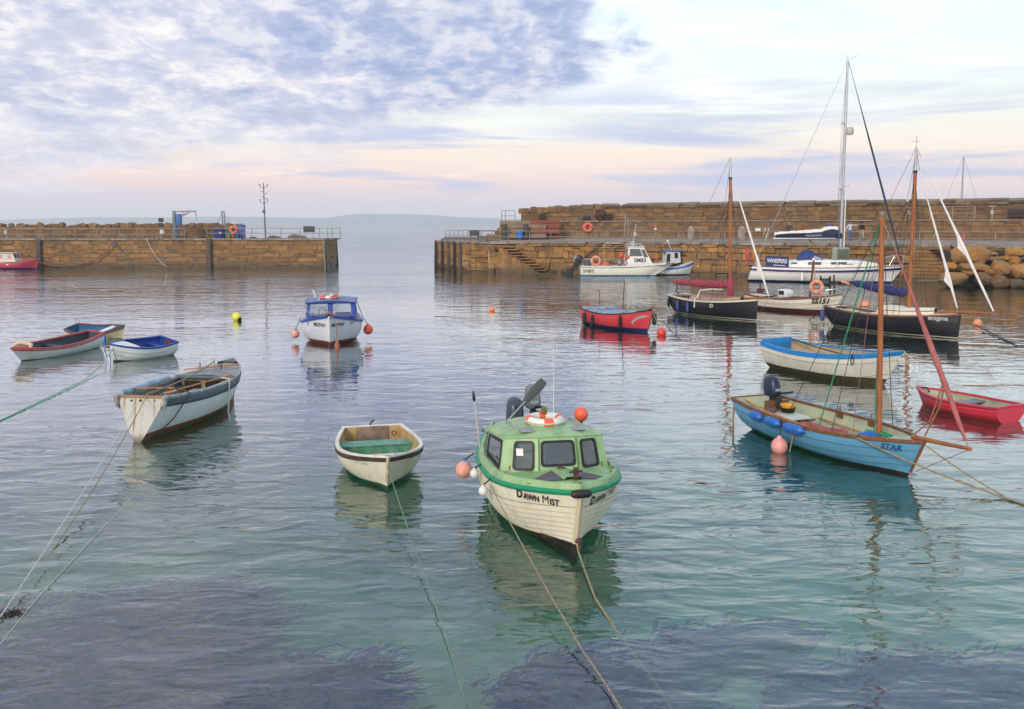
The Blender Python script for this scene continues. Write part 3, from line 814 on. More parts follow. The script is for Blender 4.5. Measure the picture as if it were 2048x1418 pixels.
TEXTS = {}
def text_mesh(txt, size, bold=.0, shear=0.0, spacing=1.0):
    cu = bpy.data.curves.new('lettering', 'FONT'); cu.body = txt; cu.size = size; cu.offset = bold; cu.shear = shear; cu.space_character = spacing
    cu.align_x = 'CENTER'; cu.resolution_u = 3
    o = bpy.data.objects.new('lettering', cu); COL.objects.link(o)
    bpy.context.view_layer.update()
    me = bpy.data.meshes.new_from_object(o.evaluated_get(bpy.context.evaluated_depsgraph_get()))
    bpy.data.objects.remove(o); bpy.data.curves.remove(cu)
    bm = bmesh.new(); bm.from_mesh(me); bmesh.ops.triangulate(bm, faces=bm.faces)
    bmesh.ops.subdivide_edges(bm, edges=[e for e in bm.edges if e.calc_length() > size*.35], cuts=2); bm.to_mesh(me); bm.free()
    return me


def hull_text(H, root, txt, x_c, z_c, size, side, m_, bold=.0, shear=0.0, off=.012, name='lettering', sx=1.0, spacing=1.0, me=None, tilt=0.0):
    """lettering bent round the side of a hull; side +1 port, -1 starboard; reads left to right from outside"""
    me = me or text_mesh(txt, size, bold, shear, spacing)
    N = 240; P = [H.Z(k/N, min(z_c, H.sheer(k/N)-.005), side, off) for k in range(N+1)]; A = [0]
    for a, b in zip(P, P[1:]): A.append(A[-1]+math.hypot(b.x-a.x, b.y-a.y))
    kc = min(range(N+1), key=lambda k: abs(P[k].x-x_c)); ac = A[kc]; d = 1 if side < 0 else -1
    def t_at(s_):
        s_ = min(max(s_, 0), A[-1]-1e-4)
        for k in range(N):
            if A[k+1] >= s_: return (k+(s_-A[k])/max(1e-9, A[k+1]-A[k]))/N
        return 1.0
    for v in me.vertices:
        t = t_at(ac+d*v.co.x*sx); v.co = H.Z(t, z_c+v.co.y+tilt*d*v.co.x, side, off)
    me.materials.clear(); me.materials.append(m_)
    return link(name, me, root)


def join_text(pieces):
    """one line of lettering set from pieces of different size: (text, size, bold)"""
    vs_, fs = [], []; x = 0
    for txt, size, bold, shear, gap in pieces:
        me = text_mesh(txt, size, bold, shear); lo = min(v.co.x for v in me.vertices); hi = max(v.co.x for v in me.vertices); o = len(vs_)
        vs_ += [(v.co.x-lo+x, v.co.y, 0) for v in me.vertices]; fs += [[i+o for i in p.vertices] for p in me.polygons]; x += hi-lo+gap
    me = bpy.data.meshes.new('lettering'); me.from_pydata([(a-x/2, b, c) for a, b, c in vs_], [], fs); return me


def flat_text(parent, txt, size, m_, origin, ux, uy, bold=0.0, shear=0.0, name='lettering', sx=1.0):
    me = text_mesh(txt, size, bold, shear); o_, ux, uy = Vector(origin), Vector(ux).normalized(), Vector(uy).normalized()
    for v in me.vertices: v.co = o_+ux*v.co.x*sx+uy*v.co.y
    me.materials.clear(); me.materials.append(m_); return link(name, me, parent)


def rrect(u0, u1, v0, v1, ru, rv, n=4):
    out = []
    for cx, cy, a in ((u1-ru, v1-rv, 0), (u0+ru, v1-rv, 90), (u0+ru, v0+rv, 180), (u1-ru, v0+rv, 270)):
        for i in range(n+1): t = R(a+90*i/n); out.append((cx+ru*math.cos(t), cy+rv*math.sin(t)))
    return out


def panel(root, bl, br, tr, tl, holes, m_, m_frame, m_pane, th=.03, fr=.03, rad=.07, name='cabin_side', win='window', skew=0.0, outward=None):
    bl, br, tr, tl = map(Vector, (bl, br, tr, tl))
    def P(u, v): return bl*(1-u)*(1-v)+br*u*(1-v)+tr*u*v+tl*(1-u)*v
    N = (br-bl).cross(tl-bl).normalized()
    us = sorted({0, 1, *[h[0] for h in holes], *[h[1] for h in holes]}); vv = sorted({0, 1, *[h[2] for h in holes], *[h[3] for h in holes]})
    s = MB()
    def open_(u, v): return any(h[0] < u < h[1] and h[2] < v < h[3] for h in holes)
    cells = [(a, b, c, d) for a, b in zip(us, us[1:]) for c, d in zip(vv, vv[1:]) if not open_((a+b)/2, (c+d)/2)]
    for a, b, c, d in cells:
        q = [P(a, c), P(b, c), P(b, d), P(a, d)]; s.add(q, [(0, 1, 2, 3)]); s.add([p-N*th for p in q], [(3, 2, 1, 0)])
    for a, b, c, d in [h[:4] for h in holes]+[(0, 1, 0, 1)]:
        q = [P(a, c), P(b, c), P(b, d), P(a, d)]; s.add(q+[p-N*th for p in q], [(i, (i+1) % 4, 4+(i+1) % 4, 4+i) for i in range(4)])
    s.build(name, m_, root, smooth=0, fix=False)
    lu, lv = (br-bl).length, (tl-bl).length
    for h in holes:
        a, b, c, d = h[:4]; eu, ev = fr/lu, fr/lv; ru, rv = rad/lu, rad/lv
        o_ = rrect(a-eu, b+eu, c-ev, d+ev, ru, rv); i_ = rrect(a+eu*.25, b-eu*.25, c+ev*.25, d-ev*.25, ru*.75, rv*.75)
        rows = [[P(u, v)+N*.001 for u, v in o_], [P(u, v)+N*.016 for u, v in o_], [P(u, v)+N*.016 for u, v in i_], [P(u, v)-N*th for u, v in i_]]
        w = MB().loft(rows, cv=True).build(win, m_frame, root, smooth=40)
        MB().add([P(u, v)+N*.004 for u, v in i_], [tuple(range(len(i_)))]).build('pane', m_pane, w, smooth=0, fix=False)


def outboard(root, x, y, z, m_cowl, tilt=0.0, size=1.0, tiller=True, name='outboard_motor', yaw=0.0):
    """an outboard clamped to the transom top at (x, y, z); forward is +x"""
    M = Matrix.Translation((x, y, z)) @ Matrix.Rotation(yaw, 4, 'Z') @ Matrix.Rotation(tilt, 4, 'Y') @ Matrix.Scale(size, 4)
    def tr(mb): mb.v = [tuple(M @ Vector(v)) for v in mb.v]; return mb
    a = MB().box(-.06, .06, -.09, .09, -.2, .06).box(-.26, -.08, -.05, .05, -.75, .12).obox((-.16, 0, -.75), (-.2, 0, -1.0), .05, .2).lathe([(.02, -.2), (.06, -.1), (.06, .1), (.03, .18)], (-.2, 0, -.95), 10, (-1, 0, 0))
    leg = tr(a).build(name, mat('outboard_leg', '26282c', .4, .2, .1), root, bevel=.008, bseg=1)
    rows = []
    for zz, k, sx in ((.10, .82, 0), (.14, 1, 0), (.3, 1.02, 0), (.44, .95, -.01), (.53, .78, -.02), (.57, .45, -.03)):
        rows.append([(-.18+sx+.22*k*math.copysign(abs(math.cos(q))**.6, math.cos(q)), .15*k*math.copysign(abs(math.sin(q))**.7, math.sin(q)), zz) for q in [2*math.pi*i/20 for i in range(20)]])
    tr(MB().loft(rows, cv=True, caps=True)).build('cowl', m_cowl, leg, smooth=50)
    tr(MB().lathe([(.045, 0), (.045, .02), (.02, .03)], (-.0, .0, .44), 12, (.6, 0, .8))).build('starter_handle', M_BLACK, leg)
    tr(MB().obox((.045, -.08, .24), (.045, .08, .24), .006, .06)).build('badge', mat('grey_badge', '8b8f96', .4), leg, smooth=0)
    if tiller: tr(MB().tube([(.0, .02, .14), (.2, .03, .17), (.52, .05, .2)], [.03, .022, .026], 8)).build('tiller', M_BLACK, leg)
    pr = MB()
    for i in range(3):
        q = 2*math.pi*i/3; pr.obox((-.4, 0, -.95), (-.4, .11*math.cos(q), -.95+.11*math.sin(q)), .02, .07, (1, 0, .4))
    tr(pr).build('propeller', M_BLACK, leg)
    return leg


def in_boat(root, p):
    """world position of a boat-space point"""
    return Matrix.Translation(root.location) @ root.rotation_euler.to_matrix().to_4x4() @ Vector(p)


def lifebuoy(label, loc, axis, R_, r, m_ring, m_band, group='lifebuoys', nb=4, hold=None):
    t = thing('lifebuoy', label, 'lifebuoy', loc, 0, group)
    MB().torus((0, 0, 0), R_, r, axis, 32, 12).build('ring', m_ring, t)
    for i in range(nb):
        MB().torus((0, 0, 0), R_, r*1.05, axis, 6, 12, 2*math.pi*i/nb-.26, 2*math.pi*i/nb+.26).build('band', m_band, t)
    MB().torus((0, 0, 0), R_+r*1.1, .012, axis, 32, 5).build('grab_line', M_ROPEW, t)
    return t


def fender(label, top, length, r, m_, group, hang=.25, axis=(0, 0, -1), nm='fender'):
    t = thing(nm, label, 'fender', top, 0, group); A = Vector(axis).normalized()
    a0, b0 = .05, length-.03; prof = [(.012, 0), (.028, .015), (.03, a0)]+[(max(.03, r*math.sin(q)), a0+r-r*math.cos(q)) for q in (.4, .75, 1.1, 1.4, 1.57)]+[(max(.03, r*math.sin(q)), b0-r-r*math.cos(q)) for q in (1.57, 1.75, 2.05, 2.4, 2.75)]+[(.03, b0), (.02, length)]
    MB().lathe(prof, A*hang, 14, A).build('body', m_, t, smooth=60)
    MB().tube([(0, 0, 0), A*(hang+.05)], .012, 5).build('lanyard', M_ROPED, t)
    return t


def ball_float(label, c, r, m_, group, cap=None, axis=(0, 0, 1), cat='float', name='ball_float', line=None):
    t = thing(name, label, cat, Vector(c)-Vector((0, 0, r)), 0, group); a = Vector(axis).normalized(); C = Vector((0, 0, r))
    MB().ball(C, r, 20, 14, 1.06, a).build('body', m_, t, smooth=80)
    MB().lathe([(r*.42, r*.86), (r*.3, r*1.12), (r*.16, r*1.3), (r*.05, r*1.32)], C, 14, a).build('neck', cap or m_, t, smooth=40)
    if line: MB().tube([C+a*r*1.25, Vector(line)-Vector(c)+C], .012, 5).build('lanyard', M_ROPED, t)
    return t


def sag(a, b, drop, n=14):
    a, b = Vector(a), Vector(b); return [a.lerp(b, i/n)-Vector((0, 0, drop*4*(i/n)*(1-i/n))) for i in range(n+1)]


def rope(pts, r, m_, label, cat='rope', group=None, name='mooring_rope', n=6):
    return solo(MB().tube(pts, r, n), name, m_, label, cat, group, 60)


def wires(root, pairs, r, m_, name='stay'):
    for a, b in pairs: MB().tube([a, b], r, 5).build(name, m_, root)


def spar(root, a, b, r0, r1, m_, name, n=10, mid=None):
    a, b = Vector(a), Vector(b)
    pts = [a.lerp(b, i/6) for i in range(7)]; rs = [r0+(r1-r0)*(i/6) for i in range(7)]
    if mid: rs = [r0+(mid-r0)*math.sin(math.pi*min(1, i/3)/2) if i < 4 else mid+(r1-mid)*(i-3)/3 for i in range(7)]
    return MB().tube(pts, rs, n).build(name, m_, root, smooth=60)


def furled(root, a, b, r, m_, name, seed=1, lo=.35, hi=.6, clew=0.0):
    """a sail rolled round its stay: lumpy, thickest in the lower half"""
    a, b = Vector(a), Vector(b); rg = random.Random(seed); n = 26; pts = []; rs = []
    for i in range(n+1):
        t = i/n; pts.append(a.lerp(b, t)); k = math.sin(math.pi*min(1, t*1.02+.0)**.8)*.55+.45*(1-t)
        rs.append(r*(max(.22, k)*(1+rg.uniform(-.09, .09)))+clew*.22*math.exp(-((t-hi)/.08)**2))
    if clew:
        d = (b-a); sd_ = Vector((-1, -.35, 0)).normalized(); P = [a+d*(hi+.10), a+d*(hi+.03)+sd_*clew*1.0, a+d*(hi-.005)+sd_*clew*1.9, a+d*(hi-.03)+sd_*clew*1.1, a+d*(hi-.075)]; th = Vector((.2, -1, 0))*.035
        MB().loft([[p-th for p in P], [p+th for p in P]], cv=True, caps=True).build(name+'_clew', m_, root, smooth=60)
    return MB().tube(pts, rs, 9).build(name, m_, root, smooth=60)


def bundle(root, a, b, r0, r1, m_, name, seed=1, droop=.12, squash=1.25, n=34, folds=.22):
    """sail flaked along a boom under ties"""
    a, b = Vector(a), Vector(b); rg = random.Random(seed); rows = []
    d = (b-a).normalized(); side = d.cross(Vector((0, 0, 1))).normalized()
    for i in range(n+1):
        t = i/n; r = r0+(r1-r0)*t; c = a.lerp(b, t)-Vector((0, 0, droop*math.sin(math.pi*t)))
        tie = 1-.3*max(0, math.cos(2*math.pi*t*5))**10
        endk = min(1, .35+t*7, .35+(1-t)*7)
        rows.append([c+(side*math.cos(q)+Vector((0, 0, 1))*math.sin(q)*squash)*r*tie*endk*(1+folds*noise.noise((t*9+seed, math.cos(q)*1.6, math.sin(q)*1.6))+rg.uniform(-.02, .02)) for q in [2*math.pi*j/14 for j in range(14)]])
    return MB().loft(rows, cv=True, caps=True).build(name, m_, root, smooth=70)


def cleat(root, p, m_=None, s=.09):
    p = Vector(p); MB().obox(p+Vector((0, 0, 0)), p+Vector((0, 0, s*.6)), s*.5, s*.35).tube([p+Vector((-s, 0, s*.75)), p+Vector((0, 0, s*.6)), p+Vector((s, 0, s*.75))], s*.2, 6).build('cleat', m_ or M_GALV, root)


def oar(label, a, b, m_sh, m_bl, up=(0, 0, 1), group='oars', r=.022, blade=.55, w=.085):
    a, b = Vector(a), Vector(b); d = (b-a).normalized(); L = (b-a).length; t = thing('oar', label, 'oar', a, 0, group)
    MB().tube([Vector((0, 0, 0)), d*(L-blade*.8)], [r, r*.85], 8).build('shaft', m_sh, t)
    side = d.cross(Vector(up)).normalized(); nn = side.cross(d).normalized(); rows = []
    for k, ww in ((0, .25), (.2, .6), (.55, 1), (.85, 1), (1, .78)):
        c = d*(L-blade+blade*k); rows.append([c+side*w*ww, c+nn*.016, c-side*w*ww, c-nn*.016])
    MB().loft(rows, cv=True, caps=True).build('blade', m_bl, t, smooth=40)
    return t


# ------------------------------------------------------------------ the boats
# --- green cabin boat in the foreground
def green_cabin_boat():
    r = boat('cabin_boat', 'green cabin boat with cream lapped hull and lifebuoy on its roof', .49, 14.13, 10.2)
    H = Hull(4.79, 1.98, .80, .96, .92, .5, .5, 3.3, .34, nb=1.5, D=.32)
    cream = hull_mat('cream_hull', [(-9, '26211f'), (.06, 'd8d0b8')], .42, .30, .0, '2a2620', stain_col='8d7a58', rise=.055)
    lg = mat('light_green_gelcoat', '94b37e', .40, 0, .07, 3.2, .0008, 40, col2='7a9c66', stretch=(1.6, 1.6, .6)); eg = mat('emerald_rubber', '0c8a5f', .45, 0, .12, 4)
    gr = mat('grey_nonslip', '5e5860', .85, 0, .1, 30, .002, 120)
    shell(H, r, cream, [.30, .37, .44, .51, .58, .65, .72, .80, .995], cream, .024, lap_shade='4f4634')
    MB().tube([H.S(1, .02+.95*i/8)+Vector((.015, 0, 0)) for i in range(9)], .045, 4).build('stem', hull_mat('cream_stem_post', [(-9, '26211f'), (.06, 'c2b493')], .5, .2, .0, rise=.055), r, smooth=0)
    lining(H, r, mat('cabin_inside', '9aa58a', .6), .12, .05)
    # rubbing band, moulded toe rail, foredeck
    ts = H.ts
    s = MB()
    for sd_ in (1, -1): s.loft([[H.g(t, sd_, -.01, -.045), H.g(t, sd_, .035, -.04), H.g(t, sd_, .05, -.005), H.g(t, sd_, .035, .03), H.g(t, sd_, -.02, .035)] for t in ts])
    s.build('rubbing_band', eg, r, smooth=70)
    s = MB()
    for sd_ in (1, -1): s.loft([[H.g(t, sd_, .0, .02), H.g(t, sd_, -.03, .10), H.g(t, sd_, -.045, .115), H.g(t, sd_, -.09, .12), H.g(t, sd_, -.11, .085), H.g(t, sd_, -.13, .04)] for t in ts])
    s.build('toe_rail', lg, r, smooth=45)
    MB().lathe([(.03, -.14), (.055, -.1), (.06, 0), (.055, .1), (.03, .14)], H.g(1, 1, 0, 0)+Vector((.03, 0, -.005)), 12, (0, 1, 0)).build('bow_fender', M_BLACK, r)
    dz = deck(H, r, lg, .69, .99, .05, .075, .13, 'foredeck')
    def dp(x, y): return Vector((x, y, dz(H.tx(x), y)+.012))
    for sd_ in (1, -1):
        A, Bq, Cq = (1.80, .62), (2.02, .07), (1.26, .14)
        rows = []
        for i in range(9):
            k = i/8; p0 = (Cq[0]+(A[0]-Cq[0])*k, Cq[1]+(A[1]-Cq[1])*k); p1 = (Cq[0]+(Bq[0]-Cq[0])*k, Cq[1]+(Bq[1]-Cq[1])*k)
            rows.append([dp(p0[0]+(p1[0]-p0[0])*j/5, sd_*(p0[1]+(p1[1]-p0[1])*j/5)) for j in range(6)])
        MB().loft(rows).build('nonslip_panel', gr, r, smooth=60)
    MB().loft([[dp(x, y)+Vector((0, 0, .03*(abs(y) < .1))) for y in (-.13, -.09, .09, .13)] for x in (1.22, 1.3, 1.6, 1.95, 2.0)]).build('deck_hatch', lg, r, smooth=40)
    MB().obox(dp(2.06, .02), dp(2.06, .02)+Vector((0, 0, .16)), .06, .06).tube([dp(2.06, -.07)+Vector((0, 0, .1)), dp(2.06, .11)+Vector((0, 0, .12))], .016, 6).build('samson_post', M_RUST, r)
    MB().torus(dp(1.28, 0)+Vector((0, 0, .03)), .05, .012, (0, 0, 1), 16, 6).build('hatch_handle', M_RUST, r)
    # cabin
    Fb, Cb, Rb = (1.13, .30, .90), (.86, .83, .88), (-.50, .84, .80); Ft, Ct, Rt = (1.0, .28, 1.375), (.74, .755, 1.335), (-.58, .775, 1.15)
    p = lambda q, s_: (q[0], q[1]*s_, q[2])
    fm = M_BLACK
    panel(r, p(Fb, -1), p(Fb, 1), p(Ft, 1), p(Ft, -1), [(.10, .90, .22, .87)], lg, fm, M_GLASSD, name='cabin_front', rad=.06)
    panel(r, p(Cb, -1), p(Fb, -1), p(Ft, -1), p(Ct, -1), [(.36, .84, .10, .87)], lg, fm, M_GLASSD, name='cabin_front', rad=.06)
    panel(r, p(Fb, 1), p(Cb, 1), p(Ct, 1), p(Ft, 1), [(.18, .66, .12, .87)], lg, fm, M_GLASSD, name='cabin_front', rad=.06)
    panel(r, p(Rb, -1), p(Cb, -1), p(Ct, -1), p(Rt, -1), [(.10, .93, .12, .86)], lg, fm, M_GLASSD, name='cabin_side', rad=.06)
    panel(r, p(Cb, 1), p(Rb, 1), p(Rt, 1), p(Ct, 1), [(.07, .90, .12, .86)], lg, fm, M_GLASSD, name='cabin_side', rad=.06)
    panel(r, p(Rb, 1), p(Rb, -1), p(Rt, -1), p(Rt, 1), [(.38, .68, .03, .97)], lg, fm, M_GLASSC, name='cabin_back', rad=.03, win='doorway')
    # flared foot of the cabin
    foot = [p(Rb, -1), p(Cb, -1), p(Fb, -1), p(Fb, 1), p(Cb, 1), p(Rb, 1)]
    rows = [[(x*1.0+(.03 if x > 0 else 0), y*1.03, z+.01) for x, y, z in foot], [(x+(.13 if x > 0 else 0), y*1.10, z-.035) for x, y, z in foot], [(x+(.16 if x > 0 else 0), y*1.12, z-.12) for x, y, z in foot]]
    MB().loft(rows).build('cabin_foot', lg, r, smooth=40)
    # roof
    base = [p(Ct, -1), None, p(Ft, -1), None, p(Ft, 1), None, p(Ct, 1)]
    for i in (1, 3, 5): base[i] = tuple((a+b)/2 for a, b in zip(base[i-1], base[i+1]))
    def roof_pt(i, k):
        x, y, z = base[i]; bx = -.66; e = 1+.03*min(1, k*6)
        zz = z+(1.14-1.31)*k + (.03*math.sin(min(1, k*5)*math.pi/2)) + .13*(1-(y/.78)**2)*min(1, .22+k*2.2)
        return Vector((x+(bx-x)*k+.012*(1-k), y*(1+(.775/.755-1)*k)*e, zz))
    ks = [0, .03, .09, .2, .4, .65, .9, 1]
    rows = [[Vector((v.x-.01, v.y*.985, v.z-.03)) for v in [roof_pt(i, 0) for i in range(7)]]]+[[roof_pt(i, k) for i in range(7)] for k in ks]+[[roof_pt(i, 1)-Vector((0, 0, .05)) for i in range(7)]]
    s = MB().loft(rows)
    for j, sg in ((0, -1), (6, 1)): s.loft([[roof_pt(j, k), roof_pt(j, k)+Vector((0, sg*.012, -.035)), roof_pt(j, k)+Vector((0, -sg*.02, -.05))] for k in ks])
    s.build('cabin_roof', lg, r, smooth=55)
    for sd_, j in ((-1, 1.6), (1, 4.4)):
        q = roof_pt(int(j), .18).lerp(roof_pt(int(j)+1, .18), j % 1)
        MB().box(q.x-.13, q.x+.13, q.y-.11, q.y+.11, q.z+.0, q.z+.022).build('roof_vent', mat('grey_vent', '8c8f92', .4, 0, .1, 6), r, bevel=.008, bseg=1)
    q = roof_pt(3, .30); MB().lathe([(.045, 0), (.04, .06), (.03, .1)], q, 12).build('horn', M_STEEL, r)
    q = roof_pt(3, .55); MB().lathe([(.03, 0), (.03, .1), (.05, .11), (.05, .2), (.02, .22)], q, 12).build('mast_light', mat('brass', '8a7440', .35, .7, .1), r)
    lifebuoy('white lifebuoy with orange bands on the green cabin roof', in_boat(r, (.30, -.03, 1.505)), Matrix.Rotation(r.rotation_euler.z, 3, 'Z') @ Vector((.03, 0, 1)), .24, .066, mat('white_ring', 'd9d6cd', .5, 0, .08, 6), M_ORANGE)
    for y_ in (-.55, .55): MB().box(.96, .975, y_-.02, y_+.02, .93, .96).build('nav_light', mat('amber_lens', 'c0621e', .3), r)
    MB().add([(.935, -.60, 1.12), (.965, -.50, 1.12), (.935, -.50, 1.22), (.905, -.60, 1.22)], [(0, 1, 2, 3)]).build('paper_notice', M_WHITE, r, smooth=0)
    MB().torus((.55, .25, 1.02), .14, .012, (1, 0, .5), 20, 6).tube([(.75, .25, .85), (.55, .25, 1.02)], .015, 6).build('steering_wheel', M_BLACK, r)
    MB().box(.5, .85, .0, .55, .55, .92).build('console', mat('grey_console', '6f7468', .6), r, bevel=.02)
    MB().box(-.35, -.05, .1, .5, .3, .98).build('seat', mat('slate_seat', '4a5560', .7), r, bevel=.04)
    for y_ in (-.52, .52): MB().tube([(.45, y_, 1.385), (.42, y_, 1.44), (-.35, y_, 1.37), (-.38, y_, 1.30)], .013, 6).build('grab_rail', M_STEEL, r)
    for sd_ in (-1, 1):
        MB().obox((1.135, sd_*.30, .93), (1.008, sd_*.282, 1.37), .014, .014).build('moulding_seam', mat('dark_seam_green', '55703f', .6), r, smooth=0)
        for x_ in (-1.6, -.2, 1.2): MB().obox(H.g(H.tx(x_), sd_, -.09, .12), H.g(H.tx(x_), sd_, -.09, .15), .05, .03).build('rope_cleat', M_GALV, r)
    rst = mat('rust_run', '8a5a34', .7, 0, .2, 6)
    for (x_, y_, z0, z1, w_) in ((.905, -.70, .965, .90, .02), (.90, .71, .965, .90, .02)): MB().obox((x_+.01, y_, z0), (x_+.02, y_, z1), w_, .004, (1, 0, 0)).build('rust_streak', rst, r, smooth=0)
    MB().tube([(-.55, .3, 1.2), (-.58, .3, 2.63)], [.006, .003], 6).build('aerial', M_WHITE, r)
    # coaming round the cockpit, name, bow chain plate
    for sd_, xc, sh, sq in ((-1, 1.90, 0, .86), (1, 1.93, .2, .82)):
        nm = join_text([('D', .175, .006, sh, .022), ('AWN', .13, .004, sh, .065), ('M', .175, .0, sh, .026), ('IST', .13, .004, sh, 0)])
        hull_text(H, r, '', xc, .715, .1, sd_, M_BLACK, me=nm, off=.034, sx=sq)
    outboard(r, -2.42, .02, .70, mat('blue_grey_cowl', '3a4152', .35, 0, .1), R(4), 1.02, False)
    outboard(r, -2.40, .36, 1.02, mat('grey_cowl', '6d7077', .35, 0, .1), R(-4), .92, True)
    for y_ in (-.6, .6): cleat(r, (-1.5, y_*1.25, .93))
    # what rests in it or hangs from it
    oar('grey oar sticking up out of the green cabin boat cockpit', (-.42, 15.2, .80), (.56, 15.55, 1.82), mat('alloy_shaft', 'a3a5a6', .3, .6), mat('dark_blade', '4a4c4b', .6, 0, .1), (0, 1, 0), blade=.62)
    t = thing('boat_hook', 'pale pole with a black tip standing at the green cabin boat side', 'boat hook', in_boat(r, (-1.0, -.86, .72)))
    MB().tube([(0, 0, 0), (-.1, .0, .86)], .014, 8).build('shaft', mat('pale_pole', 'b9b2a8', .5), t); MB().lathe([(.012, 0), (.028, .05), (.02, .14), (.004, .2)], (-.1, 0, .84), 8, (-.1, 0, 1)).build('tip', M_BLACK, t)
    ball_float('bright orange float perched behind the green cabin roof', in_boat(r, (-1.05, .90, 1.27)), .12, M_ORANGE, 'floats on boats', None, (0, .3, -1))
    MB().tube([(-1.05, .90, .8), (-1.05, .90, 1.18)], .03, 8).build('stern_post', M_RUST, r)
    ball_float('large faded pink ball float with blue neck beside the green cabin boat', in_boat(r, (-.55, -1.20, .54)), .135, M_PINK, 'floats on boats', M_BLUEF, (0.1, .5, 1), line=in_boat(r, (-.55, -1.03, .80)))
    wf = mat('white_ball', 'd6d2ca', .5, 0, .08)
    ball_float('upper small white ball fender on the green cabin boat rail', in_boat(r, (.15, -1.12, .66)), .07, wf, 'white ball fenders', None, (0, .4, 1), line=in_boat(r, (.15, -1.02, .8)))
    ball_float('lower small white ball fender nearer the green cabin boat bow', in_boat(r, (.95, -1.10, .62)), .07, wf, 'white ball fenders', None, (0, .4, 1), line=in_boat(r, (.95, -.98, .8)))
    return r, H
DAWN, HD = green_cabin_boat()


# --- little cream dinghy
def cream_dinghy():
    r = boat('dinghy', 'small cream rowing dinghy with green seat and brown rubbing strip', -2.44, 16.35, 13.8)
    H = Hull(3.01, 1.57, .52, .64, .95, .75, .45, 2.4, .25, nb=1.6, nm=2.6, D=.22)
    shell(H, r, hull_mat('cream_dinghy_hull', [(-9, '1f5a4c'), (.075, 'd5cdb6')], .45, .22, .06, '39402c', stain_col='8a7a58'))
    tan = mat('stained_lining', 'b89a6a', .6, 0, .2, 3, col2='8f6f42')
    lining(H, r, tan, .1, .04)
    rim(H, r, mat('cream_rim', 'd8d2c4', .5, 0, .1, 5), .01, .06, .012, .02)
    strip(H, r, mat('brown_strip', '4b3a30', .6, 0, .2, 6), .86, .965, .016, 'rubbing_strip', th=.006)
    stem(H, r, mat('cream_stem', 'c2b493', .5, 0, .15, 6), .05, .36, 1.0)
    gs = mat('worn_green_paint', '2f7a62', .6, 0, .2, 5, col2='6a8f7c')
    thwart(H, r, mat('pale_green_top', '6fa08c', .6, 0, .2, 6), -1.02, -.62, .34, .03, 'stern_seat')
    thwart(H, r, gs, -.64, -.60, .335, .02, 'seat_front', skirt=.13)
    MB().box(-.598, -.575, -.06, .06, .11, .19).build('drain_block', mat('bare_wood', '9a7a58', .7), r)
    thwart(H, r, mat('cream_rim', ''), .72, 1.12, .50, .03, 'bow_seat')
    MB().box(-1.475, -1.44, -.32, .32, .24, .515).build('transom_pad', mat('ply_pad', '8f7866', .7, 0, .2, 5, col2='6b5a50'), r, bevel=.01)
    MB().torus((-1.45, .42, .36), .045, .01, (1, 0, 0), 16, 6).build('ring', M_GALV, r)
    MB().tube([(-1.5, -.05, .52), (-1.5, -.02, .6), (-1.48, .04, .63)], .018, 6).build('sculling_notch', M_RUST, r)
    for y_ in (-.2, .2): MB().tube([(1.05, y_-.05, .56), (1.05, y_+.05, .56)], .012, 6).build('cleat', M_GALV, r)
    MB().tube([(1.05, -.22, .545), (1.05, .22, .545)], .008, 5).build('rail', M_RUST, r)
    g_ = mat('faint_lettering', 'a39a86', .6)
    hull_text(H, r, 'LITCHID', .98, .40, .085, -1, g_, .0, .0, .006, spacing=1.1)
    hull_text(H, r, 'LITTY', .98, .40, .085, 1, g_, .0, .0, .006, spacing=1.1)
    MB().torus(H.S(1, .72)+Vector((.03, 0, 0)), .03, .008, (0, 1, 0), 12, 5).build('bow_ring', M_RUST, r)
    return r, H
DIN, HDIN = cream_dinghy()


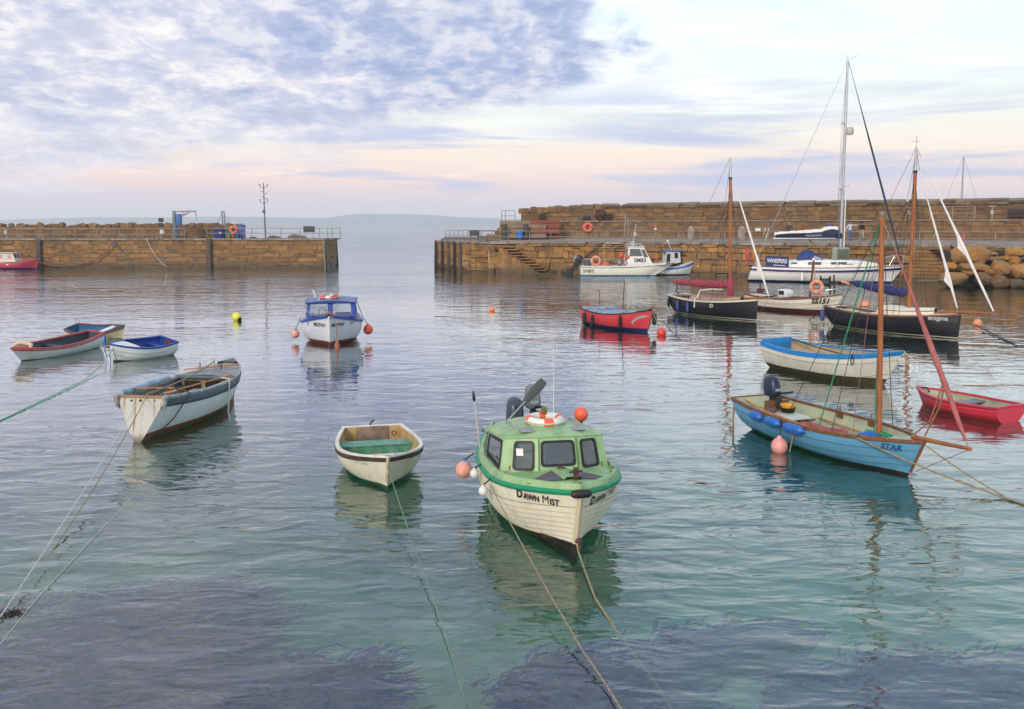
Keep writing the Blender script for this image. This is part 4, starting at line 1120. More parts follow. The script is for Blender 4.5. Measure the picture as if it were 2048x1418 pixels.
# --- worn white boat on the left, stern towards the quay
def worn_boat():
    r = boat('open_boat', 'worn white wooden boat with blue grey rim and rust streaked transom', -7.52, 21.05, 172.9)
    H = Hull(4.61, 1.57, .92, 1.0, .9, .68, .5, 2.3, .12, -.22, nb=1.5, nm=2.5, ns=1.12, D=.22)
    hm_ = hull_mat('worn_white_hull', [(-9, '8a3226'), (.17, 'cfd3d6')], .45, .2, .16, '55502c', stain_col='8a7f70')
    m_, g = new_mat('rust_streaked_transom'); tc = g.node('ShaderNodeTexCoord').outputs['Object']
    st = g.mr(g.noise(g.vm('MULTIPLY', tc, (1, 9, .8)), 1.3, 5, .65), .5, .64); z = g.xyz(tc)[2]
    c = g.mix(g.m('MULTIPLY', st, .95), hexc('b0b0a6'), hexc('8f5a2c')); c = g.mix(g.mr(z, .2, .02, 0, .8), c, hexc('4a2f22'))
    finish(g, g.node('ShaderNodeBsdfPrincipled', Base_Color=c, Roughness=.6).outputs[0])
    shell(H, r, hm_, transom_mat=m_)
    lin = mat('pale_planked_inside', '9c9888', .7, 0, .15, 4, col2='7d7a6c')
    lining(H, r, lin, .14, .04, m_fl=mat('dark_sole', '3b352e', .8))
    bg_ = mat('blue_grey_paint', '48606c', .55, 0, .2, 5, col2='5a6468'); gy = mat('weathered_grey_rim', 'a8a59e', .7, 0, .2, 7, col2='6f6b66')
    rim(H, r, gy, .02, .09, .02, .03, cap_mat=mat('bare_wood', ''))
    strip(H, r, bg_, .865, .985, .022, 'rubbing_strake', th=.012); strip(H, r, mat('dark_band', '3c464c', .6), .80, .855, .018, 'lower_strake', th=.008)
    # transom rudder straps, quarter knees
    for y0_, y1_, c_, w_ in ((.02, .0, '4a3a30', .05), (-.16, -.03, 'c9c4ac', .10), (.22, .04, '3a2c24', .035), (-.30, -.05, '6e6352', .03)):
        MB().obox(H.S(0, .97)*0+Vector((-2.325, y0_, .86)), Vector((-2.09, y1_, .0)), w_, .03, (1, 0, 0)).build('rudder_strap', mat('strap_'+c_, c_, .7, .0, .25, 5, col2='8a5428' if c_ == 'c9c4ac' else None), r)
    for sd_ in (1, -1):
        MB().tube([(-2.28, sd_*.535, .93), (-2.36, sd_*.54, .90), (-2.35, sd_*.53, .78), (-2.30, sd_*.50, .66)], [.05, .06, .05, .02], 8).build('quarter_horn', gy, r)
        for i in range(15):
            t = .08+i*.036; v0 = H.vz(t, .16); pts = [H.S(t, v0+(.93-v0)*k/5, sd_) for k in range(6)]
            for q in pts: q.y -= sd_*.055
            MB().tube(pts, .016, 4).build('rib', lin, r, smooth=0)
        MB().loft([[H.S(t, v, sd_)-Vector((0, sd_*.06, 0)) for v in (.80, .93)] for t in H.ts if .02 < t < .68]).build('inwale', bg_, r)
    # bulkhead with openings, foredeck
    xb = .62; t = H.tx(xb); y1, y0 = abs(H.Z(t, .7).y)-.03, abs(H.Z(t, .2).y)-.03
    panel(r, (xb, y0, .16), (xb, -y0, .16), (xb, -y1, .90), (xb, y1, .90), [(.07, .42, .22, .82), (.49, .83, .12, .84), (.87, .96, .34, .74)], mat('worn_cream_board', '9d8f78', .7, 0, .2, 5), mat('worn_cream_board', ''), M_DARK, name='bulkhead', fr=.012, win='locker_opening')
    deck(H, r, mat('grey_foredeck', '8e9190', .6, 0, .15, 4), H.tx(.55), .985, .018, .05, .04, 'foredeck')
    MB().box(.50, .60, -y1-.02, y1+.02, .83, .90).build('deck_beam', bg_, r, bevel=.01)
    MB().loft([[H.g(t_, 1, -.03, .02), H.g(t_, 1, -.05, .10), H.g(t_, -1, -.05, .10), H.g(t_, -1, -.03, .02)] for t_ in (.9, .985)]).build('breasthook', bg_, r)
    MB().box(-.35, .45, -.30, .22, .16, .60).build('engine_box', mat('grey_box', 'a3a3a6', .6, 0, .1, 4), r, bevel=.02)
    thwart(H, r, gy, -1.5, -1.22, .6, .04); thwart(H, r, mat('bare_wood', ''), -2.24, -2.0, .74, .04, 'stern_bench')
    or_ = mat('orange_wood', 'b87a3c', .5, 0, .2, 5, col2='8f5a2a')
    oar('orange oar along the starboard rim of the worn white boat', in_boat(r, (.7, -.62, .90)), in_boat(r, (-1.9, -.30, .93)), or_, or_)
    oar('short orange oar across the stern of the worn white boat', in_boat(r, (-1.3, -.2, .93)), in_boat(r, (-1.62, .62, .97)), or_, or_, blade=.4)
    oar('orange oar lying on the foredeck of the worn white boat', in_boat(r, (1.4, -.5, 1.06)), in_boat(r, (.75, .62, 1.0)), or_, or_)
    pts = [H.g(t_, 1, -.02, .055) for t_ in (.03, .08, .16, .24, .32, .40, .48, .55)]
    solo(MB().tube([in_boat(r, q) for q in pts], [.05, .075, .08, .08, .08, .075, .07, .06], 12), 'foam_roll', mat('pale_blue_foam', 'a9bccb', .6, 0, .12, 3, col2='8296a8'), 'pale blue padded roll along the port rim of the worn white boat', 'padding', smooth=60)
    MB().tube([(1.0, -.05, .98), (1.0, -.05, 1.2), (1.02, -.09, 1.26)], .014, 6).tube([(1.0, -.05, 1.2), (.98, .0, 1.26)], .012, 6).build('crutch', M_GALV, r)
    for y_ in (-.25, .3): MB().tube([(.95, y_, 1.0), (.95, y_, 1.16)], .014, 6).build('thole_pin', M_RUST, r)
    a, b = in_boat(r, (1.0, -.05, 1.18)), in_boat(r, (-2.2, -.05, .97))
    rope(sag(a, b, .08), .016, M_ROPE, 'tan rope running along the middle of the worn white boat')
    a = in_boat(r, (.1, -.84, .90)); b = in_boat(r, (.1, -.80, .12))
    rope([in_boat(r, (.12, -.62, .93)), in_boat(r, (.1, -.83, .92))]+sag(a, b, 0, 4)+[in_boat(r, (.02, -.86, .0)), in_boat(r, (-.1, -.95, -.05))], .018, M_ROPEW, 'pale rope hung over the starboard side of the worn white boat')
    rope([in_boat(r, (-1.5, -.35, .95)), in_boat(r, (-1.6, -.74, .9)), in_boat(r, (-1.9, -.50, .4)), in_boat(r, (-2.1, -.12, -.02))], .014, mat('brown_rope', '4f3c33', .9, 0, .2, 20), 'dark brown rope from the rim to the keel of the worn white boat')
    return r, H
WORN, HW = worn_boat()


def simple_open(name, label, x, y, h, H, m_out, m_in, m_rim, thw=(), m_thw=None, zf=.1, rimkw=None, heel=0.0, m_strip=None, sv=(.86, .97), trim=0.0, planks=None, floor_m=None):
    r = boat(name, label, x, y, h, heel, trim)
    shell(H, r, m_out, planks, m_out)
    lining(H, r, m_in, zf, .035, m_fl=floor_m)
    rim(H, r, m_rim, **(rimkw or {}))
    if m_strip: strip(H, r, m_strip, sv[0], sv[1], .014, 'rubbing_strip', th=.006)
    for x0, x1, z in thw: thwart(H, r, m_thw or m_in, x0, x1, z)
    return r


# --- blue lined dinghy, red rimmed skiff, and the blue skiff behind it
H_ = Hull(2.35, 1.31, .56, .64, .92, .74, .45, 2.3, .2, nb=1.6, nm=2.6, D=.2)
bl = mat('royal_blue_paint', '1c3f94', .45, 0, .12, 5)
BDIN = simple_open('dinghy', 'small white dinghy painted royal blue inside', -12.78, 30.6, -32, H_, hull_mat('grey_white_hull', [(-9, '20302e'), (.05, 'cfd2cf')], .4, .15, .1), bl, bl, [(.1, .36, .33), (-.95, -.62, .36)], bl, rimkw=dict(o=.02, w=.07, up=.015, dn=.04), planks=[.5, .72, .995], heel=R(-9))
deck(H_, BDIN, M_WHITE, .62, .97, -.02, .03, .05, 'foredeck')
MB().box(-1.16, -1.12, -.2, .2, .3, .57).build('transom_pad', mat('brown_pad', '5a3430', .7), BDIN)
for k, (y0, y1) in enumerate(((.05, .12), (-.05, -.1), (-.2, -.3))):
    rope([in_boat(BDIN, (1.1-.2*k, y0*2, .5)), in_boat(BDIN, (1.12-.2*k, y1*3.0, .2)), in_boat(BDIN, (1.08-.2*k, y1*2.6, -.05))], .012, M_ROPED, ['dark rope hanging from the stem of the blue lined dinghy', 'dark rope beside the stem of the blue lined dinghy', 'dark loop hanging aft of the stem of the blue lined dinghy'][k], group='ropes hanging from the blue lined dinghy')

H_ = Hull(4.1, 1.27, .60, .50, .88, .55, .5, 2.0, .5, nb=1.7, nm=2.4, D=.2)
rr = mat('faded_red_paint', 'b8484a', .5, 0, .15, 5)
SKIFF = simple_open('skiff', 'long white skiff with red rim and dark inside', -16.05, 31.4, -14, H_, hull_mat('white_skiff_hull', [(-9, '8a2f30'), (.03, 'd3d6d0')], .4, .14, .06), mat('dark_slate_inside', '3a4650', .6, 0, .15, 4), rr, [(-.3, -.05, .3), (.6, .8, .3)], mat('dark_slate_inside', ''), rimkw=dict(o=.02, w=.06), heel=R(-5))
strip(H_, SKIFF, rr, .84, .9, .012, 'rubbing_strip')
deck(H_, SKIFF, rr, .80, .985, .0, .03, .04, 'foredeck')
solo(MB().tube([in_boat(SKIFF, p_) for p_ in ((1.75, -.15, .55), (1.6, -.1, .62), (1.45, .05, .6), (1.35, .2, .55), (1.5, .28, .52))], [.05, .07, .07, .06, .04], 8), 'coiled_rope', mat('cream_rope', 'd8d0a0', .8, 0, .1, 20), 'cream bundle of rope on the red bow of the long skiff', 'rope', smooth=60)

H_ = Hull(3.2, 1.15, .40, .60, .82, .6, .5, 2.0, .35, nb=1.6, nm=2.4, D=.2)
BSK = simple_open('skiff', 'cream skiff with blue inside, half hidden behind the red rimmed skiff', -16.75, 36.4, 64, H_, hull_mat('cream_skiff_hull', [(-9, '6a4a38'), (.04, 'c9c29a')], .45, .2, .06), mat('teal_blue_inside', '2a6288', .55, 0, .15, 4), mat('maroon_rim', '5a4650', .6, 0, .15), [(.2, .5, .34)], M_WHITE, rimkw=dict(o=.02, w=.05), heel=R(14))
strip(H_, BSK, mat('worn_brown_strake', '8a6a5c', .6), .80, .93, .014, 'rubbing_strake')
MB().tube([(-1.5, .2, .5), (-1.5, .2, .66), (-1.3, .2, .66), (-1.3, .2, .5)], .015, 6).build('crutch', M_GALV, BSK)
for k, x_ in enumerate((.9, .5)):
    q = H_.Z(H_.tx(x_), .40, -1, .06); q.z = .42
    fender(['blue fender hanging from the half hidden cream skiff', 'pale fender hanging from the half hidden cream skiff'][k], in_boat(BSK, q), .4, .055, M_BLUEF if k == 0 else mat('cream_fender', 'cfc4a0', .5), 'fenders on the cream skiff', .05)


# --- blue and white cabin boat with two big windows
def blue_cabin_boat():
    r = boat('cabin_boat', 'white cabin boat with royal blue wheelhouse facing the camera', -7.17, 35.67, 8.9)
    H = Hull(4.76, 2.35, .80, 1.16, .92, .8, .5, 2.4, .35, nb=1.35, D=.4)
    bl2 = mat('gloss_blue_paint', '1d3f98', .35, 0, .12, 4)
    shell(H, r, hull_mat('white_cabin_hull', [(-9, '7c2e22'), (.17, 'd0d2da')], .4, .1, .12, '4a2a20', grain=1)); stem(H, r, M_WHITE, .07, .36)
    lining(H, r, mat('pale_inside', 'a9aaa6', .6), .15, .05)
    s = MB()
    for sd_ in (1, -1): s.loft([[H.g(t, sd_, -.01, -.05), H.g(t, sd_, .06, -.045), H.g(t, sd_, .065, .03), H.g(t, sd_, -.03, .06), H.g(t, sd_, -.12, .06)] for t in H.ts])
    s.build('gunwale', bl2, r, smooth=40)
    deck(H, r, bl2, .60, .99, .05, .05, .1, 'foredeck')
    Cb, Rb = (.95, .94, 1.0), (-.75, .98, .88); Ct, Rt = (.78, .88, 1.57), (-.80, .92, 1.56)
    p = lambda q, s_: (q[0], q[1]*s_, q[2])
    panel(r, p(Cb, -1), p(Cb, 1), p(Ct, 1), p(Ct, -1), [(.07, .43, .12, .90), (.55, .92, .12, .90)], bl2, mat('pink_trim', 'a58a86', .5), M_GLASSC, name='cabin_front', fr=.012, rad=.06)
    panel(r, p(Rb, -1), p(Cb, -1), p(Ct, -1), p(Rt, -1), [(.08, .48, .2, .9), (.56, .93, .2, .9)], bl2, bl2, M_GLASSC, name='cabin_side', fr=.012, rad=.06)
    panel(r, p(Cb, 1), p(Rb, 1), p(Rt, 1), p(Ct, 1), [(.07, .44, .2, .9), (.52, .92, .2, .9)], bl2, bl2, M_GLASSC, name='cabin_side', fr=.012, rad=.06)
    rows = [[(x, y*k, z+.07*(1-(y/.9)**2)+dz_) for y in (-.93, -.6, -.3, 0, .3, .6, .93)] for x, k, z, dz_ in ((.80, 1, 1.53, -.03), (.86, 1, 1.56, 0), (.74, 1, 1.60, .0), (-.9, 1.03, 1.62, .0), (-.95, 1.03, 1.58, -.02))]
    MB().loft(rows).build('cabin_roof', mat('grey_blue_roof', '6b78a0', .45, 0, .1, 4), r, smooth=50)
    MB().tube([(.86, -.95, 1.55), (-.92, -.98, 1.6)], .03, 6).tube([(.86, .95, 1.55), (-.92, .98, 1.6)], .03, 6).tube([(.865, -.95, 1.545), (.865, .95, 1.545)], .025, 6).build('roof_edge', bl2, r)
    MB().box(-.75, -.68, -.9, .9, .3, .95).build('bulkhead', mat('pale_inside', ''), r)
    MB().box(.2, .5, .15, .8, .6, 1.12).build('console', mat('blue_console', '53618c', .6), r, bevel=.02)
    MB().tube([(.45, -.35, .7), (.45, -.35, 1.1)], .02, 6).torus((.42, -.35, 1.16), .15, .014, (1, 0, .4), 20, 6).build('steering_wheel', M_BLACK, r)
    lifebuoy('red and white lifebuoy on the blue wheelhouse roof', in_boat(r, (.25, -.05, 1.73)), (0, 0, 1), .33, .075, mat('red_ring', 'c9453c', .5, 0, .1), mat('white_ring', ''))
    MB().tube([(.75, -.45, 1.5), (.74, -.45, 1.74)], .02, 6).build('roof_light', M_WHITE, r)
    MB().tube([(-.4, -.75, 1.6), (-.55, -.66, 1.66), (-.5, -.75, 1.95)], .03, 6).build('vent_pipe', M_WHITE, r)
    MB().tube([(1.75, 0, 1.08), (1.75, 0, 1.3)], .05, 8).tube([(1.75, -.14, 1.22), (1.75, .14, 1.22)], .025, 6).build('samson_post', mat('tan_post', '9a6a50', .7), r)
    MB().tube([(1.2, -.72, 1.05), (1.2, -.9, 1.32)], .025, 6).build('cleat', M_GALV, r)
    ser = M_BLACK
    hull_text(H, r, 'MIZPAH', 1.90, .74, .205, -1, ser, .003, .0, .014, sx=.85)
    hull_text(H, r, 'MIZPAH', 1.98, .74, .205, 1, ser, .003, .15, .014, sx=.85)
    # little painted bird beside the name on each bow
    for sd_, xx, cols in ((1, 1.42, ('d8742e', '2a6a90')), (-1, 1.36, ('b9b0a8', '8f8880'))):
        for (pts, c_) in (([(-.09, .02), (-.02, .07), (.0, -.06), (-.06, -.08)], cols[0]), ([(.0, -.05), (.03, .03), (.12, .09), (.08, .0)], cols[1])):
            me = bpy.data.meshes.new('bird_emblem'); me.from_pydata([(a, b, 0) for a, b in pts], [], [(0, 1, 2, 3)])
            hull_text(H, r, '', xx, .80, .1, sd_, mat('emblem_'+c_, c_, .5), me=me, name='bird_emblem')
    ball_float('orange ball float with green base on the right of the blue cabin boat', in_boat(r, (.35, 1.42, .42)), .19, mat('orange_red_float', 'd2573a', .45, 0, .1), 'floats on boats', mat('orange_red_float', ''), (0, -.25, 1), line=in_boat(r, (.5, 1.18, 1.0)))
    ball_float('faded pink ball float with purple neck on the left of the blue cabin boat', in_boat(r, (.4, -1.40, .30)), .16, M_PINK, 'floats on boats', mat('purple_neck', '544a72', .5), (0, .35, 1), line=in_boat(r, (.5, -1.18, .95)))
    rope([in_boat(r, (1.8, .02, 1.2)), in_boat(r, (2.42, .1, 1.18)), in_boat(r, (2.42, .26, .9)), in_boat(r, (2.4, .28, -.1))], .018, mat('tan_rope', 'a06a50', .9, 0, .2, 20), 'tan rope hanging straight down at the bow of the blue cabin boat')
    solo(MB().lathe([(.02, 0), (.09, .08), (.1, .2), (.05, .36), (.02, .42)], in_boat(r, (2.42, .28, -.12)), 10), 'mooring_float', mat('tan_rope', ''), 'tan weed covered float under the bow of the blue cabin boat', 'float', smooth=60)
    rope([in_boat(r, (-.5, .95, 1.55)), in_boat(r, (.35, 1.22, .92))], .014, M_ROPED, 'dark line from the blue wheelhouse roof to its orange float')
    return r
MIZ = blue_cabin_boat()


# --- red boat under a grey cover
def red_boat():
    r = boat('open_boat', 'red boat under a grey cover with a dolphin emblem on its bow', 4.80, 39.81, 31.9)
    H = Hull(4.36, 1.79, .80, .98, .85, .7, .5, 2.2, .3, nb=1.4, D=.3)
    shell(H, r, hull_mat('red_hull', [(-9, '1a2550'), (.14, 'c63a42')], .35, .08, .1, '22264a'))
    rim(H, r, M_BLACK, .025, .05, .0, .045)
    gc = mat('grey_cover', '8d9aa8', .75, 0, .1, 3, .01, 6, col2='72808f')
    ts = [.015]+[t for t in H.ts if .02 < t < .86]+[.86]; rows = []
    for t in ts:
        b = H.beam(t)+.02; zz = H.sheer(t); row = []
        for k in range(-6, 7):
            y = b*k/6; a = abs(k)/6
            row.append((H.L*(t-.5), y, zz+.018+.10*(1-a**2)*math.sin(math.pi*min(1, t*1.1))-.06*(1-a)*math.exp(-((t-.27)/.1)**2)+.022*noise.noise((t*7, k*.7, 2))-(.045 if abs(k) == 6 else 0)))
        rows.append(row)
    MB().loft(rows).build('cover', gc, r, smooth=70)
    deck(H, r, M_DKBLUE, .855, .985, .02, .04, .02, 'bow_cover')
    MB().box(-1.2, -.65, -.35, .45, .74, .90).build('cover_hump', gc, r, bevel=.06)
    for x_ in (-1.55, -.72, 1.02): MB().tube([H.g(H.tx(x_), -1, .03, .02)]+[H.g(H.tx(x_), -1, -.1*k, .03+.02*k) for k in range(1, 4)], .022, 6).build('cover_tie', gc, r)
    stem(H, r, mat('teak_trim', ''), .06)
    me = bpy.data.meshes.new('dolphin_emblem')
    dol = [(-.40, -.26), (-.33, -.13), (-.22, -.0), (-.05, .10), (.12, .15), (.25, .15), (.42, .12), (.30, .09), (.22, .05), (.08, .02), (-.06, -.04), (-.2, -.13), (-.28, -.2), (-.24, -.3), (-.33, -.24)]
    me.from_pydata([(a, b, 0) for a, b in dol], [], [tuple(range(len(dol)))])
    hull_text(H, r, '', 1.68, .58, .3, -1, mat('grey_emblem', 'a59c98', .5), me=me, name='dolphin_emblem', off=.012)
    for k, x_ in enumerate((-1.52, -.80, 1.0)):
        q = H.Z(H.tx(x_), .5, -1, .10); q.z = H.sheer(H.tx(x_))+.03
        fender(['black fender near the stern of the red boat', 'black fender second from the stern of the red boat', 'black fender nearest the bow of the red boat'][k], in_boat(r, q), .62, .075, M_BLACK, 'black fenders on the red boat', .1)
    q = H.g(1, 1, .0, -.18)+Vector((.12, .0, 0)); fender('black oval fender hung on the stem of the red boat', in_boat(r, q+Vector((0, 0, .15))), .58, .1, M_BLACK, 'black fenders on the red boat', .05)
    MB().tube([(0, .15, .85), (.12, .15, 2.3)], [.025, .015], 6).build('mast', mat('dark_pole', '3a3c3e', .5), r)
    MB().tube([(.12, .15, 2.28), (.2, .15, 2.1), (.28, .15, 1.95), (.10, .15, 2.0)], .012, 5).build('mast_bracket', M_GALV, r)
    MB().tube([(-1.6, .1, .8), (-1.65, .1, 1.58), (-1.8, .1, 1.6)], .018, 6).build('stern_pole', mat('dark_pole', ''), r)
    MB().tube([(-2.2, -.3, .5), (-2.4, -.3, .3), (-2.38, -.3, -.1)], .02, 6).build('rudder_bar', M_BLACK, r)
    return r
REDB = red_boat()


# --- small red dinghy on the right, white boat with blue gunwale
H_ = Hull(2.59, 1.24, .38, .42, .92, .8, .45, 2.2, .2, nb=1.6, nm=2.6, D=.18)
RD = simple_open('dinghy', 'small bright red dinghy at the right picture edge', 10.91, 21.63, -154.2, H_, hull_mat('bright_red_hull', [(-9, 'a82434'), (.0, 'c4283e')], .35, .08, .0), mat('pale_olive_inside', 'a3a58c', .6, 0, .15, 3, col2='86866e'), mat('red_rim', 'c02c40', .4), [(-.25, .05, .27)], mat('grey_seat', '70777c', .6), rimkw=dict(o=.03, w=.05, up=.015, dn=.03), planks=[.55, .76, .995], zf=.02)
strip(H_, RD, mat('navy_edge', '2a2038', .5), .90, .94, .024, 'rubbing_strip')
MB().tube([(1.1, 0, .42), (.9, .1, .46), (.7, .25, .4)], .02, 6).build('bow_handle', M_ROPED, RD)

H_ = Hull(4.61, 1.84, .84, 1.04, .88, .75, .45, 2.2, .6, .08, nb=1.5, nm=2.6, D=.32)
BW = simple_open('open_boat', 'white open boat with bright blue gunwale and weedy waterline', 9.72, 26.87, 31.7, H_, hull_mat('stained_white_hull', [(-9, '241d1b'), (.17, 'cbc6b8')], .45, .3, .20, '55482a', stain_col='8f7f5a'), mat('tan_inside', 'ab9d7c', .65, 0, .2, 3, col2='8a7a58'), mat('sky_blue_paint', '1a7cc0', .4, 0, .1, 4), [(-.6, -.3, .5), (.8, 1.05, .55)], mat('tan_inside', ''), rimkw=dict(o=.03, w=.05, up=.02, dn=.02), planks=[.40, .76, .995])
strip(H_, BW, mat('sky_blue_paint', ''), .885, .99, .022, 'blue_strake', th=.006)
MB().box(-2.29, -2.24, -.66, .66, .5, .93).build('transom_inside', mat('sky_blue_paint', ''), BW, bevel=.01)
deck(H_, BW, mat('pale_inside', ''), .9, .985, .01, .02, .03, 'foredeck')
q0 = H_.g(H_.tx(1.15), -1, .05, .0)
rope([in_boat(BW, q0+Vector((dx, dy, dz))) for dx, dy, dz in ((0, .1, .03), (0, 0, .0), (-.05, .02, -.2), (0, .02, -.3), (.06, .02, -.2), (.03, 0, 0))], .014, M_BLACK, 'black rope loop over the blue gunwale of the white boat')
rope(sag(in_boat(BW, (-2.1, .45, .9)), in_boat(BW, (.6, .3, .62)), .05), .018, M_ROPED, 'dark rope lying inside the blue rimmed white boat')
rope(sag(in_boat(BW, (2.3, 0, 1.02)), at(2010, 830, 0), .15), .010, M_ROPEW, 'thin pale rope from the bow of the blue rimmed white boat')


# --- blue clinker boat with mast
def star_boat():
    r = boat('sailing_boat', 'light blue open sailing boat with tan mast and rolled pink jib', 6.38, 17.93, 21.6)
    H = Hull(4.89, 1.70, .67, .71, .9, .7, .5, 2.2, .35, .35, nb=1.45, nm=2.5, D=.22)
    hm_ = hull_mat('light_blue_hull', [(-9, '2a1a1c'), (.055, '5a94b4')], .4, .12, .07, '2a2420')
    shell(H, r, hm_, [.40, .55, .76, .995], hm_, .018, lap_shade='2c5168')
    ins = mat('pale_green_inside', 'a9b096', .6, 0, .12, 3, col2='8f9880')
    lining(H, r, ins, .08, .04)
    tk = mat('teak_trim', '')
    rim(H, r, tk, .02, .05, .015, .035)
    strip(H, r, mat('teak_trim', ''), .93, .985, .022, 'rubbing_strake', th=.006)
    stem(H, r, tk, .05)
    for sd_ in (1, -1):
        MB().loft([[(x_, sd_*(abs(H.Z(H.tx(x_), .3).y)-.03), .3), (x_, sd_*max(.1, abs(H.Z(H.tx(x_), .3).y)-.36), .3), (x_, sd_*max(.1, abs(H.Z(H.tx(x_), .3).y)-.36), .09)] for x_ in [-1.5+.25*i for i in range(13)]]).build('side_bench', ins, r)
    thwart(H, r, ins, .95, 1.45, .50, .04, 'mast_thwart')
    deck(H, r, ins, .86, .985, -.03, .02, .05, 'foredeck')
    thwart(H, r, ins, -1.95, -1.15, .38, .04, 'stern_deck'); 
    # motor well with moulded white lid
    MB().box(-1.42, -.72, -.5, .18, .33, .53).build('well_cover', mat('grey_white_moulding', 'b9bbb2', .5), r, bevel=.05)
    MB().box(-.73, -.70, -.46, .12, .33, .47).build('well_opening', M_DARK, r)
    outboard(r, -1.62, .02, .72, mat('dark_blue_cowl', '262c48', .4, 0, .15), R(-8), .9, True)
    MB().box(-1.66, -1.58, -.3, .3, .3, .72).build('motor_board', tk, r)
    MB().lathe([(.12, 0), (.16, .13), (.17, .14), (.15, .14), (.115, .02)], (-1.22, -.02, .50), 20).build('bucket_stand', M_DARK, r)
    t = thing('bucket', 'yellow orange bucket in the stern of the light blue sailing boat', 'bucket', in_boat(r, (-1.22, -.02, .53)))
    MB().lathe([(.12, 0), (.155, .16), (.165, .165), (.15, .165), (.115, .02)], (0, 0, 0), 22).build('pail', mat('yellow_plastic', 'd99a1c', .4), t); MB().torus((0, 0, .165), .16, .009, (0, 0, 1), 24, 6).build('pail_rim', mat('yellow_plastic', ''), t)
    MB().lathe([(.10, 0), (.12, .05), (.11, .09)], (-1.35, -.36, .53), 16).build('fuel_cap', mat('brown_cap', '5f4c44', .6), r)
    for x_, sd_ in ((.35, 1), (-.55, 1), (.4, -1)):
        q = H.g(H.tx(x_), sd_, -.05, 0); MB().box(q.x-.09, q.x+.09, q.y-.015, q.y+.015, q.z-.13, q.z).tube([q, q+Vector((0, 0, .14))], .014, 6).build('rowlock', tk, r)
    MB().torus((1.36, .0, .58), .2, .028, (.05, 0, 1), 24, 7).torus((1.4, .1, .61), .13, .028, (.1, .2, 1), 20, 7).torus((1.3, -.12, .62), .1, .028, (.3, 0, 1), 18, 7).build('halyard_coil', M_ROPEG, r)
    MB().tube([(1.30, -.40, .60), (1.35, -.25, .62), (1.38, -.08, .60)], [.05, .075, .05], 10).build('blue_bag', M_BLUEF, r)
    rs = mat('red_sailcloth', 'a44a4c', .8, 0, .15, 5, .006, 20)
    bundle(r, (-.35, -.40, .50), (.95, -.36, .54), .09, .10, rs, 'stowed_sail', 4, .02, .8, 22, .8)
    # spars and rigging
    spar(r, (1.38, 0, .2), (1.29, 0, 4.70), .055, .045, M_VARN, 'mast', 12)
    MB().lathe([(.05, 0), (.06, .03), (.06, .07), (.03, .09)], (1.29, 0, 4.69), 12).build('mast_cap', M_GALV, r)
    spar(r, (2.15, .02, .73), (3.40, .02, .80), .045, .032, M_VARN, 'bowsprit', 10)
    fj = mat('faded_pink_sailcloth', 'a8605a', .8, 0, .15, 6, .008, 14, col2='8d4c4a', stretch=(1, 1, .5))
    furled(r, (3.30, .0, .93), (1.62, 0, 4.12), .06, fj, 'furled_jib', 3, clew=.0)
    wires(r, [((1.62, 0, 4.12), (1.30, 0, 4.62)), ((3.3, 0, .93), (3.38, 0, .8))], .009, M_ROPE, 'jib_halyard')
    wires(r, [((3.35, 0, .77), (2.25, 0, .12))], .007, M_GALV, 'bobstay')
    for sd_ in (1, -1): wires(r, [(H.g(H.tx(.95), sd_, 0, .02), (1.29, sd_*.03, 4.55))], .007, M_ROPED, 'shroud')
    wires(r, [((-1.15, -.1, .45), (1.26, -.03, 4.5))], .007, M_ROPED, 'topping_lift')
    for a, b in (((.18, -.42, .45), (1.26, -.02, 4.55)), ((1.05, .2, .5), (1.27, .05, 4.55))): wires(r, [(a, b)], .013, M_ROPEG, 'green_halyard')
    wires(r, [((1.0, -.3, .45), (1.25, -.05, 4.2))], .006, mat('mauve_line', '8a5a78', .7), 'signal_line')
    hull_text(H, r, 'STAR', 1.95, .475, .16, -1, mat('blue_lettering', '1c5585', .5), .006, 0, .024, sx=.95)
    oar('tan oar lying along the port bench of the light blue sailing boat', in_boat(r, (-1.0, .62, .40)), in_boat(r, (.9, .55, .36)), mat('orange_wood', ''), mat('bare_wood', ''))
    oar('orange oar lying along the starboard side of the light blue sailing boat', in_boat(r, (.6, -.66, .55)), in_boat(r, (-1.4, -.56, .58)), mat('orange_wood', ''), mat('orange_wood', ''))
    for k, x_ in enumerate((-1.14, -.5, .2)):
        q = H.Z(H.tx(x_+.22), .53, -1, .115); q2 = H.Z(H.tx(x_-.3), .53, -1, .115); d = q2-q
        A = Matrix.Rotation(r.rotation_euler.z, 3, 'Z') @ d.normalized()
        fender(['blue fender nearest the stern of the light blue sailing boat', 'middle blue fender of three on the light blue sailing boat', 'largest blue fender, nearest the bow on the light blue sailing boat'][k], in_boat(r, q), .50+.05*k, .09, M_BLUEF, 'blue fenders along the light blue sailing boat', 0.0, A)
    c = in_boat(r, (-.2, -1.03, .12))
    ball_float('pale pink ball float in the water beside the light blue sailing boat', c, .165, mat('pale_pink_float', 'd9968c', .45, 0, .12, 4, col2='c67e76'), 'floats on boats', None, (0, 0, 1), line=in_boat(r, (-.35, -.86, .60)))
    rope([in_boat(r, (.05, -.86, .62)), in_boat(r, (.0, -.88, .3)), in_boat(r, (-.05, -.9, .02))], .014, M_ROPE, 'short rope hanging beside the pale pink float')
    # moorings
    rope(sag(in_boat(r, (1.5, -.62, .62)), at(2012, 996, .02), .05)+sag(at(2012, 996, .02), at(2110, 1030, 0), .0, 3), .017, M_ROPE, 'tan mooring rope from the side of the light blue boat to the right')
    rope(sag(in_boat(r, (2.4, .0, .68)), at(2008, 992, .03), .04), .012, M_ROPE, 'thin tan mooring rope from the bow of the light blue boat')
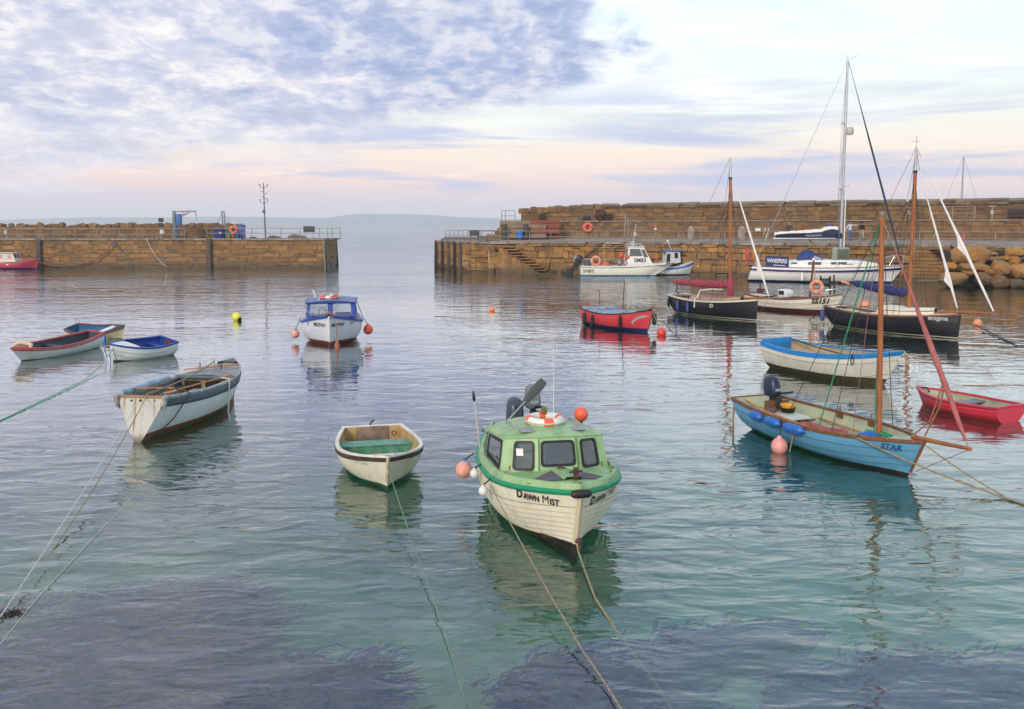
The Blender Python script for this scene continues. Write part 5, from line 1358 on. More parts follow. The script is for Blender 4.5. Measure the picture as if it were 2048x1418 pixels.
    rope(sag(in_boat(r, (-2.3, -.35, .66)), in_boat(r, (-1.6, -.1, .5)), .04, 6), .02, mat('yellow_rope', 'c79a3c', .8, 0, .15, 20), 'yellow rope across the stern of the light blue boat')
    rope([in_boat(r, (-2.42, -.40, .67)), in_boat(r, (-2.5, -.48, .5)), in_boat(r, (-2.5, -.5, .2)), in_boat(r, (-2.5, -.5, -.2))], .022, M_ROPE, 'bundle of rope hanging off the stern of the light blue boat')
    rope([in_boat(r, (2.25, -.05, .8)), in_boat(r, (2.55, .0, 1.1)), in_boat(r, (2.78, .0, 1.75)), in_boat(r, (2.85, 0, 1.85)), in_boat(r, (2.75, 0, 1.4)), in_boat(r, (2.4, .05, .8))], .014, mat('tan_rope', ''), 'doubled tan jib sheet at the bow of the light blue boat')
    return r, H
STAR, HS = star_boat()


# --- the two black gaff cutters
def cutter(name, label, x, y, h, H, mast_x, mast_top, sail_m, boom_end, deck_m, jibs, has_trunk, text=None, grey_top=1.0, boom0=1.62, bsp=(2.2, 4.6, 1.17), jib_clew=.1):
    r = boat(name, label, x, y, h, cat='sailing boat')
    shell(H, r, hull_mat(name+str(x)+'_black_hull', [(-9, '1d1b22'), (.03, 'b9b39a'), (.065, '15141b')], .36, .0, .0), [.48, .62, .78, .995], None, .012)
    stem(H, r, M_BLACK, .06)
    rim(H, r, mat('pale_toe_rail', 'cfc6b4', .5) if not has_trunk else mat('teak_trim', ''), .025, .06, .05, .02)
    dm = deck_m
    deck(H, r, dm, .40 if has_trunk else .42, .985, .02, .06, .04, 'deck')
    t0 = .015
    deck(H, r, dm, t0, .42, .02, .02, .04, 'side_deck', hole=lambda xx: .52 if xx > -H.L*.43 else .0)
    lining(H, r, mat('cockpit_inside', 'b5ab98', .6, 0, .1), .35, .06)
    if has_trunk:
        zt = H.zm+.28; pts = []
        A = [(-.35, .55), (.9, .62), (1.9, .34), (2.05, .1)]
        rows = [[(a, s_*b*k, H.sheer(H.tx(a))+.05+dz_) for (a, b) in A for s_ in (1,)] for k, dz_ in ((1.03, 0), (1, .20), (.9, .26))]
        for s_ in (1, -1):
            MB().loft([[(a, s_*b*k, H.sheer(H.tx(a))+dz_*(1-.0*a)) for a, b in A] for k, dz_ in ((1.05, .03), (1, .22), (.88, .29), (.45, .32), (0, .33))]).build('cabin_trunk', mat('cream_cabin', 'd8cfbc', .4, 0, .06), r, smooth=40)
            MB().tube([(a, s_*b*.99, H.sheer(H.tx(a))+.20) for a, b in A], .022, 5).build('cabin_trim', mat('teak_trim', ''), r)
            for xx in (-.05,): MB().lathe([(.09, 0), (.09, .012)], (xx, s_*.585, H.sheer(H.tx(xx))+.13), 16, (0, s_, 0)).build('porthole', mat('dark_port', '2d3436', .2), r)
        MB().add([(-.35, .55, H.zm+.05), (-.35, -.55, H.zm+.05), (-.35, -.5, H.zm+.3), (-.35, .5, H.zm+.3)], [(0, 1, 2, 3)]).build('cabin_back', mat('teak_trim', ''), r)
        MB().box(-.3, .4, -.28, .28, H.zm+.31, H.zm+.38).build('hatch', mat('cream_cabin', ''), r, bevel=.02)
    else:
        zt = H.zm
        for s_ in (1, -1):
            MB().loft([[(a, s_*b*k, H.sheer(H.tx(a))+dz_) for a, b in ((-1.2, .54), (.4, .6), (1.55, .42), (1.9, .12))] for k, dz_ in ((1.06, .03), (1, .13), (.85, .19), (.4, .22), (0, .23))]).build('cabin_trunk', mat('tan_canvas_cover', '9a8672', .8, 0, .15, 3, .01, 8), r, smooth=40)
        MB().add([(-1.2, .54, H.zm+.02), (-1.2, -.54, H.zm+.02), (-1.2, -.5, H.zm+.18), (-1.2, .5, H.zm+.18)], [(0, 1, 2, 3)]).build('cabin_back', mat('teak_trim', ''), r)
        MB().loft([[(-2.4, y_, H.zs-.02+.05*(1-y_*y_*2)) for y_ in (-.55, -.3, 0, .3, .55)], [(-1.2, y_, H.zm+.19+.05*(1-y_*y_*2)) for y_ in (-.55, -.3, 0, .3, .55)]]).build('cockpit_cover', mat('tan_canvas_cover', ''), r, smooth=50)
        MB().tube([(-1.1, -.50, H.zm+.15), (1.4, -.36, H.zm+.32)], .02, 5).build('cover_pole', mat('faded_red_paint', ''), r)
    mx = mast_x; mt = Vector((mx+.12 if has_trunk else mx-.14, 0, mast_top)); mb = Vector((mx, 0, .7))
    mg = mb.lerp(mt, 1-grey_top/(mast_top-.7))
    spar(r, mb, mg, .085, .075, M_VARN, 'mast', 12); spar(r, mg, mt, .07, .045, M_ALU, 'topmast', 12)
    MB().lathe([(.08, 0), (.085, .05), (.08, .1)], mg-Vector((0, 0, .06)), 12).build('mast_band', M_BLACK, r)
    bz0 = boom0; be = Vector(boom_end)
    spar(r, (mx-.08, 0, bz0-.05), be, .05, .04, M_VARN, 'boom', 8)
    bundle(r, (mx-.05, 0, bz0+.04), be+Vector((.1, 0, .08)), .19, .12, sail_m, 'stowed_sail', int(x), .02, 1.2)
    if not has_trunk: MB().lathe([(.13, 1.05), (.2, 1.25), (.17, 1.55), (.12, 1.9), (.085, 2.15)], (mx, 0, 0), 12).build('mast_coat', sail_m, r, smooth=60)
    spar(r, (bsp[0], 0, H.sheer(.93)+.10), (bsp[1], 0, bsp[2]), .06, .04, M_VARN, 'bowsprit', 10)
    for i, (a, b, rr_, cl_) in enumerate(jibs):
        furled(r, a, b, rr_, mat('white_sailcloth', 'd6d2ca', .8, 0, .06, 5), 'furled_jib', i+3, hi=(.40 if bsp[1] > 4 and i == 0 else .20), clew=cl_)
    for a, b, rr_, cl_ in jibs:
        wires(r, [(a, (a[0]+.04, 0, a[2]-.14)), (b, mt)], .012, M_GALV, 'forestay')
    for sd_ in (1, -1):
        for xx, zz in ((mx-.35, mast_top-.25), (mx-.05, mg.z-.1), (mx+.2, mg.z-.15)):
            wires(r, [(H.g(H.tx(xx), sd_, -.01, .05), mt.lerp(mb, (mast_top-zz)/(mast_top-.7)))], .008, M_ROPED, 'shroud')
        wires(r, [(mt.lerp(mb, .28), be.lerp(Vector((mx, 0, bz0)), .35)+Vector((0, sd_*.12, .1)))], .007, M_ROPED, 'lazy_jack')
        wires(r, [(mt.lerp(mb, .28), be.lerp(Vector((mx, 0, bz0)), .7)+Vector((0, sd_*.12, .1)))], .007, M_ROPED, 'lazy_jack')
    wires(r, [(mt, be)], .008, M_ROPED, 'topping_lift')
    wires(r, [(Vector((bsp[1]-.05, 0, bsp[2]-.02)), Vector((H.L/2-.1, 0, .12)))], .008, M_GALV, 'bobstay')
    return r


H_ = Hull(5.69, 2.00, .91, .99, .85, .6, .5, 2.0, .05, .35, nb=1.35, nm=2.6, D=.4)
CUT = cutter('gaff_cutter', 'black cutter with red sail cover and tan canvas over the cockpit', 10.19, 45.15, 31.5, H_, 1.08, 7.87, mat('red_sail_cover', '98384a', .75, 0, .15, 4, .012, 10), (-3.2, 0, 1.5), mat('tan_deck', '8f7f6c', .7, 0, .15, 4), [((3.55, 0, 1.25), (.93, 0, 7.3), .062, .09)], False, boom0=1.58, bsp=(2.0, 3.64, 1.13))
MB().torus(H_.Z(H_.tx(.75), .62, -1, .02), .075, .022, (.35, -1, 0), 16, 6).build('porthole', mat('pale_toe_rail', ''), CUT)
fb = mat('dull_blue_fender', '2c4a86', .5, 0, .12)
for k, x_ in enumerate((-.85, -1.75, -2.75)):
    q = H_.Z(H_.tx(x_), .6, -1, .09); q.z = H_.sheer(H_.tx(x_))
    fender(['long blue fender amidships on the red covered black cutter', 'blue fender aft of amidships on the red covered black cutter', 'dark fender on the stern quarter of the red covered black cutter'][k], in_boat(CUT, q), .55, .075, fb if k < 2 else M_BLACK, 'fenders on the red covered cutter', .08)
MB().tube([(-.35, -.85, .95), (-.3, -.7, 1.3), (-.1, -.2, 1.36), (.6, 0, 1.38)], .03, 6).build('white_frame', M_WHITE, CUT)
MB().tube([(-.36, -.98, .95), (-.37, -1.02, .45)], .03, 6).build('white_ladder', M_WHITE, CUT)
MB().tube([(-2.75, .1, .95), (-2.95, .1, 1.1), (-2.85, .1, 1.25), (-2.95, .1, 1.4)], .04, 6).build('rudder_head', M_RUST, CUT)
rope([in_boat(CUT, (-2.75, -.5, .98)), in_boat(CUT, (-2.8, -.62, .75)), in_boat(CUT, (-2.8, -.62, .1)), in_boat(CUT, (-2.75, -.55, .05))], .02, M_ROPEW, 'pale rope hanging off the stern of the red covered black cutter')

H_ = Hull(6.24, 2.10, .88, .99, .85, .6, .5, 2.0, .1, .35, nb=1.35, nm=2.6, D=.4)
ENI = cutter('gaff_cutter', 'black cutter with navy sail cover and cream cabin, named on its bow', 16.28, 38.38, 30.2, H_, .80, 7.78, mat('navy_sail_cover', '2a2c62', .75, 0, .15, 4, .012, 10), (-2.25, 0, 1.92), mat('cream_deck', 'd2c6b2', .55, 0, .08), [((4.48, 0, 1.25), (1.15, 0, 7.35), .068, .11), ((2.98, 0, 1.25), (1.10, 0, 6.8), .062, .11)], True, boom0=1.66)
hull_text(H_, ENI, 'enigma', 2.42, .74, .24, -1, mat('pale_lettering', 'b9b7b4', .5), .006, 0, .02, sx=1.1)
fender('blue fender on the stern quarter of the navy covered black cutter', in_boat(ENI, (-3.1, -.72, .85)), .6, .1, fb, 'fenders on the black cutters', .05)
MB().lathe([(.12, 0), (.22, .03), (.26, .12), (.18, .24), (.05, .28)], (-1.2, -.25, .98), 14).build('orange_bag', mat('peach_float', 'd9926c', .6), ENI, smooth=60)
MB().tube([(-2.3, 0, 1.95), (-2.75, .1, 2.0)], .06, 8).build('boom_end', mat('peach_float', ''), ENI)
MB().tube([(.92, 0, 7.75), (.93, 0, 8.25)], .01, 5).tube([(.7, 0, 8.0), (1.05, 0, 8.02)], .008, 5).build('wind_vane', M_GALV, ENI)
rope(sag(in_boat(ENI, (-1.0, -1.02, .82)), at(2100, 672, .1), .55, 20), .022, M_ROPEB, 'blue mooring rope across the side of the navy covered cutter')
rope(sag(at(1950, 650, .1), at(2034, 692, 0), .0, 6), .024, M_ROPED, 'dark rope running from the small pink buoy into the water')
rope([in_boat(ENI, (-3.1, -.3, .85)), at(1618, 640, 0)], .018, M_ROPED, 'dark rope from the stern of the navy covered black cutter')


# --- white fishing boat SS151
H_ = Hull(5.44, 1.99, .80, 1.06, .85, .7, .5, 2.0, .55, nb=1.4, nm=2.7, D=.35)
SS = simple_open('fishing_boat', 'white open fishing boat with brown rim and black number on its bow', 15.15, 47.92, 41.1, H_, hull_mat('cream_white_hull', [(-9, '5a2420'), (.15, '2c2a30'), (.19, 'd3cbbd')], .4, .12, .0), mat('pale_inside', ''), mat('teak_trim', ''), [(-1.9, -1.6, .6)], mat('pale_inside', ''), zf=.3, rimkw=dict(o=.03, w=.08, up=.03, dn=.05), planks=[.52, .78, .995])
strip(H_, SS, mat('ochre_line', '9a7a3c', .6), .70, .715, .012, 'ochre_line')
deck(H_, SS, mat('cream_deck', ''), .70, .985, -.02, .04, .05, 'foredeck'); deck(H_, SS, mat('cream_deck', ''), .02, .18, -.02, .02, .05, 'stern_deck')
MB().prism([(-.9, -.3, .72), (-.35, -.3, .72), (-.35, -.3, .98), (-.55, -.3, 1.12), (-.9, -.3, 1.12)], (0, .7, 0)).build('engine_hatch', M_WHITE, SS, bevel=.03)
MB().box(-.85, -.52, -.312, -.3, .84, 1.06).build('hatch_window', mat('dark_port', ''), SS, smooth=0)
spar(SS, (.80, 0, .4), (1.0, 0, 2.75), .05, .045, mat('maroon_post', '5a2028', .5, 0, .15), 'mast')
MB().lathe([(.06, 0), (.08, .05), (.06, .14)], (1.0, 0, 2.72), 10).build('mast_light', M_WHITE, SS)
wires(SS, [((1.0, .04, 2.7), (.95, .3, 1.5))], .03, mat('yellow_rope', ''), 'yellow_line')
MB().lathe([(.26, -.2), (.26, -.16), (.21, -.15), (.21, .15), (.26, .16), (.26, .2)], (1.68, .0, 1.60), 18, (1, .5, 0)).build('hauler_drum', mat('dark_drum', '2a2326', .5, 0, .2), SS)
for a, b in (((1.45, -.1, 1.0), (1.48, -.08, 1.95)), ((1.92, .12, 1.0), (1.9, .1, 1.95)), ((2.05, .3, 1.0), (2.02, .28, 2.0))): MB().obox(a, b, .06, .06).build('hauler_post', mat('dark_drum', ''), SS)
MB().obox((1.9, .25, 1.55), (2.25, .4, 1.6), .08, .08).build('hauler_handle', M_RUST, SS)
MB().tube([(2.0, -.5, 1.0), (2.05, -.48, 1.25), (2.5, -.2, 1.32), (2.7, 0, 1.1)], .022, 6).tube([(2.0, .5, 1.0), (2.05, .48, 1.25), (2.5, .2, 1.32)], .022, 6).build('pulpit', M_STEEL, SS)
MB().tube([(-2.2, .6, .85), (-2.2, .6, 1.25), (1.9, .62, 1.3)], .015, 5).build('handrail', M_STEEL, SS)
MB().box(-2.55, -2.25, .2, .5, .85, 1.05).tube([(-2.4, .3, .9), (-2.4, .3, 1.35)], .04, 6).build('tiller_post', mat('maroon_post', ''), SS)
hull_text(H_, SS, 'SS151', 1.72, .53, .38, -1, M_BLACK, .016, 0, .03, sx=.95)
lifebuoy('orange lifebuoy standing on the rail of the numbered white fishing boat', in_boat(SS, (1.50, -.52, 1.38)), Matrix.Rotation(SS.rotation_euler.z, 3, 'Z') @ Vector((.25, -1, .15)), .27, .085, mat('peach_ring', 'd9805c', .5, 0, .12), mat('peach_band', 'e09a7c', .5))


# --- catamaran fishing boat and the small boat behind it
def catamaran():
    r = boat('fishing_boat', 'white twin hulled fishing boat with wheelhouse moored along the quay', 10.55, 82.9, 90)
    H1 = Hull(8.6, 1.0, .85, 1.2, .96, .8, .5, 2.2, 1.9, nb=1.5, nm=2.8, D=.3)
    hm_ = hull_mat('cream_catamaran_hull', [(-9, '1c6a94'), (.10, 'd6d2c2')], .35, .08, .0)
    for k, yy in enumerate((-.85, .85)):
        s = MB(); rows = [[H1.S(t, v/10, 1)+Vector((0, yy, 0)) for v in range(10, -1, -1)]+[H1.S(t, v/10, -1)+Vector((0, yy, 0)) for v in range(1, 11)] for t in H1.ts]
        s.loft(rows); s.add(rows[0], [tuple(range(21))]); s.build('hull', hm_, r, smooth=50)
        MB().loft([[H1.g(t, sd_, .02, -.06)+Vector((0, yy, 0)), H1.g(t, sd_, .03, -.0)+Vector((0, yy, 0)), H1.g(t, sd_, -.05, .02)+Vector((0, yy, 0))] for sd_ in ((-1,) if k == 0 else (1,)) for t in H1.ts]).build('rubbing_strake', mat('grey_line', '5a5c5c', .5), r)
    MB().loft([[(x_, y_, H1.sheer(H1.tx(x_))+.0) for y_ in (-1.34, 1.34)] for x_ in (-4.28, -2, 0, 2, 3.2)]+[[(3.9, -1.15, 1.12), (3.9, 1.15, 1.12)], [(4.28, -.85, 1.18), (4.28, .85, 1.18)]]).build('deck', M_WHITE, r)
    MB().box(-4.25, 3.4, -.6, .6, .25, .8).build('bridge_deck', mat('cream_underside', 'a9b3a6', .5), r)
    s = MB()
    for sd_ in (1, -1): s.loft([[(x_, sd_*1.36, H1.sheer(H1.tx(x_))-.02), (x_, sd_*1.37, H1.sheer(H1.tx(x_))+.12+.2*smooth(1.6, 0, abs(x_-1.2))), (x_, sd_*1.28, H1.sheer(H1.tx(x_))+.12+.2*smooth(1.6, 0, abs(x_-1.2)))] for x_ in [-4.28+.35*i for i in range(23)]])
    s.build('bulwark', M_WHITE, r, smooth=50)
    B0, F0, Bt, Ft = (-.15, 1.22, .95), (2.3, 1.15, 1.0), (.05, 1.0, 2.62), (1.45, .95, 2.6)
    p = lambda q, s_: (q[0], q[1]*s_, q[2])
    fw = mat('grey_frame', '6f7274', .5)
    panel(r, p(B0, -1), p(F0, -1), p(Ft, -1), p(Bt, -1), [(.10, .70, .52, .90), (.76, .95, .45, .88)], M_WHITE, fw, M_GLASSD, name='wheelhouse_side', fr=.02)
    panel(r, p(F0, 1), p(B0, 1), p(Bt, 1), p(Ft, 1), [(.30, .88, .52, .90)], M_WHITE, fw, M_GLASSD, name='wheelhouse_side', fr=.02)
    panel(r, p(F0, -1), p(F0, 1), p(Ft, 1), p(Ft, -1), [(.08, .46, .42, .88), (.54, .92, .42, .88)], M_WHITE, fw, M_GLASSD, name='wheelhouse_front', fr=.02)
    panel(r, p(B0, 1), p(B0, -1), p(Bt, -1), p(Bt, 1), [(.55, .85, .05, .9)], M_WHITE, fw, M_DARK, name='wheelhouse_back', fr=.02, win='doorway')
    MB().loft([[(x_, y_, 2.63+.06*(1-y_*y_)+dz_) for y_ in (-1.05, -.5, 0, .5, 1.05)] for x_, dz_ in ((-.05, -.03), (-.06, .02), (1.52, .02), (1.55, -.04))]).build('wheelhouse_roof', M_WHITE, r)
    for y_ in (-.9, .9): MB().tube([(-.1, y_, 2.68), (-.1, y_, 2.88), (1.35, y_*.95, 2.88), (1.5, y_*.95, 2.68)], .025, 5).build('roof_rail', M_STEEL, r)
    MB().tube([(.55, 0, 2.7), (.85, 0, 4.75)], .02, 6).torus((.5, -.2, 2.95), .16, .03, (0, 1, 0), 16, 6).build('aerial', M_WHITE, r)
    MB().loft([[(2.28, y_, 1.0) for y_ in (-1.1, 1.1)], [(3.9, y_, 1.25) for y_ in (-.9, .9)]]).build('foredeck_slope', M_WHITE, r)
    flat_text(r, 'SM83', .5, mat('grey_black_number', '33383a', .5), (1.10, -1.19, 1.28), (1, 0.03, 0), (-.05, .12, 1), .01)
    for v in (): pass
    hull_text(Hull(8.6, 2.70, .85, 1.2, .96, .97, .5, 2.2, 1.9, nb=1.5, nm=2.8, D=.3), r, 'SM83', -3.62, .30, .46, -1, mat('grey_black_number', ''), .0, 0, .05)
    # deck gear
    for y_ in (-1.25, 1.25): MB().tube([(-4.2, y_, 1.5), (-.3, y_, 1.5)], .025, 6).build('handrail', M_STEEL, r)
    for x_ in (-4.2, -3.2, -2.2, -1.2, -.4):
        for y_ in (-1.25, 1.25): MB().tube([(x_, y_, .9), (x_, y_, 1.5)], .022, 5).build('stanchion', M_STEEL, r)
    MB().obox((-2.1, .2, .9), (-2.05, .2, 2.5), .1, .1).obox((-1.0, .3, .9), (-1.0, .3, 2.5), .1, .1).build('gantry', mat('brown_frame', '6b5236', .6), r)
    MB().box(-2.2, -.1, -.2, 1.0, 2.42, 2.5).build('gantry_roof', mat('dark_canvas', '23262c', .8), r, bevel=.02)
    MB().tube([(-2.1, -.3, 1.1), (-2.1, -.3, 2.9)], .06, 6).tube([(-2.6, -.3, 2.55), (-1.5, -.3, 2.6)], .04, 6).build('pot_hauler', mat('ochre_post', 'a08a44', .6), r)
    MB().obox((-3.2, -.3, 2.62), (-1.2, -.25, 2.45), .1, .05).obox((-3.1, 0, 2.5), (-1.0, .1, 2.62), .1, .05).build('flag_poles', mat('teal_pole', '3d6a70', .7), r)
    outboard(r, -4.45, -.5, .95, M_BLACK, R(38), 1.5, False); outboard(r, -4.45, .6, .95, mat('grey_cowl', ''), R(20), 1.5, False)
    MB().box(-3.9, -3.3, -.9, -.3, .9, 1.35).build('grey_box', mat('slate_box', '4a4f56', .6), r, bevel=.03)
    lifebuoy('orange lifebuoy hung on the rail of the twin hulled fishing boat', in_boat(r, (-2.95, -1.33, 1.38)), (0.05, -1, .1), .36, .10, mat('peach_ring', ''), mat('peach_band', ''))
    for k, (x_, z_, r_, m_, lab) in enumerate(((-.62, 1.85, .24, M_RED, 'upper red float with black hole hanging on the twin hulled boat gantry'), (-.05, 1.72, .2, M_RED, 'red pink float beside the twin hulled boat wheelhouse'), (-.2, 1.15, .23, mat('dull_pink', 'b98a9a', .5, 0, .12), 'mauve float low beside the twin hulled boat wheelhouse'), (-.75, 1.2, .27, mat('putty_float', '8d8272', .7, 0, .15), 'putty coloured sack shaped float on the twin hulled boat deck'))):
        ball_float(lab, in_boat(r, (x_, -1.05, z_)), r_, m_, 'floats on the twin hulled fishing boat', None, (0, -.6, .8))
    s = MB().lathe([(.5, 0), (.48, .1), (.3, .22), (.12, .42), (.03, .5)], in_boat(r, (-2.05, -.9, .98)), 14)
    solo(s, 'net_heap', mat('coral_net', 'd4674e', .9, 0, .2, 12, .02, 30), 'coral orange heap of netting on the twin hulled boat deck', 'net', smooth=60)
    return r
CAT = catamaran()

def small_blue_boat():
    r = boat('cabin_boat', 'small white boat with blue wheelhouse roof behind the twin hulled boat', 15.0, 83.6, 95)
    H = Hull(4.6, 1.75, .95, 1.55, .82, .7, .5, 2.2, .3, nb=1.4, D=.35)
    shell(H, r, hull_mat('chalk_white_hull', [(-9, '5a2430'), (.12, 'c9ccca')], .4, .1, .0)); bl3 = mat('roof_blue', '2d5fb4', .5, 0, .1)
    rim(H, r, M_WHITE, .04, .08, .05, .0); strip(H, r, bl3, .80, .93, .02, 'blue_strake')
    lining(H, r, mat('pale_inside', ''), .4, .05)
    deck(H, r, M_WHITE, .6, .985, .0, .05, .05, 'foredeck')
    B0, F0, Bt, Ft = (-.95, .6, .9), (.55, .55, 1.2), (-.85, .55, 2.2), (.45, .52, 2.22)
    p = lambda q, s_: (q[0], q[1]*s_, q[2]); wh = mat('grey_white_paint', 'b9bcc0', .5, 0, .1)
    panel(r, p(B0, -1), p(F0, -1), p(Ft, -1), p(Bt, -1), [(.06, .32, .15, .82), (.60, .85, .42, .88)], wh, wh, M_DARK, name='wheelhouse_side', fr=.015)
    panel(r, p(F0, 1), p(B0, 1), p(Bt, 1), p(Ft, 1), [(.2, .5, .4, .9)], wh, wh, M_DARK, name='wheelhouse_side', fr=.015)
    panel(r, p(F0, -1), p(F0, 1), p(Ft, 1), p(Ft, -1), [(.1, .45, .4, .9), (.55, .9, .4, .9)], wh, wh, M_DARK, name='wheelhouse_front', fr=.015)
    MB().box(-1.05, .72, -.72, .72, 2.22, 2.3).build('wheelhouse_roof', bl3, r, bevel=.02)
    MB().tube([(-.2, 0, 2.3), (-.5, 0, 3.1)], .03, 5).ball((-.55, 0, 3.15), .12, 8, 6).build('aerial', M_WHITE, r)
    ball_float('pink float hung at the bow of the small blue roofed boat', in_boat(r, (2.25, -.45, .85)), .24, M_PINK, 'floats on boats', None, (0, 0, 1))
small_blue_boat()

def red_cabin_boat():
    r = boat('cabin_boat', 'red cabin boat with pale wheelhouse at the left picture edge', -52.7, 95.2, 90); r.scale = (.86, .86, .80)
    H = Hull(6.2, 2.2, .95, 1.35, .82, .8, .5, 2.2, .35, nb=1.4, D=.4)
    shell(H, r, hull_mat('crimson_hull', [(-9, '2a2a5a'), (.2, 'a8344a')], .4, .1, .0))
    rim(H, r, mat('pink_rim', 'c4506a', .5, 0, .1), .05, .1, .05, .08); lining(H, r, mat('pale_inside', ''), .4, .05)
    deck(H, r, mat('pink_rim', ''), .45, .985, .0, .05, .05, 'foredeck')
    pl = mat('pale_wheelhouse', 'c9bfb0', .5, 0, .08)
    B0, F0, Bt, Ft = (-1.9, .85, .9), (.65, .8, 1.0), (-1.8, .75, 2.1), (.25, .72, 2.1)
    p = lambda q, s_: (q[0], q[1]*s_, q[2])
    panel(r, p(B0, -1), p(F0, -1), p(Ft, -1), p(Bt, -1), [(.08, .4, .4, .85), (.66, .86, .35, .8)], pl, pl, mat('pink_pane', 'c98f98', .15), name='wheelhouse_side', fr=.03)  # starboard window panes in flat pink
    panel(r, p(F0, 1), p(B0, 1), p(Bt, 1), p(Ft, 1), [(.2, .5, .4, .9)], pl, pl, M_DARK, name='wheelhouse_side', fr=.03)
    panel(r, p(F0, -1), p(F0, 1), p(Ft, 1), p(Ft, -1), [(.1, .45, .4, .9), (.55, .9, .4, .9)], pl, pl, M_GLASSD, name='wheelhouse_front', fr=.03)
    MB().box(-2.1, .4, -.9, .9, 2.1, 2.2).build('wheelhouse_roof', pl, r, bevel=.03)
    for x_ in (-1.35, -.2): 
        q = H.Z(H.tx(x_), .68, -1, .015); MB().lathe([(.14, 0), (.14, .03)], q, 14, (0, -1, 0)).build('porthole', M_WHITE, r)
    strip(H, r, mat('dark_blue_patch', '2a3468', .5), .25, .9, .012, 'blue_patch', .66, .72)
    MB().tube([(.9, -.3, 1.2), (1.9, -.1, 1.35), (2.5, 0, 1.5)], .05, 6).build('anchor_rail', mat('pink_rim', ''), r)
red_cabin_boat()


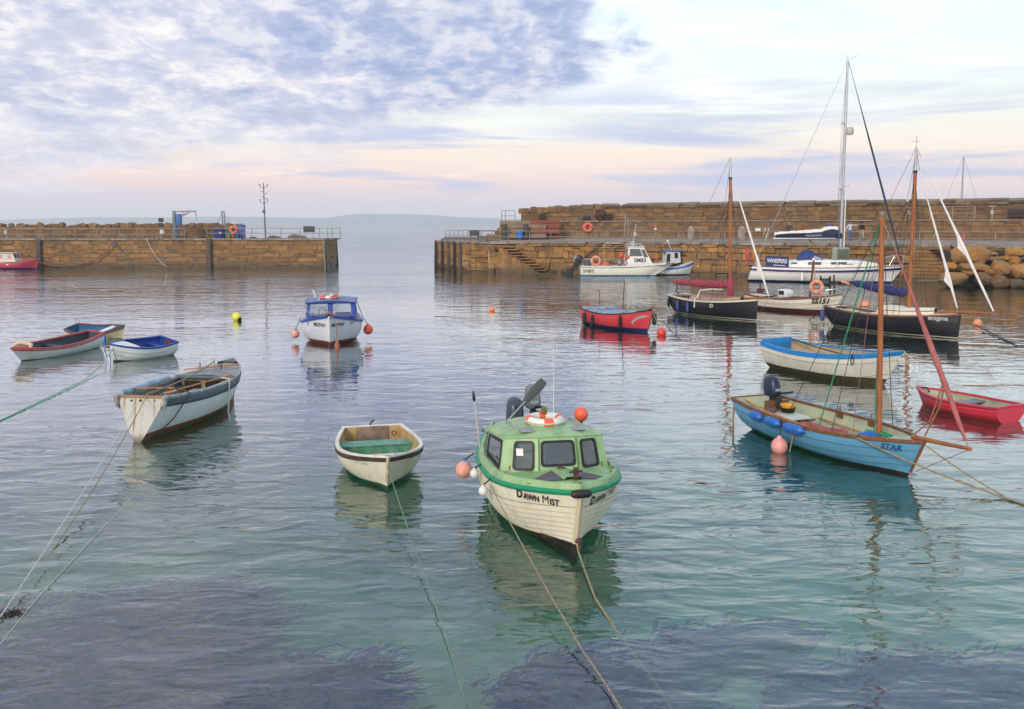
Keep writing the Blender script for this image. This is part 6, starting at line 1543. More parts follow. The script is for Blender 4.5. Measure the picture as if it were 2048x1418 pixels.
# --- the yacht along the quay
def yacht():
    r = boat('yacht', 'white sailing yacht with tall alloy mast, navy spray hood and blue stripe', 25.4, 72.6, 73, cat='yacht')
    H = Hull(11.6, 3.3, 1.25, 1.42, .95, .66, .48, 2.0, 1.0, -.35, nb=1.4, nm=2.6, D=.45)
    shell(H, r, hull_mat('gloss_white_hull', [(-9, '1a2144'), (.17, 'd6d5d0')], .25, .05, .0))
    strip(H, r, mat('navy_stripe', '1d2a6e', .3), .79, .905, .010, 'navy_stripe'); strip(H, r, mat('red_stripe', 'b5555c', .4), .735, .752, .008, 'red_stripe')
    deck(H, r, M_WHITE, .36, .985, .02, .06, .03, 'deck'); deck(H, r, M_WHITE, .01, .37, .02, .02, .03, 'side_deck', hole=lambda x: .8 if x > -5.2 else 0)
    lining(H, r, M_WHITE, .5, .06)
    rim(H, r, mat('teak_trim', ''), .02, .05, .06, .0)
    for s_ in (1, -1):
        A = [(-3.2, 1.05, .46), (-2.4, 1.08, .62), (-.8, 1.05, .66), (1.0, .95, .62), (2.6, .70, .50), (3.7, .35, .28), (3.9, .02, .2)]
        MB().loft([[(a, s_*b*k, H.sheer(H.tx(a))+hh*q) for a, b, hh in A] for k, q in ((1.04, .05), (1, .82), (.9, 1.0), (.5, 1.06), (0, 1.08))]).build('coach_roof', M_WHITE, r, smooth=40)
        def side(x): 
            for (a, b, h1), (a2, b2, h2) in zip(A, A[1:]):
                if a <= x <= a2: k = (x-a)/(a2-a); return b+(b2-b)*k, h1+(h2-h1)*k
        for x0, x1, z0, z1 in ((-2.75, -2.3, .30, .44), (-1.45, -.45, .26, .48), (.28, .72, .28, .47), (.80, 2.0, .26, .46)):
            pts = []
            for x_ in (x0, (x0+x1)/2, x1):
                b_, h_ = side(x_); zz = H.sheer(H.tx(x_)); pts.append([(x_, s_*(b_*1.02+.012), zz+z0), (x_+(.0 if x_ < x1 or x1 < 1.5 else -.35), s_*(b_*1.008+.012), zz+z1)])
            MB().loft(pts).build('window', mat('dark_port', ''), r, smooth=0)
    hood = mat('navy_hood', '22386e', .7, 0, .12, 3, .008, 8)
    rows = []
    for x_, zt, k in ((-2.5, .62, 1.0), (-2.2, 1.25, 1.0), (-1.75, 1.66, .96), (-1.2, 1.58, .93), (-.55, 1.15, .9), (-.1, .72, .88)):
        rows.append([(x_, math.copysign(abs(math.cos(q))**.7, math.cos(q))*1.05*k, 1.0+zt*abs(math.sin(q))**.6+(.35 if zt > .7 else .3)*(1-abs(math.sin(q)))) for q in [math.pi*j/12 for j in range(13)]])
    MB().loft(rows).build('spray_hood', hood, r, smooth=60)
    MB().add([(-1.05, -1.0, 1.72), (-.35, -.97, 1.62), (-.45, -.93, 1.98), (-1.0, -.95, 2.18)], [(0, 1, 2, 3)]).add([(-1.05, 1.0, 1.72), (-.35, .97, 1.62), (-.45, .93, 1.98), (-1.0, .95, 2.18)], [(0, 1, 2, 3)]).build('hood_window', mat('hood_pane', '8f9aa8', .2), r, smooth=0)
    dg = mat('navy_dodger', '1f2a5c', .7, 0, .1, 4)
    for s_ in (1, -1):
        b0, b1 = H.beam(H.tx(-4.75))+.0, H.beam(H.tx(-2.95))
        MB().add([(-4.75, s_*b0, 1.28), (-2.95, s_*b1, 1.18), (-2.95, s_*(b1+.0), 1.98), (-4.75, s_*(b0), 2.05)], [(0, 1, 2, 3)]).add([(-4.75, s_*(b0-.012), 1.28), (-2.95, s_*(b1-.012), 1.18), (-2.95, s_*(b1-.012), 1.98), (-4.75, s_*(b0-.012), 2.05)], [(3, 2, 1, 0)]).build('dodger', dg, r, smooth=0, fix=False)
        if s_ < 0:
            d = Vector((1.8, -(b1-b0), -.085)).normalized()
            flat_text(r, 'WHISPERS', .44, mat('white_lettering', 'cfd0d4', .5), (-3.84, -(b0+b1)/2-.02, 1.60), d, (0, 0, 1), .012, sx=.78)
            MB().obox((-4.45, -(b0+.02), 1.42), (-3.2, -(b1+.005), 1.36), .01, .05).build('white_line', mat('white_lettering', ''), r, smooth=0)
    # rails
    for s_ in (1, -1):
        st_ = [-5.5, -4.75, -2.95, -1.2, .6, 2.4, 4.0]
        for x_ in st_: MB().tube([H.g(H.tx(x_), s_, -.06, .05), H.g(H.tx(x_), s_, -.08, .68)], .016, 5).build('stanchion', M_STEEL, r)
        for zz in (.36, .66): MB().tube([H.g(H.tx(x_), s_, -.075, zz) for x_ in st_]+[H.g(H.tx(5.2), s_, -.05, zz)], .009, 4).build('guard_wire', M_STEEL, r)
    MB().tube([H.g(H.tx(4.0), -1, -.06, .7), H.g(H.tx(5.2), -1, .0, .85), Vector((5.9, -.12, 2.2)), Vector((5.9, .12, 2.2)), H.g(H.tx(5.2), 1, 0, .85), H.g(H.tx(4.0), 1, -.06, .7)], .022, 6).tube([Vector((5.6, -.1, 1.4)), Vector((5.9, -.12, 2.2))], .02, 6).tube([H.g(H.tx(4.6), -1, -.05, .05), H.g(H.tx(5.0), -1, -.05, .8)], .02, 6).build('pulpit', M_STEEL, r)
    MB().tube([(-5.4, -.9, 1.3), (-5.5, -.9, 2.05), (-5.7, 0, 2.1), (-5.5, .9, 2.05), (-5.4, .9, 1.3)], .022, 6).build('pushpit', M_STEEL, r)
    MB().box(-5.75, -5.68, -.35, -.2, 1.9, 2.75).build('danbuoy', mat('orange_panel', 'd4683c', .6), r)
    # mast, boom, rigging
    mt = Vector((1.20, 0, 17.6)); mb = Vector((1.0, 0, 1.3))
    MB().tube([mb.lerp(mt, i/8) for i in range(9)], [.115]*7+[.1, .085], 12).build('mast', M_ALU, r, smooth=60)
    for zz, w in ((7.4, 1.15), (12.6, .8)):
        q = mb.lerp(mt, (zz-1.3)/16.3); MB().tube([q+Vector((-.25, -w, .12)), q, q+Vector((-.25, w, .12))], .035, 6).build('spreader', M_ALU, r)
        for s_ in (1, -1): wires(r, [(q+Vector((-.25, s_*w, .12)), H.g(H.tx(.8), s_, -.1, .1)), (q+Vector((-.25, s_*w, .12)), mt if zz > 12 else mb.lerp(mt, .69))], .010, M_GALV, 'shroud')
    wires(r, [(mt, (-5.6, .7, 1.4)), (mt, (-5.6, -.7, 1.4))], .013, mat('pale_backstay', '8fa6a4', .5), 'backstay')
    furled(r, (5.55, 0, 1.75), mt+Vector((.1, 0, -.2)), .10, mat('navy_furled', '27324e', .8, 0, .1), 'furled_genoa', 2)
    MB().lathe([(.28, -.28), (.32, -.2), (.32, .2), (.26, .3)], mb.lerp(mt, .66)+Vector((.32, 0, 0)), 14).build('radar_dome', mat('grey_dome', 'b2ada4', .5), r)
    MB().tube([mt+Vector((0, 0, 0)), mt+Vector((0, 0, .35))], .02, 5).tube([mt+Vector((-.5, 0, .5)), mt+Vector((-.1, 0, .5)), mt+Vector((-.2, 0, 0))], .012, 5).tube([mt, mt+Vector((.5, 0, .25)), mt+Vector((.75, 0, .42))], .014, 5).build('wind_gear', M_GALV, r)
    MB().obox(mb.lerp(mt, .39), mb.lerp(mt, .39)+Vector((.55, 0, .1)), .06, .05).build('steaming_light', M_GALV, r)
    MB().tube([(.9, 0, 3.55), (-4.2, 0, 3.5)], .09, 8).build('boom', M_ALU, r)
    nv = mat('navy_sail_bag', '171f40', .75, 0, .12, 4, .01, 8)
    rows = [[(x_, y_, 3.6+zz) for y_, zz in ((-.12, 0), (-.22, .2+h_*.3), (-.12, h_), (.12, h_), (.22, .2+h_*.3), (.12, 0))] for x_, h_ in ((.85, .66), (.5, .64), (-.5, .52), (-1.8, .42), (-3.0, .36), (-3.7, .28), (-4.0, .12))]
    MB().loft(rows, cv=True, caps=True).build('sail_bag', nv, r, smooth=50)
    s = MB(); rg = random.Random(3); rows = []
    for i in range(24):
        x_ = .8-4.9*i/23; h_ = .66-.42*(i/23)**.8; rows.append([(x_, y_, 3.6+h_+zz*(1+.5*noise.noise((i*.7, y_*4, 0)))+(.16 if i < 7 else 0)*math.sin(i/6*math.pi)) for y_, zz in ((-.17, -.05), (-.12, .10), (0, .2), (.12, .10), (.17, -.05))])
    s.loft(rows).build('mainsail', mat('white_sailcloth', 'd6d2ca', .8, 0, .06, 5), r, smooth=60)
    flat_text(r, 'WHISPERS', .32, mat('faded_lettering', '9aa0b0', .6), (-1.05, -.20, 3.70), (1, 0, .04), (0, .05, 1), .004, sx=.85)
    MB().lathe([(.2, 0), (.3, .05), (.3, .35), (.2, .45)], (.85, 0, 3.55), 12).build('mast_coat', nv, r)
    MB().tube([(1.25, -.15, 1.9), (1.3, -.15, 7.4)], .05, 8).build('spinnaker_pole', M_WHITE, r)
    MB().box(.35, 1.65, -.75, .1, 1.72, 2.85).build('liferaft_box', mat('grey_green_box', '84877c', .6, 0, .1), r, bevel=.08)
    MB().box(.75, 1.6, -.765, -.75, 1.9, 2.7).build('box_front', mat('dark_green_box', '46503f', .6), r, bevel=.02)
    wires(r, [((.95, .2, 1.7), (-1.4, .6, 3.4))], .05, mat('olive_tackle', '74704a', .7), 'kicker')
    fender('white fender hanging amidships on the yacht by the quay', in_boat(r, (-1.9, -H.beam(H.tx(-1.9))-.13, 1.0)), .75, .12, M_WHITE, 'fenders on the yacht', .1)
    # red ensign at the stern: staff and furled cloth
    MB().tube([(-5.7, -.3, 1.3), (-6.1, -.3, 3.0)], .02, 6).build('flag_staff', mat('teak_trim', ''), r)
    MB().loft([[(-6.05+.18*k/4*0-.05*math.sin(k), -.3+.05*math.sin(k*2+j), 2.85-.26*k-.0*j) if j == 0 else (-6.05-.28-.05*math.cos(k*1.3), -.3+.08*math.cos(k*1.7), 2.6-.30*k) for j in (0, 1)] for k in range(5)]).build('ensign', mat('red_ensign', 'b5474c', .8, 0, .15), r, smooth=60)
    return r
YA = yacht()

# yacht lying outside the wall: only its mast shows
r = boat('yacht', 'bare grey mast of a boat lying beyond the sea wall', 53.5, 108, 75, cat='yacht')
H_ = Hull(8, 2.6, 1.1, 1.2, .9, .6, .5, 2.0, .8, nb=1.4, D=.4)
shell(H_, r, hull_mat('outer_hull', [(-9, '1a2144'), (.15, 'd0d0cc')])); deck(H_, r, M_WHITE, .02, .985, 0, .08, .02)
MB().tube([(.2, 0, .9), (.25, 0, 12.9)], .08, 8).build('mast', M_ALU, r); wires(r, [((.25, 0, 12.8), (3.9, 0, 1.2)), ((.25, 0, 12.8), (-3.8, 0, 1.1)), ((.25, 0, 12.7), (0, 1.2, 1)), ((.25, 0, 12.7), (0, -1.2, 1))], .012, M_ROPED, 'stay')


# ------------------------------------------------------------------ buoys and mooring lines on the water
t = thing('mooring_buoy', 'yellow mooring buoy with black end floating left of the blue cabin boat', 'buoy', at(474, 641, 0), 0, 'mooring buoys')
MB().ball((0, 0, .17), .21, 20, 14, 1.15, (.55, -.2, -.5)).build('body', mat('yellow_float', 'd9d43a', .4, 0, .1), t)
MB().lathe([(.10, .16), (.11, .22), (.08, .28), (.03, .29)], (0, 0, .17), 14, (.62, -.45, -.38)).build('black_end', M_BLACK, t)
for px, py, r_, m_, lab in ((984, 622, .15, mat('light_orange_float', 'f08a5a', .45, 0, .06), 'small light orange mooring buoy alone in mid harbour'), (1323, 671, .20, M_RED, 'pink red mooring buoy at the bow of the red boat'), (1955, 652, .2, mat('peach_float', ''), 'small peach mooring buoy right of the navy covered cutter')):
    t = thing('mooring_buoy', lab, 'buoy', at(px, py, 0), 0, 'mooring buoys')
    MB().ball((0, 0, r_*.62), r_, 20, 14, 1.0).build('body', m_, t); MB().torus((0, 0, r_*1.6), r_*.22, r_*.06, (1, .3, 0), 12, 5).build('ring', M_GALV, t)
rope(sag(in_boat(REDB, (2.2, 0, .95)), at(1322, 664, .3), .05), .014, M_ROPE, 'mooring line from the red boat bow to its pink buoy')
rope(sag(at(1324, 640, .55), at(1362, 680, .0), .05), .014, M_ROPED, 'dark line entering the water right of the red boat bow')
# worn boat: two lines to the weed in front
A = in_boat(WORN, (-2.33, .03, .88)); B_ = at(4, 1229, .04)
rope(sag(A, B_, .06, 18)+[at(-90, 1330, .03)], .008, M_ROPEW, 'upper pale mooring line from the worn white boat transom to the quay')
rope([in_boat(WORN, (-1.9, -.15, .97)), in_boat(WORN, (-2.3, -.12, .97))]+sag(in_boat(WORN, (-2.36, -.12, .9)), at(108, 1098, .0), .08, 12)+[at(60, 1165, -.03), at(-20, 1290, -.06)], .010, M_ROPE, 'thicker tan mooring line from the worn white boat transom')
rope([at(340, 905, -.02), at(250, 1010, .0), at(160, 1105, .01), at(85, 1185, .01), at(-10, 1300, .0)], .005, M_ROPEW, 'thin pale line lying in the water beside the tan mooring line')
rg = random.Random(8); s = MB(); c = at(22, 1230, -.02)
for _ in range(60):
    a = rg.uniform(0, 6.28); l = rg.uniform(.05, .2); s.tube([c+Vector((rg.uniform(-.1, .1), rg.uniform(-.08, .08), 0)), c+Vector((math.cos(a)*l*.7, math.sin(a)*l*.5, rg.uniform(-.02, .06))), c+Vector((math.cos(a)*l*1.3, math.sin(a)*l*.9, -.03))], .006, 4)
solo(s, 'weed_clump', mat('brown_weed', '3b2c22', .8, 0, .2), 'dark brown clump of weed caught on the left mooring line', 'seaweed')
# cream dinghy: green line
A = in_boat(DIN, HDIN.S(1, .74)+Vector((.05, 0, 0)))
rope(sag(A, at(868, 1200, .06), .05, 16)+[at(905, 1320, .02), at(945, 1450, -.02)], .007, mat('grey_green_rope', '6f8f78', .8, 0, .15, 20), 'grey green mooring line running down from the cream dinghy bow')
# green cabin boat: long line from its side, bridle and rope from the stem
rope(sag(in_boat(DAWN, (.95, -.99, .70)), at(1168, 1305, .08), .04, 18)+[at(1206, 1360, .05), at(1262, 1450, .03)], .010, M_ROPE, 'long tan mooring line from the starboard rail of the green cabin boat')
b0 = in_boat(DAWN, HD.S(1, .36)+Vector((.04, 0, 0)))
s = MB().torus(b0+Vector((.01, -.03, -.02)), .035, .009, (1, 0, .2), 14, 6)
rope([b0, b0+Vector((.02, -.05, -.12)), at(1166, 1130, .06), at(1190, 1195, .04), at(1250, 1288, -.02), at(1300, 1350, -.06), at(1365, 1450, -.1)], .013, M_ROPE, 'knotted tan bow rope of the green cabin boat')
solo(MB().tube([b0, b0+Vector((.05, -.02, -.06)), b0+Vector((.03, -.07, -.14))], .02, 8).torus(b0+Vector((.03, -.02, 0)), .04, .01, (0, 1, .2), 14, 6), 'shackle', M_RUST, 'rusty shackle on the stem of the green cabin boat', 'shackle')
# blue lined dinghy: green line to the left
A = in_boat(BDIN, (1.05, 0, .42))
rope(sag(A, at(165, 762, .03), .10, 10)+sag(at(165, 762, .03), at(-60, 870, .01), .0, 8), .012, mat('bright_green_rope', '38b26a', .7, 0, .12, 20), 'bright green mooring line from the blue lined dinghy')
rope(sag(at(2010, 996, .02), at(2060, 1012, .0), 0, 3), .012, M_ROPE, 'loose end of the right hand mooring rope')


# ------------------------------------------------------------------ things on the left pier
def lp(px, D=100.5): return xl(px, D)
t = thing('signal_light', 'pair of square black signal boxes on a pole on the left pier', 'signal', (lp(324, 101), 101, 3.16))
MB().tube([(0, 0, 0), (0, 0, 1.4)], .07, 8).build('pole', M_GALV, t); MB().box(-.26, .26, -.1, .1, 1.85, 2.28).build('signal_box', M_BLACK, t); MB().box(-.26, .26, -.1, .1, 1.28, 1.72).build('signal_box', M_BLACK, t)
MB().box(-.04, .04, .1, .16, 1.2, 2.2).build('bracket', M_GALV, t); MB().box(-.12, .28, -.1, -.07, .55, .95).build('notice', M_WHITE, t)
t = thing('notice_board', 'small white notice on a post at the far left railing', 'sign', (lp(14, 99.7), 99.7, 3.16))
MB().tube([(0, 0, 0), (0, 0, 1.0)], .05, 6).build('post', M_GALV, t); MB().box(-.2, .2, -.06, -.03, .45, .95).build('board', mat('grey_notice', 'a6a09a', .5), t)
t = thing('davit_crane', 'grey jib crane with blue winch box on the left pier', 'crane', (lp(352, 101), 101, 3.16))
gm = mat('grey_crane_paint', '6b7076', .5, .2, .12, 5)
MB().lathe([(.38, 0), (.38, 1.0), (.3, 1.05), (.3, 1.9)], (0, 0, 0), 16).build('pedestal', mat('slate_pedestal', '5f666e', .6), t)
MB().obox((-.1, 0, 1.5), (-.1, 0, 3.1), .3, .3).build('post', gm, t, bevel=.02); MB().obox((-.25, 0, 3.0), (2.35, 0, 3.05), .16, .12).obox((2.3, 0, 3.05), (2.4, 0, 2.5), .08, .08).obox((.2, 0, 2.2), (1.7, 0, 2.95), .1, .1).obox((.9, 0, 3.0), (.95, 0, 2.6), .06, .06).obox((1.4, 0, 3.0), (.95, 0, 2.6), .05, .05).build('jib', gm, t)
MB().box(.15, .72, -.2, .2, 1.45, 2.75).build('winch_box', mat('blue_winch_box', '2f5a92', .5), t, bevel=.03); MB().tube([(2.4, 0, 2.5), (2.42, 0, 1.9)], .02, 5).build('hook', M_RUST, t)
t = thing('tripod_frame', 'thin grey lifting frame with stays behind the fishing gear', 'frame', (lp(451, 103), 103, 3.16))
MB().obox((-.15, 0, 0), (-.3, 0, 3.0), .12, .12).obox((.1, 0, 0), (-.05, 0, 3.0), .12, .12).obox((-.45, 0, 3.0), (.0, 0, 3.05), .12, .1).build('legs', gm, t); wires(t, [((-.3, 0, 2.9), (-1.4, 0, .6)), ((-.05, 0, 2.9), (1.0, 0, .8))], .02, M_ROPED, 'stay')
# fishing gear heap
t = thing('tub', 'large round blue tub of fishing gear on the left pier', 'tub', (lp(442, 100.8), 100.8, 3.16)); MB().lathe([(.6, 0), (.78, .9), (.82, 1.02), (.76, 1.02), (.6, .5)], (0, 0, 0), 20).build('shell', mat('tub_blue', '1b3f8a', .45, 0, .1), t)
solo(MB().ball((lp(440, 102.2), 102.2, 3.9), .8, 14, 8, .9).ball((lp(447, 102.4), 102.4, 3.8), .6, 12, 8, .9), 'net_heap', mat('brown_net', '6f4a2c', .95, 0, .25, 10, .05, 20), 'brown heap of netting behind the blue tub', 'net', smooth=60)
lifebuoy('big orange lifebuoy on the fishing gear of the left pier', (lp(468, 100.3), 100.3, 4.16), (0.05, -1, .1), .34, .12, mat('bright_orange_ring', 'e8664a', .5, 0, .1), mat('coral_band', 'd8492f', .5))
MB().lathe([(.22, 0), (.05, .02)], (lp(468, 100.3), 100.34, 4.16), 14, (0, -1, 0))
for px, z, w, h_, m_, lab, nm in ((458, 3.16, .55, .75, mat('green_crate_paint', '1d6f5a', .6), 'green box standing below the orange lifebuoy', 'crate'), (477, 3.16, .5, .78, mat('mid_blue_plastic', '2a62a8', .5), 'mid blue box right of the orange lifebuoy', 'crate'), (484, 3.16, .7, 1.5, mat('tub_blue', ''), 'tall dark blue bin at the right end of the fishing gear', 'bin'), (448, 3.16, .3, .5, M_ROPED, 'dark coil of gear beside the green box', 'gear_coil')):
    s = MB(); x = lp(px, 100.6); s.box(x-w/2, x+w/2, 100.4, 101.0, z, z+h_).box(x-w/2-.03, x+w/2+.03, 100.37, 101.03, z+h_-.12, z+h_+.02); solo(s, nm, m_, lab, 'crate' if nm == 'crate' else 'bin' if nm == 'bin' else 'gear', bevel=.03)
for k, (px, z, r_, lab) in enumerate(((442, 3.75, .15, 'pale pink float in front of the blue tub'), (466, 3.66, .13, 'pale pink float under the orange lifebuoy'), (459, 3.36, .12, 'orange float on the deck below the green box'), (467, 3.36, .11, 'small red float lowest under the orange lifebuoy'))):
    ball_float(lab, (lp(px, 99.9), 99.9, z), r_, (M_PINK, M_PINK, M_ORANGE, M_RED)[k], 'floats on the left pier', None, (0, -.3, 1))
t = thing('lamp_mast', 'tall thin mast with small lamp arms on the end of the left pier', 'mast', (lp(532, 101), 101, 3.16))
MB().tube([(0, 0, 0), (-.08, 0, 3.2), (-.12, 0, 6.2)], [.09, .07, .05], 8).build('pole', mat('dark_grey_paint', '55565c', .5), t)
MB().box(-.26, .0, -.15, .15, 2.85, 3.2).build('junction_box', mat('dark_grey_paint', ''), t, bevel=.02)
for z, w in ((5.85, .42), (4.15, .42)):
    for s_ in (1, -1): MB().tube([(-.12, 0, z-.25), (-.12+s_*w*.7, 0, z-.12), (-.12+s_*w, 0, z)], .03, 6).lathe([(.05, 0), (.06, .2), (.03, .26)], (-.12+s_*w, 0, z), 8).build('lamp_arm', mat('dark_grey_paint', ''), t)
for z, s_ in ((5.2, -1), (4.95, 1), (4.6, -1), (4.4, 1)): MB().obox((-.12, 0, z), (-.12+s_*.38, 0, z+.06), .05, .05).build('bracket_arm', mat('dark_grey_paint', ''), t)
t = thing('notice_board', 'wide dark notice board on the railing at the left pier head', 'sign', (lp(619, 99.4), 99.4, 3.16))
MB().box(-.62, .62, -.04, .04, .72, 1.38).build('board', mat('dark_board', '3c3d40', .6), t, bevel=.01); MB().obox((-.4, .05, 0), (-.4, .05, .75), .06, .06).obox((.4, .05, 0), (.4, .05, .75), .06, .06).build('legs', M_GALV, t)
rg = random.Random(4)
for k, (px, w, lab) in enumerate(((505, .6, 'grey rock lump behind the pier railing left of the lamp mast'), (545, 1.1, 'low pile of grey rope behind the pier railing right of the lamp mast'), (590, 1.6, 'long low heap of nets behind the pier railing near the dark board'))):
    solo(MB().ball((lp(px, 102.5), 102.5, 3.2), w*.5, 14, 8, .55).ball((lp(px, 102.5)+w*.5, 102.6, 3.2), w*.38, 12, 8, .5), 'gear_heap', mat('grey_gear', '77695a', .95, 0, .25, 8, .04, 14), lab, 'heap', 'heaps on the left pier', smooth=60)
# ropes down the left pier face
def face(px, py): p = at(px, py, 0); D = 98.05; return Vector((xl(px, D), D, EYE-(py-453)/F_PX*D))
rope([face(76, 524), face(100, 531), face(150, 530), face(190, 520), face(215, 500), face(230, 480), face(231, 476)], .05, mat('tan_rope', ''), 'brown rope looping along the face of the left pier')
rope([face(218, 476), face(226, 484), face(240, 500), face(253, 510), face(258, 525), face(263, 534)], .05, mat('blue_grey_rope', '4d6676', .9), 'blue grey rope hanging down the face of the left pier')
rope([face(294, 477), face(300, 492), face(312, 513), face(324, 527), face(333, 533)], .03, M_ROPEW, 'thin pale rope slanting down the face of the left pier')


# ------------------------------------------------------------------ things on the right quay
def onq(px, off, path=None):
    """a point of the quay deck under that picture column, off metres back from the edge"""
    pth = offset(QF[1:], off); best = None
    for a, b in zip(pth, pth[1:]):
        for i in range(200):
            q = a.lerp(b, i/200); e = abs(1024+F_PX*q.x/q.y-px)
            if best is None or e < best[0]: best = (e, q, (b-a).normalized())
    return best[1], best[2]
path = offset(QF[1:], 1.2)
def arc(px, off=1.2):
    q, d = onq(px, off); pth = offset(QF[1:], off); s_ = 0
    for a, b in zip(pth, pth[1:]):
        L = (b-a).length; k = (q-a).dot((b-a)/L)
        if -1e-3 <= k <= L+1e-3 and abs((q-a).cross((b-a)/L)) < .01: return s_+k
        s_ += L
    return s_
P3 = [(*p, 3.05) for p in path]
railing('long galvanised handrail along the edge of the right quay, left section', P3, [arc(p) for p in (1016, 1059, 1101, 1146, 1190, 1211)], (.45, 1.0))
railing('galvanised handrail along the right quay behind the boats and yacht', P3, [arc(p) for p in (1215, 1262, 1311, 1356, 1402, 1450, 1502, 1552, 1602, 1660, 1720, 1776, 1838, 1916, 1989, 2060)], (.45, 1.0))
hp = [QF[0]+Vector((1.1, -.6)), QF[1]+Vector((.9, .5)), Vector((-3.6, 88.7)), Vector((-1.2, 88.7))]
L1 = (hp[1]-hp[0]).length
railing('railing round the head of the right quay beside the gap', [(*p, 3.02) for p in hp], [0, 1.6, 3.2, 4.8, 6.4, 8.0, L1, L1+1.2, L1+2.3, L1+3.9], (.55, 1.1))
t = thing('notice_board', 'dark board on legs at the head of the right quay', 'sign', (xl(949, 88.2), 88.2, 3.0))
MB().box(-.5, .5, -.05, .05, .62, 1.15).build('board', mat('dark_board', ''), t, bevel=.01); MB().obox((-.35, 0, 0), (-.35, 0, .65), .07, .07).obox((.35, 0, 0), (.35, 0, .65), .07, .07).build('legs', M_RUST, t)
solo(MB().box(xl(973, 90), xl(983, 90), 89.8, 90.4, 3.05, 3.75), 'stone_block', M_STONE, 'squat square stone block on the quay head deck', 'block', bevel=.04)
# steps up to the walkway at its left end
t = thing('stone_steps', 'reddish steps climbing to the walkway at the left end of the sea wall', 'steps', (xl(986, 95), 95.6, 3.3))
for i in range(5): MB().box(i*.27-.1, 1.9, 0, 2.6, i*.36, i*.36+.34).build('step', (M_STONE, M_STONE2)[i % 2], t, bevel=.03)
railing('short handrail at the left end of the upper walkway', [(xl(1003, 97), 97.6, 5.1), (xl(1030, 97), 97.6, 5.1)], [0, .42, 1.46], (.55, 1.1))
bg1 = mat('weathered_baulk', '8a7660', .85, 0, .2, 3, .02, 12, col2='6b5a48', stretch=(.5, 3, 3)); bg2 = mat('red_oxide_baulk', '8f4a38', .8, 0, .2, 3, .02, 12, col2='6e3a2e', stretch=(.5, 3, 3))
baulks = [(1010, 1092, 92.6, 3.30, 0, 'grey beige timber baulk lowest at the front of the stack'), (1066, 1120, 93.4, 3.30, 1, 'dark red timber baulk lowest at the right of the stack'), (1012, 1080, 93.1, 3.78, 0, 'beige timber baulk second from the bottom on the left'), (1060, 1118, 92.7, 3.80, 1, 'red timber baulk second from the bottom on the right'),
          (1008, 1058, 93.9, 4.24, 0, 'beige timber baulk third up on the left'), (1058, 1092, 93.2, 4.26, 0, 'beige timber baulk with pale end third up in the middle'), (1088, 1120, 93.7, 4.28, 1, 'red timber baulk third up on the right'), (1000, 1064, 94.6, 4.66, 0, 'long beige timber baulk on top at the left'), (1062, 1096, 94.2, 4.70, 1, 'reddish timber baulk on top in the middle'), (1096, 1118, 94.4, 4.74, 1, 'short red timber baulk on top at the right')]
for x0, x1, D, z, k, lab in baulks: solo(MB().obox((xl(x0, D), D, z+.23), (xl(x1, D), D+(.35 if k else -.1), z+.23), .62, .45), 'timber_baulk', (bg1, bg2)[k], lab, 'timber', 'timber baulks stacked on the quay', bevel=.03)
for px, lab in ((1009, 'tall rounded dark post at the left end of the timber stack'), (1052, 'tall rounded dark post in the middle of the timber stack')):
    x = xl(px, 92); solo(MB().lathe([(.3, 0), (.32, .9), (.3, 1.3), (.2, 1.48), (.05, 1.52)], (x, 92.0, 3.28), 14), 'post', mat('dark_stump', '4c463c', .85, 0, .2, 4), lab, 'post', 'posts at the timber stack', smooth=50)
t = thing('litter_bin', 'bright blue bin in front of the timber stack', 'bin', (xl(1040, 91.5), 91.5, 3.26)); MB().lathe([(.26, 0), (.3, .72)], (0, 0, 0), 14).build('body', mat('bright_blue_bin', '1f6fd0', .4), t); MB().lathe([(.34, .72), (.34, .8), (.1, .86)], (0, 0, 0), 14).build('lid', mat('bright_blue_bin', ''), t)
# wall furniture
def onwall(px, z, pth, out=.1):
    best = None
    for a, b in zip(pth, pth[1:]):
        for i in range(200):
            q = a.lerp(b, i/200); e = abs(1024+F_PX*q.x/q.y-px)
            if best is None or e < best[0]: best = (e, q, (b-a).normalized())
    d = best[2]; return Vector((*(best[1]+Vector((d.y, -d.x))*out), z)), d
p, d = onwall(1175, 4.42, LT, .18); lifebuoy('coral lifebuoy hung on the lower stone wall of the right quay', p, (d.y, -d.x, .1), .36, .15, mat('coral_ring', 'dc6450', .5, 0, .1), mat('coral_band', ''))
p, d = onwall(1311, 4.15, LT, .12); t = thing('warning_sign', 'small red and white sign on the lower stone wall', 'sign', p, math.atan2(d.y, d.x)); MB().box(-.12, .12, -.03, .03, 0, .5).build('plate', M_WHITE, t); MB().box(-.12, .12, -.045, -.03, .22, .5).build('red_panel', mat('sign_pink_red', 'cf5a5c', .5), t)
p, d = onwall(1200, 5.12, UT, .5); t = thing('capstan_wheel', 'dark iron wheel leaning against the upper sea wall', 'wheel', p, math.atan2(d.y, d.x))
MB().torus((0, 0, .62), .55, .07, (0, 1, .15), 28, 8).build('rim', mat('dark_maroon_iron', '3a201e', .7, .2, .2), t)
for i in range(6): q = math.pi*i/3; MB().tube([(0, 0, .62), (.55*math.cos(q), 0, .62+.55*math.sin(q))], .04, 6).build('spoke', mat('dark_maroon_iron', ''), t)
MB().lathe([(.14, -.12), (.14, .12)], (0, 0, .62), 12, (0, 1, 0)).build('hub', mat('dark_maroon_iron', ''), t)
MB().box(.35, 1.2, .0, .35, 0, .75).build('winch_frame', mat('dark_maroon_iron', ''), t, bevel=.03)
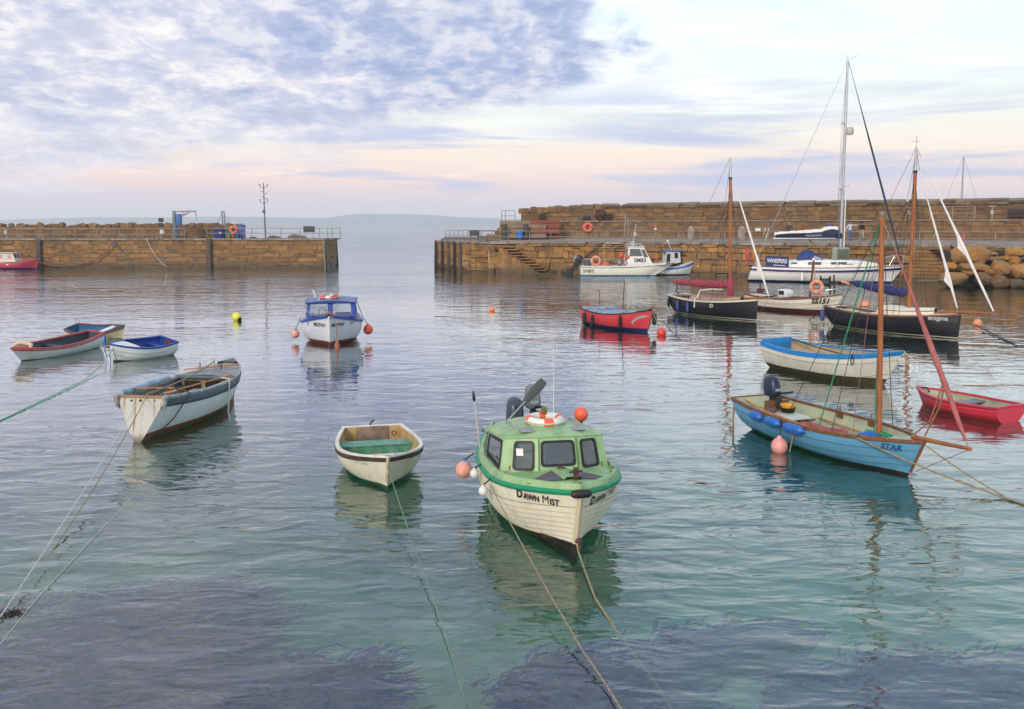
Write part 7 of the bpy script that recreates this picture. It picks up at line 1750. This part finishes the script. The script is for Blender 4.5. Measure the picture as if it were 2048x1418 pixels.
for px, w, h_, lab in ((1084, .7, .75, 'dark recess block at the foot of the upper sea wall, left one'), (1172, .7, .5, 'low dark block at the foot of the upper sea wall near the wheel')):
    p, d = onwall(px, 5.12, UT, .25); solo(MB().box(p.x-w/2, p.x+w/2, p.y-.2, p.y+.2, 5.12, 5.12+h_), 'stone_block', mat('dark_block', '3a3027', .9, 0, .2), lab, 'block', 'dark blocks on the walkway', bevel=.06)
p, d = onwall(2036, 5.12, UT, .35); t = thing('bench', 'dark wooden bench against the upper sea wall at the right edge', 'bench', p, math.atan2(d.y, d.x))
MB().box(-.9, .9, -.45, -.05, .42, .48).build('seat', mat('dark_bench_wood', '3a2c30', .7), t); MB().box(-.9, .9, -.05, .0, .55, .95).build('backrest', mat('dark_bench_wood', ''), t)
for x_ in (-.75, .75): MB().box(x_-.05, x_+.05, -.4, -.05, 0, .42).build('leg', M_BLACK, t)
a, d = onwall(1853, 5.12, LT, -.5); b, _ = onwall(1950, 5.12, LT, -.5); L = (b-a).length
railing('short double handrail on the upper walkway near the right edge', [a, b], [.2, L*.5, L-.2], (.55, 1.15))
for px, lab in ((1816, 'left grey lamp bracket post on the upper walkway'), (1980, 'right grey lamp bracket post on the upper walkway')):
    p, d = onwall(px, 5.12, LT, -.6); t = thing('lamp_post', lab, 'post', p, math.atan2(d.y, d.x), 'short posts on the walkway')
    MB().tube([(0, 0, 0), (0, 0, 1.15)], .07, 8).build('post', M_GALV, t); MB().obox((-.3, 0, 1.15), (.3, 0, 1.17), .2, .06).build('cap', M_GALV, t); MB().box(-.12, .12, -.1, .1, .45, .8).build('box', mat('grey_box', ''), t)
q, d = onq(1525, 1.1); t = thing('notice_board', 'white box and forked bracket fixed on the quay handrail', 'sign', (q.x, q.y, 3.05), math.atan2(d.y, d.x))
MB().box(-.65, -.2, -.06, .06, 1.05, 1.3).build('board', M_WHITE, t); MB().obox((.1, 0, .75), (.25, 0, 1.3), .08, .05).obox((.4, 0, .75), (.25, 0, .3), .06, .05).obox((.4, 0, .75), (.55, 0, 1.3), .08, .05).build('fork', M_WHITE, t)
q, d = onq(1925, 1.15); solo(MB().box(q.x-.06, q.x+.06, q.y-.06, q.y+.06, 3.05, 4.05), 'marker_post', mat('pink_marker', 'd0607a', .5), 'short pink marker post on the quay handrail near the boulders', 'post')
for px, lab in ((1380, 'stone bollard with rounded head against the quay wall under the red mast'), (1480, 'rounded stone bollard behind the quay handrail')):
    q, d = onq(px+2, 5.5); solo(MB().lathe([(.38, 0), (.4, .9), (.3, 1.25), (.05, 1.35)], (q.x, q.y, 3.2), 12), 'bollard', M_CONC, lab, 'bollard', 'bollards on the quay', smooth=50)
# fishing frame with pole and net float on the quay near px 1250
q, d = onq(1249, 1.6); t = thing('derrick', 'thin grey derrick pole with stays on the quay edge', 'derrick', (q.x, q.y, 3.05))
MB().tube([(-.1, 0, -.9), (.05, 0, 2.6)], .06, 8).tube([(.35, .1, .4), (.3, .1, 2.3)], .05, 8).tube([(.05, 0, 2.2), (.4, .1, 2.1)], .04, 6).build('pole', mat('pale_grey_pole', '8f887c', .6), t)
wires(t, [((.05, 0, 2.3), (-2.6, .5, .3)), ((.3, .1, 2.2), (3.8, 1.5, 1.1)), ((.4, .1, 1.0), (2.2, .0, .2))], .02, M_ROPE, 'stay')
ball_float('cream float hanging on the grey derrick of the quay', (q.x+1.0, q.y-.1, 3.65), .26, mat('cream_float', 'b5aa98', .6, 0, .15), 'floats on the quay', None, (-.4, 0, 1))
# chains and ropes on the quay face
def qface(px, z, out=.14): p, d = onwall(px, z, QF[2:], out); return p
rope([qface(1016, 3.05), qface(1018, 2.85), qface(1052, 1.45), qface(1088, .05)], .05, M_RUST, 'rusty mooring chain slanting down right from the quay head', 'chain')
rope([qface(1206, 2.95), qface(1170, 1.5), qface(1134, .05)], .05, M_RUST, 'rusty mooring chain slanting down left on the quay face', 'chain')
solo(MB().obox((xl(979, 87), 87.0, -.4), (xl(978, 87), 87.0, 2.3), .26, .2), 'marker_post', mat('pale_timber', 'b09068', .8, 0, .25, 3, col2='6a4a30', stretch=(4, 4, .7)), 'pale upright timber marker post at the quay corner', 'post', bevel=.02)
rope([Vector((-5.6, 91.2, 3.0)), Vector((-5.35, 90.0, 2.0)), Vector((-4.9, 88.6, .8)), Vector((-4.2, 87.5, .35)), Vector((-2.6, 87.4, .3))], .04, M_ROPE, 'pale rope hanging across the corner of the quay head')
for k, (px, px2, z2) in enumerate(((1830, 1836, 2.9), (1865, 1848, 3.3))):
    p = qface(px, 0, .35); rp = [p+Vector((0, 0, -.3)), p+Vector((0, 0, 1.6)), p+Vector((.0, .1, 2.9))]
    if k: rp += [p+Vector((.4, .3, 4.2)), p+Vector((.2, .5, 4.5))]
    solo(MB().tube(rp, .06, 6), 'ladder_rail', mat('green_grey_pipe', '767a66', .6), ['straight grey green pipe beside the dark quay steps', 'bent grey pipe with hooked top beside the dark quay steps'][k], 'pipe', 'pipes at the dark steps')
rope(sag(in_boat(YA, (5.4, -.3, 1.4)), Vector((38.5, 70.5, 3.0)), .35, 12), .03, M_ROPE, 'mooring rope from the yacht bow to the boulders')
rope(sag(at(1835, 560, .6), Vector((41.0, 69.0, 3.1)), .8, 14), .03, M_ROPE, 'second slack rope crossing in front of the boulders')
rope(sag(in_boat(YA, (-5.5, -.8, 1.4)), Vector((16.5, 83.3, 3.0)), .6, 12), .03, M_ROPE, 'mooring rope from the yacht stern back to the quay')


# ------------------------------------------------------------------ people on the quay
def person(label, px, off, face_rz, top, trousers, hair, arm_r=(.18, .0, -.5), arm_l=(-.18, 0, -.5), lean=0.0, stride=.1, h=1.70):
    q, d = onq(px, off); root = thing('person', label, 'person', (q.x, q.y, 3.05+.04*off), face_rz, 'people on the quay')
    k = h/1.70
    V = {'hip': (0, 0, .92, .145), 'belly': (0, -lean*.3, 1.08, .14), 'chest': (0, -lean*.7, 1.28, .165), 'neck0': (0, -lean, 1.42, .09), 'neck': (0, -lean*1.1, 1.49, .055), 'head': (0, -lean*1.2-.02, 1.60, .10), 'top': (0, -lean*1.2, 1.68, .07)}
    E = [('hip', 'belly'), ('belly', 'chest'), ('chest', 'neck0'), ('neck0', 'neck'), ('neck', 'head'), ('head', 'top')]
    for s_, arm, n_ in ((1, arm_r, 'r'), (-1, arm_l, 'l')):
        sh = (s_*.19, -lean*.9, 1.38); V['sh'+n_] = (*sh, .068); e = Vector(sh)+Vector(arm)*.5+Vector((s_*.02, .03, 0)); w = Vector(sh)+Vector(arm); hd = w+Vector(arm).normalized()*.09
        V['el'+n_] = (*e, .048); V['wr'+n_] = (*w, .034); V['ha'+n_] = (*hd, .042); E += [('neck0', 'sh'+n_), ('sh'+n_, 'el'+n_), ('el'+n_, 'wr'+n_), ('wr'+n_, 'ha'+n_)]
        V['th'+n_] = (s_*.10, 0, .84, .105); V['kn'+n_] = (s_*.11, s_*stride*.5-.02, .48, .07); V['an'+n_] = (s_*.115, s_*stride, .09, .045); V['to'+n_] = (s_*.125, s_*stride-.17, .04, .04)
        E += [('hip', 'th'+n_), ('th'+n_, 'kn'+n_), ('kn'+n_, 'an'+n_), ('an'+n_, 'to'+n_)]
    names = list(V); me = bpy.data.meshes.new('body'); me.from_pydata([Vector(V[n_][:3])*k for n_ in names], [(names.index(a), names.index(b)) for a, b in E], [])
    o = link('body', me, root); sk = o.modifiers.new('skin', 'SKIN'); o.modifiers.new('sub', 'SUBSURF').levels = 1
    for i, n_ in enumerate(names): me.skin_vertices[0].data[i].radius = (V[n_][3]*k,)*2
    me.skin_vertices[0].data[0].use_root = True
    bpy.context.view_layer.update(); ev = bpy.data.meshes.new_from_object(o.evaluated_get(bpy.context.evaluated_depsgraph_get()))
    o.modifiers.clear(); o.data = ev; ev.materials.clear()
    for m_ in (mat('skin', 'b07c62', .6), top, trousers, M_BLACK): ev.materials.append(m_)
    wr = [Vector(V[n_][:3])*k for n_ in ('har', 'hal')]
    for p in ev.polygons:
        c = p.center; p.material_index = 0 if c.z > 1.46*k or min((c-w).length for w in wr) < .1 else 1 if c.z > .93*k else 2 if c.z > .1 else 3
    ev.shade_smooth()
    hd = Vector((0, -lean*1.2+.02, 1.635))*k
    MB().lathe([(.112, -.04), (.118, .02), (.105, .07), (.06, .115), (.01, .125)], hd, 14, (0, .35, 1)).build('hair', hair, root, smooth=70)
    return root
navy, white_s, blue_s, black_s = mat('navy_jacket', '2a3350', .8, 0, .1), mat('white_shirt', 'c4c4cc', .8, 0, .06), mat('blue_top', '2f4a8c', .8, 0, .1), mat('black_coat', '1c1a1e', .8)
jean, light_t = mat('blue_jeans', '4a6a90', .85, 0, .1), mat('light_trousers', 'b0a594', .85)
fair, brown = mat('fair_hair', 'a8674c', .8), mat('brown_hair', '4a3026', .8)
person('person in navy jacket with reddish hair standing left of the yacht boom', 1577, 5.2, R(160), navy, mat('dark_trousers', '3a3436', .8), fair, h=1.6, lean=.1)
person('person in bright blue top bending over just left of the yacht mast', 1661, 5.6, R(200), blue_s, light_t, brown, lean=.22, arm_r=(.1, -.4, -.2))
person('person in white shirt and jeans holding an arm out right of the yacht mast', 1699, 4.6, R(0), white_s, jean, brown, arm_r=(.5, -.05, .02), stride=.14)
person('person in black coat and light trousers at the right of the group', 1722, 5.0, R(120), black_s, light_t, mat('dark_hair', '2a1c1a', .8), h=1.66)
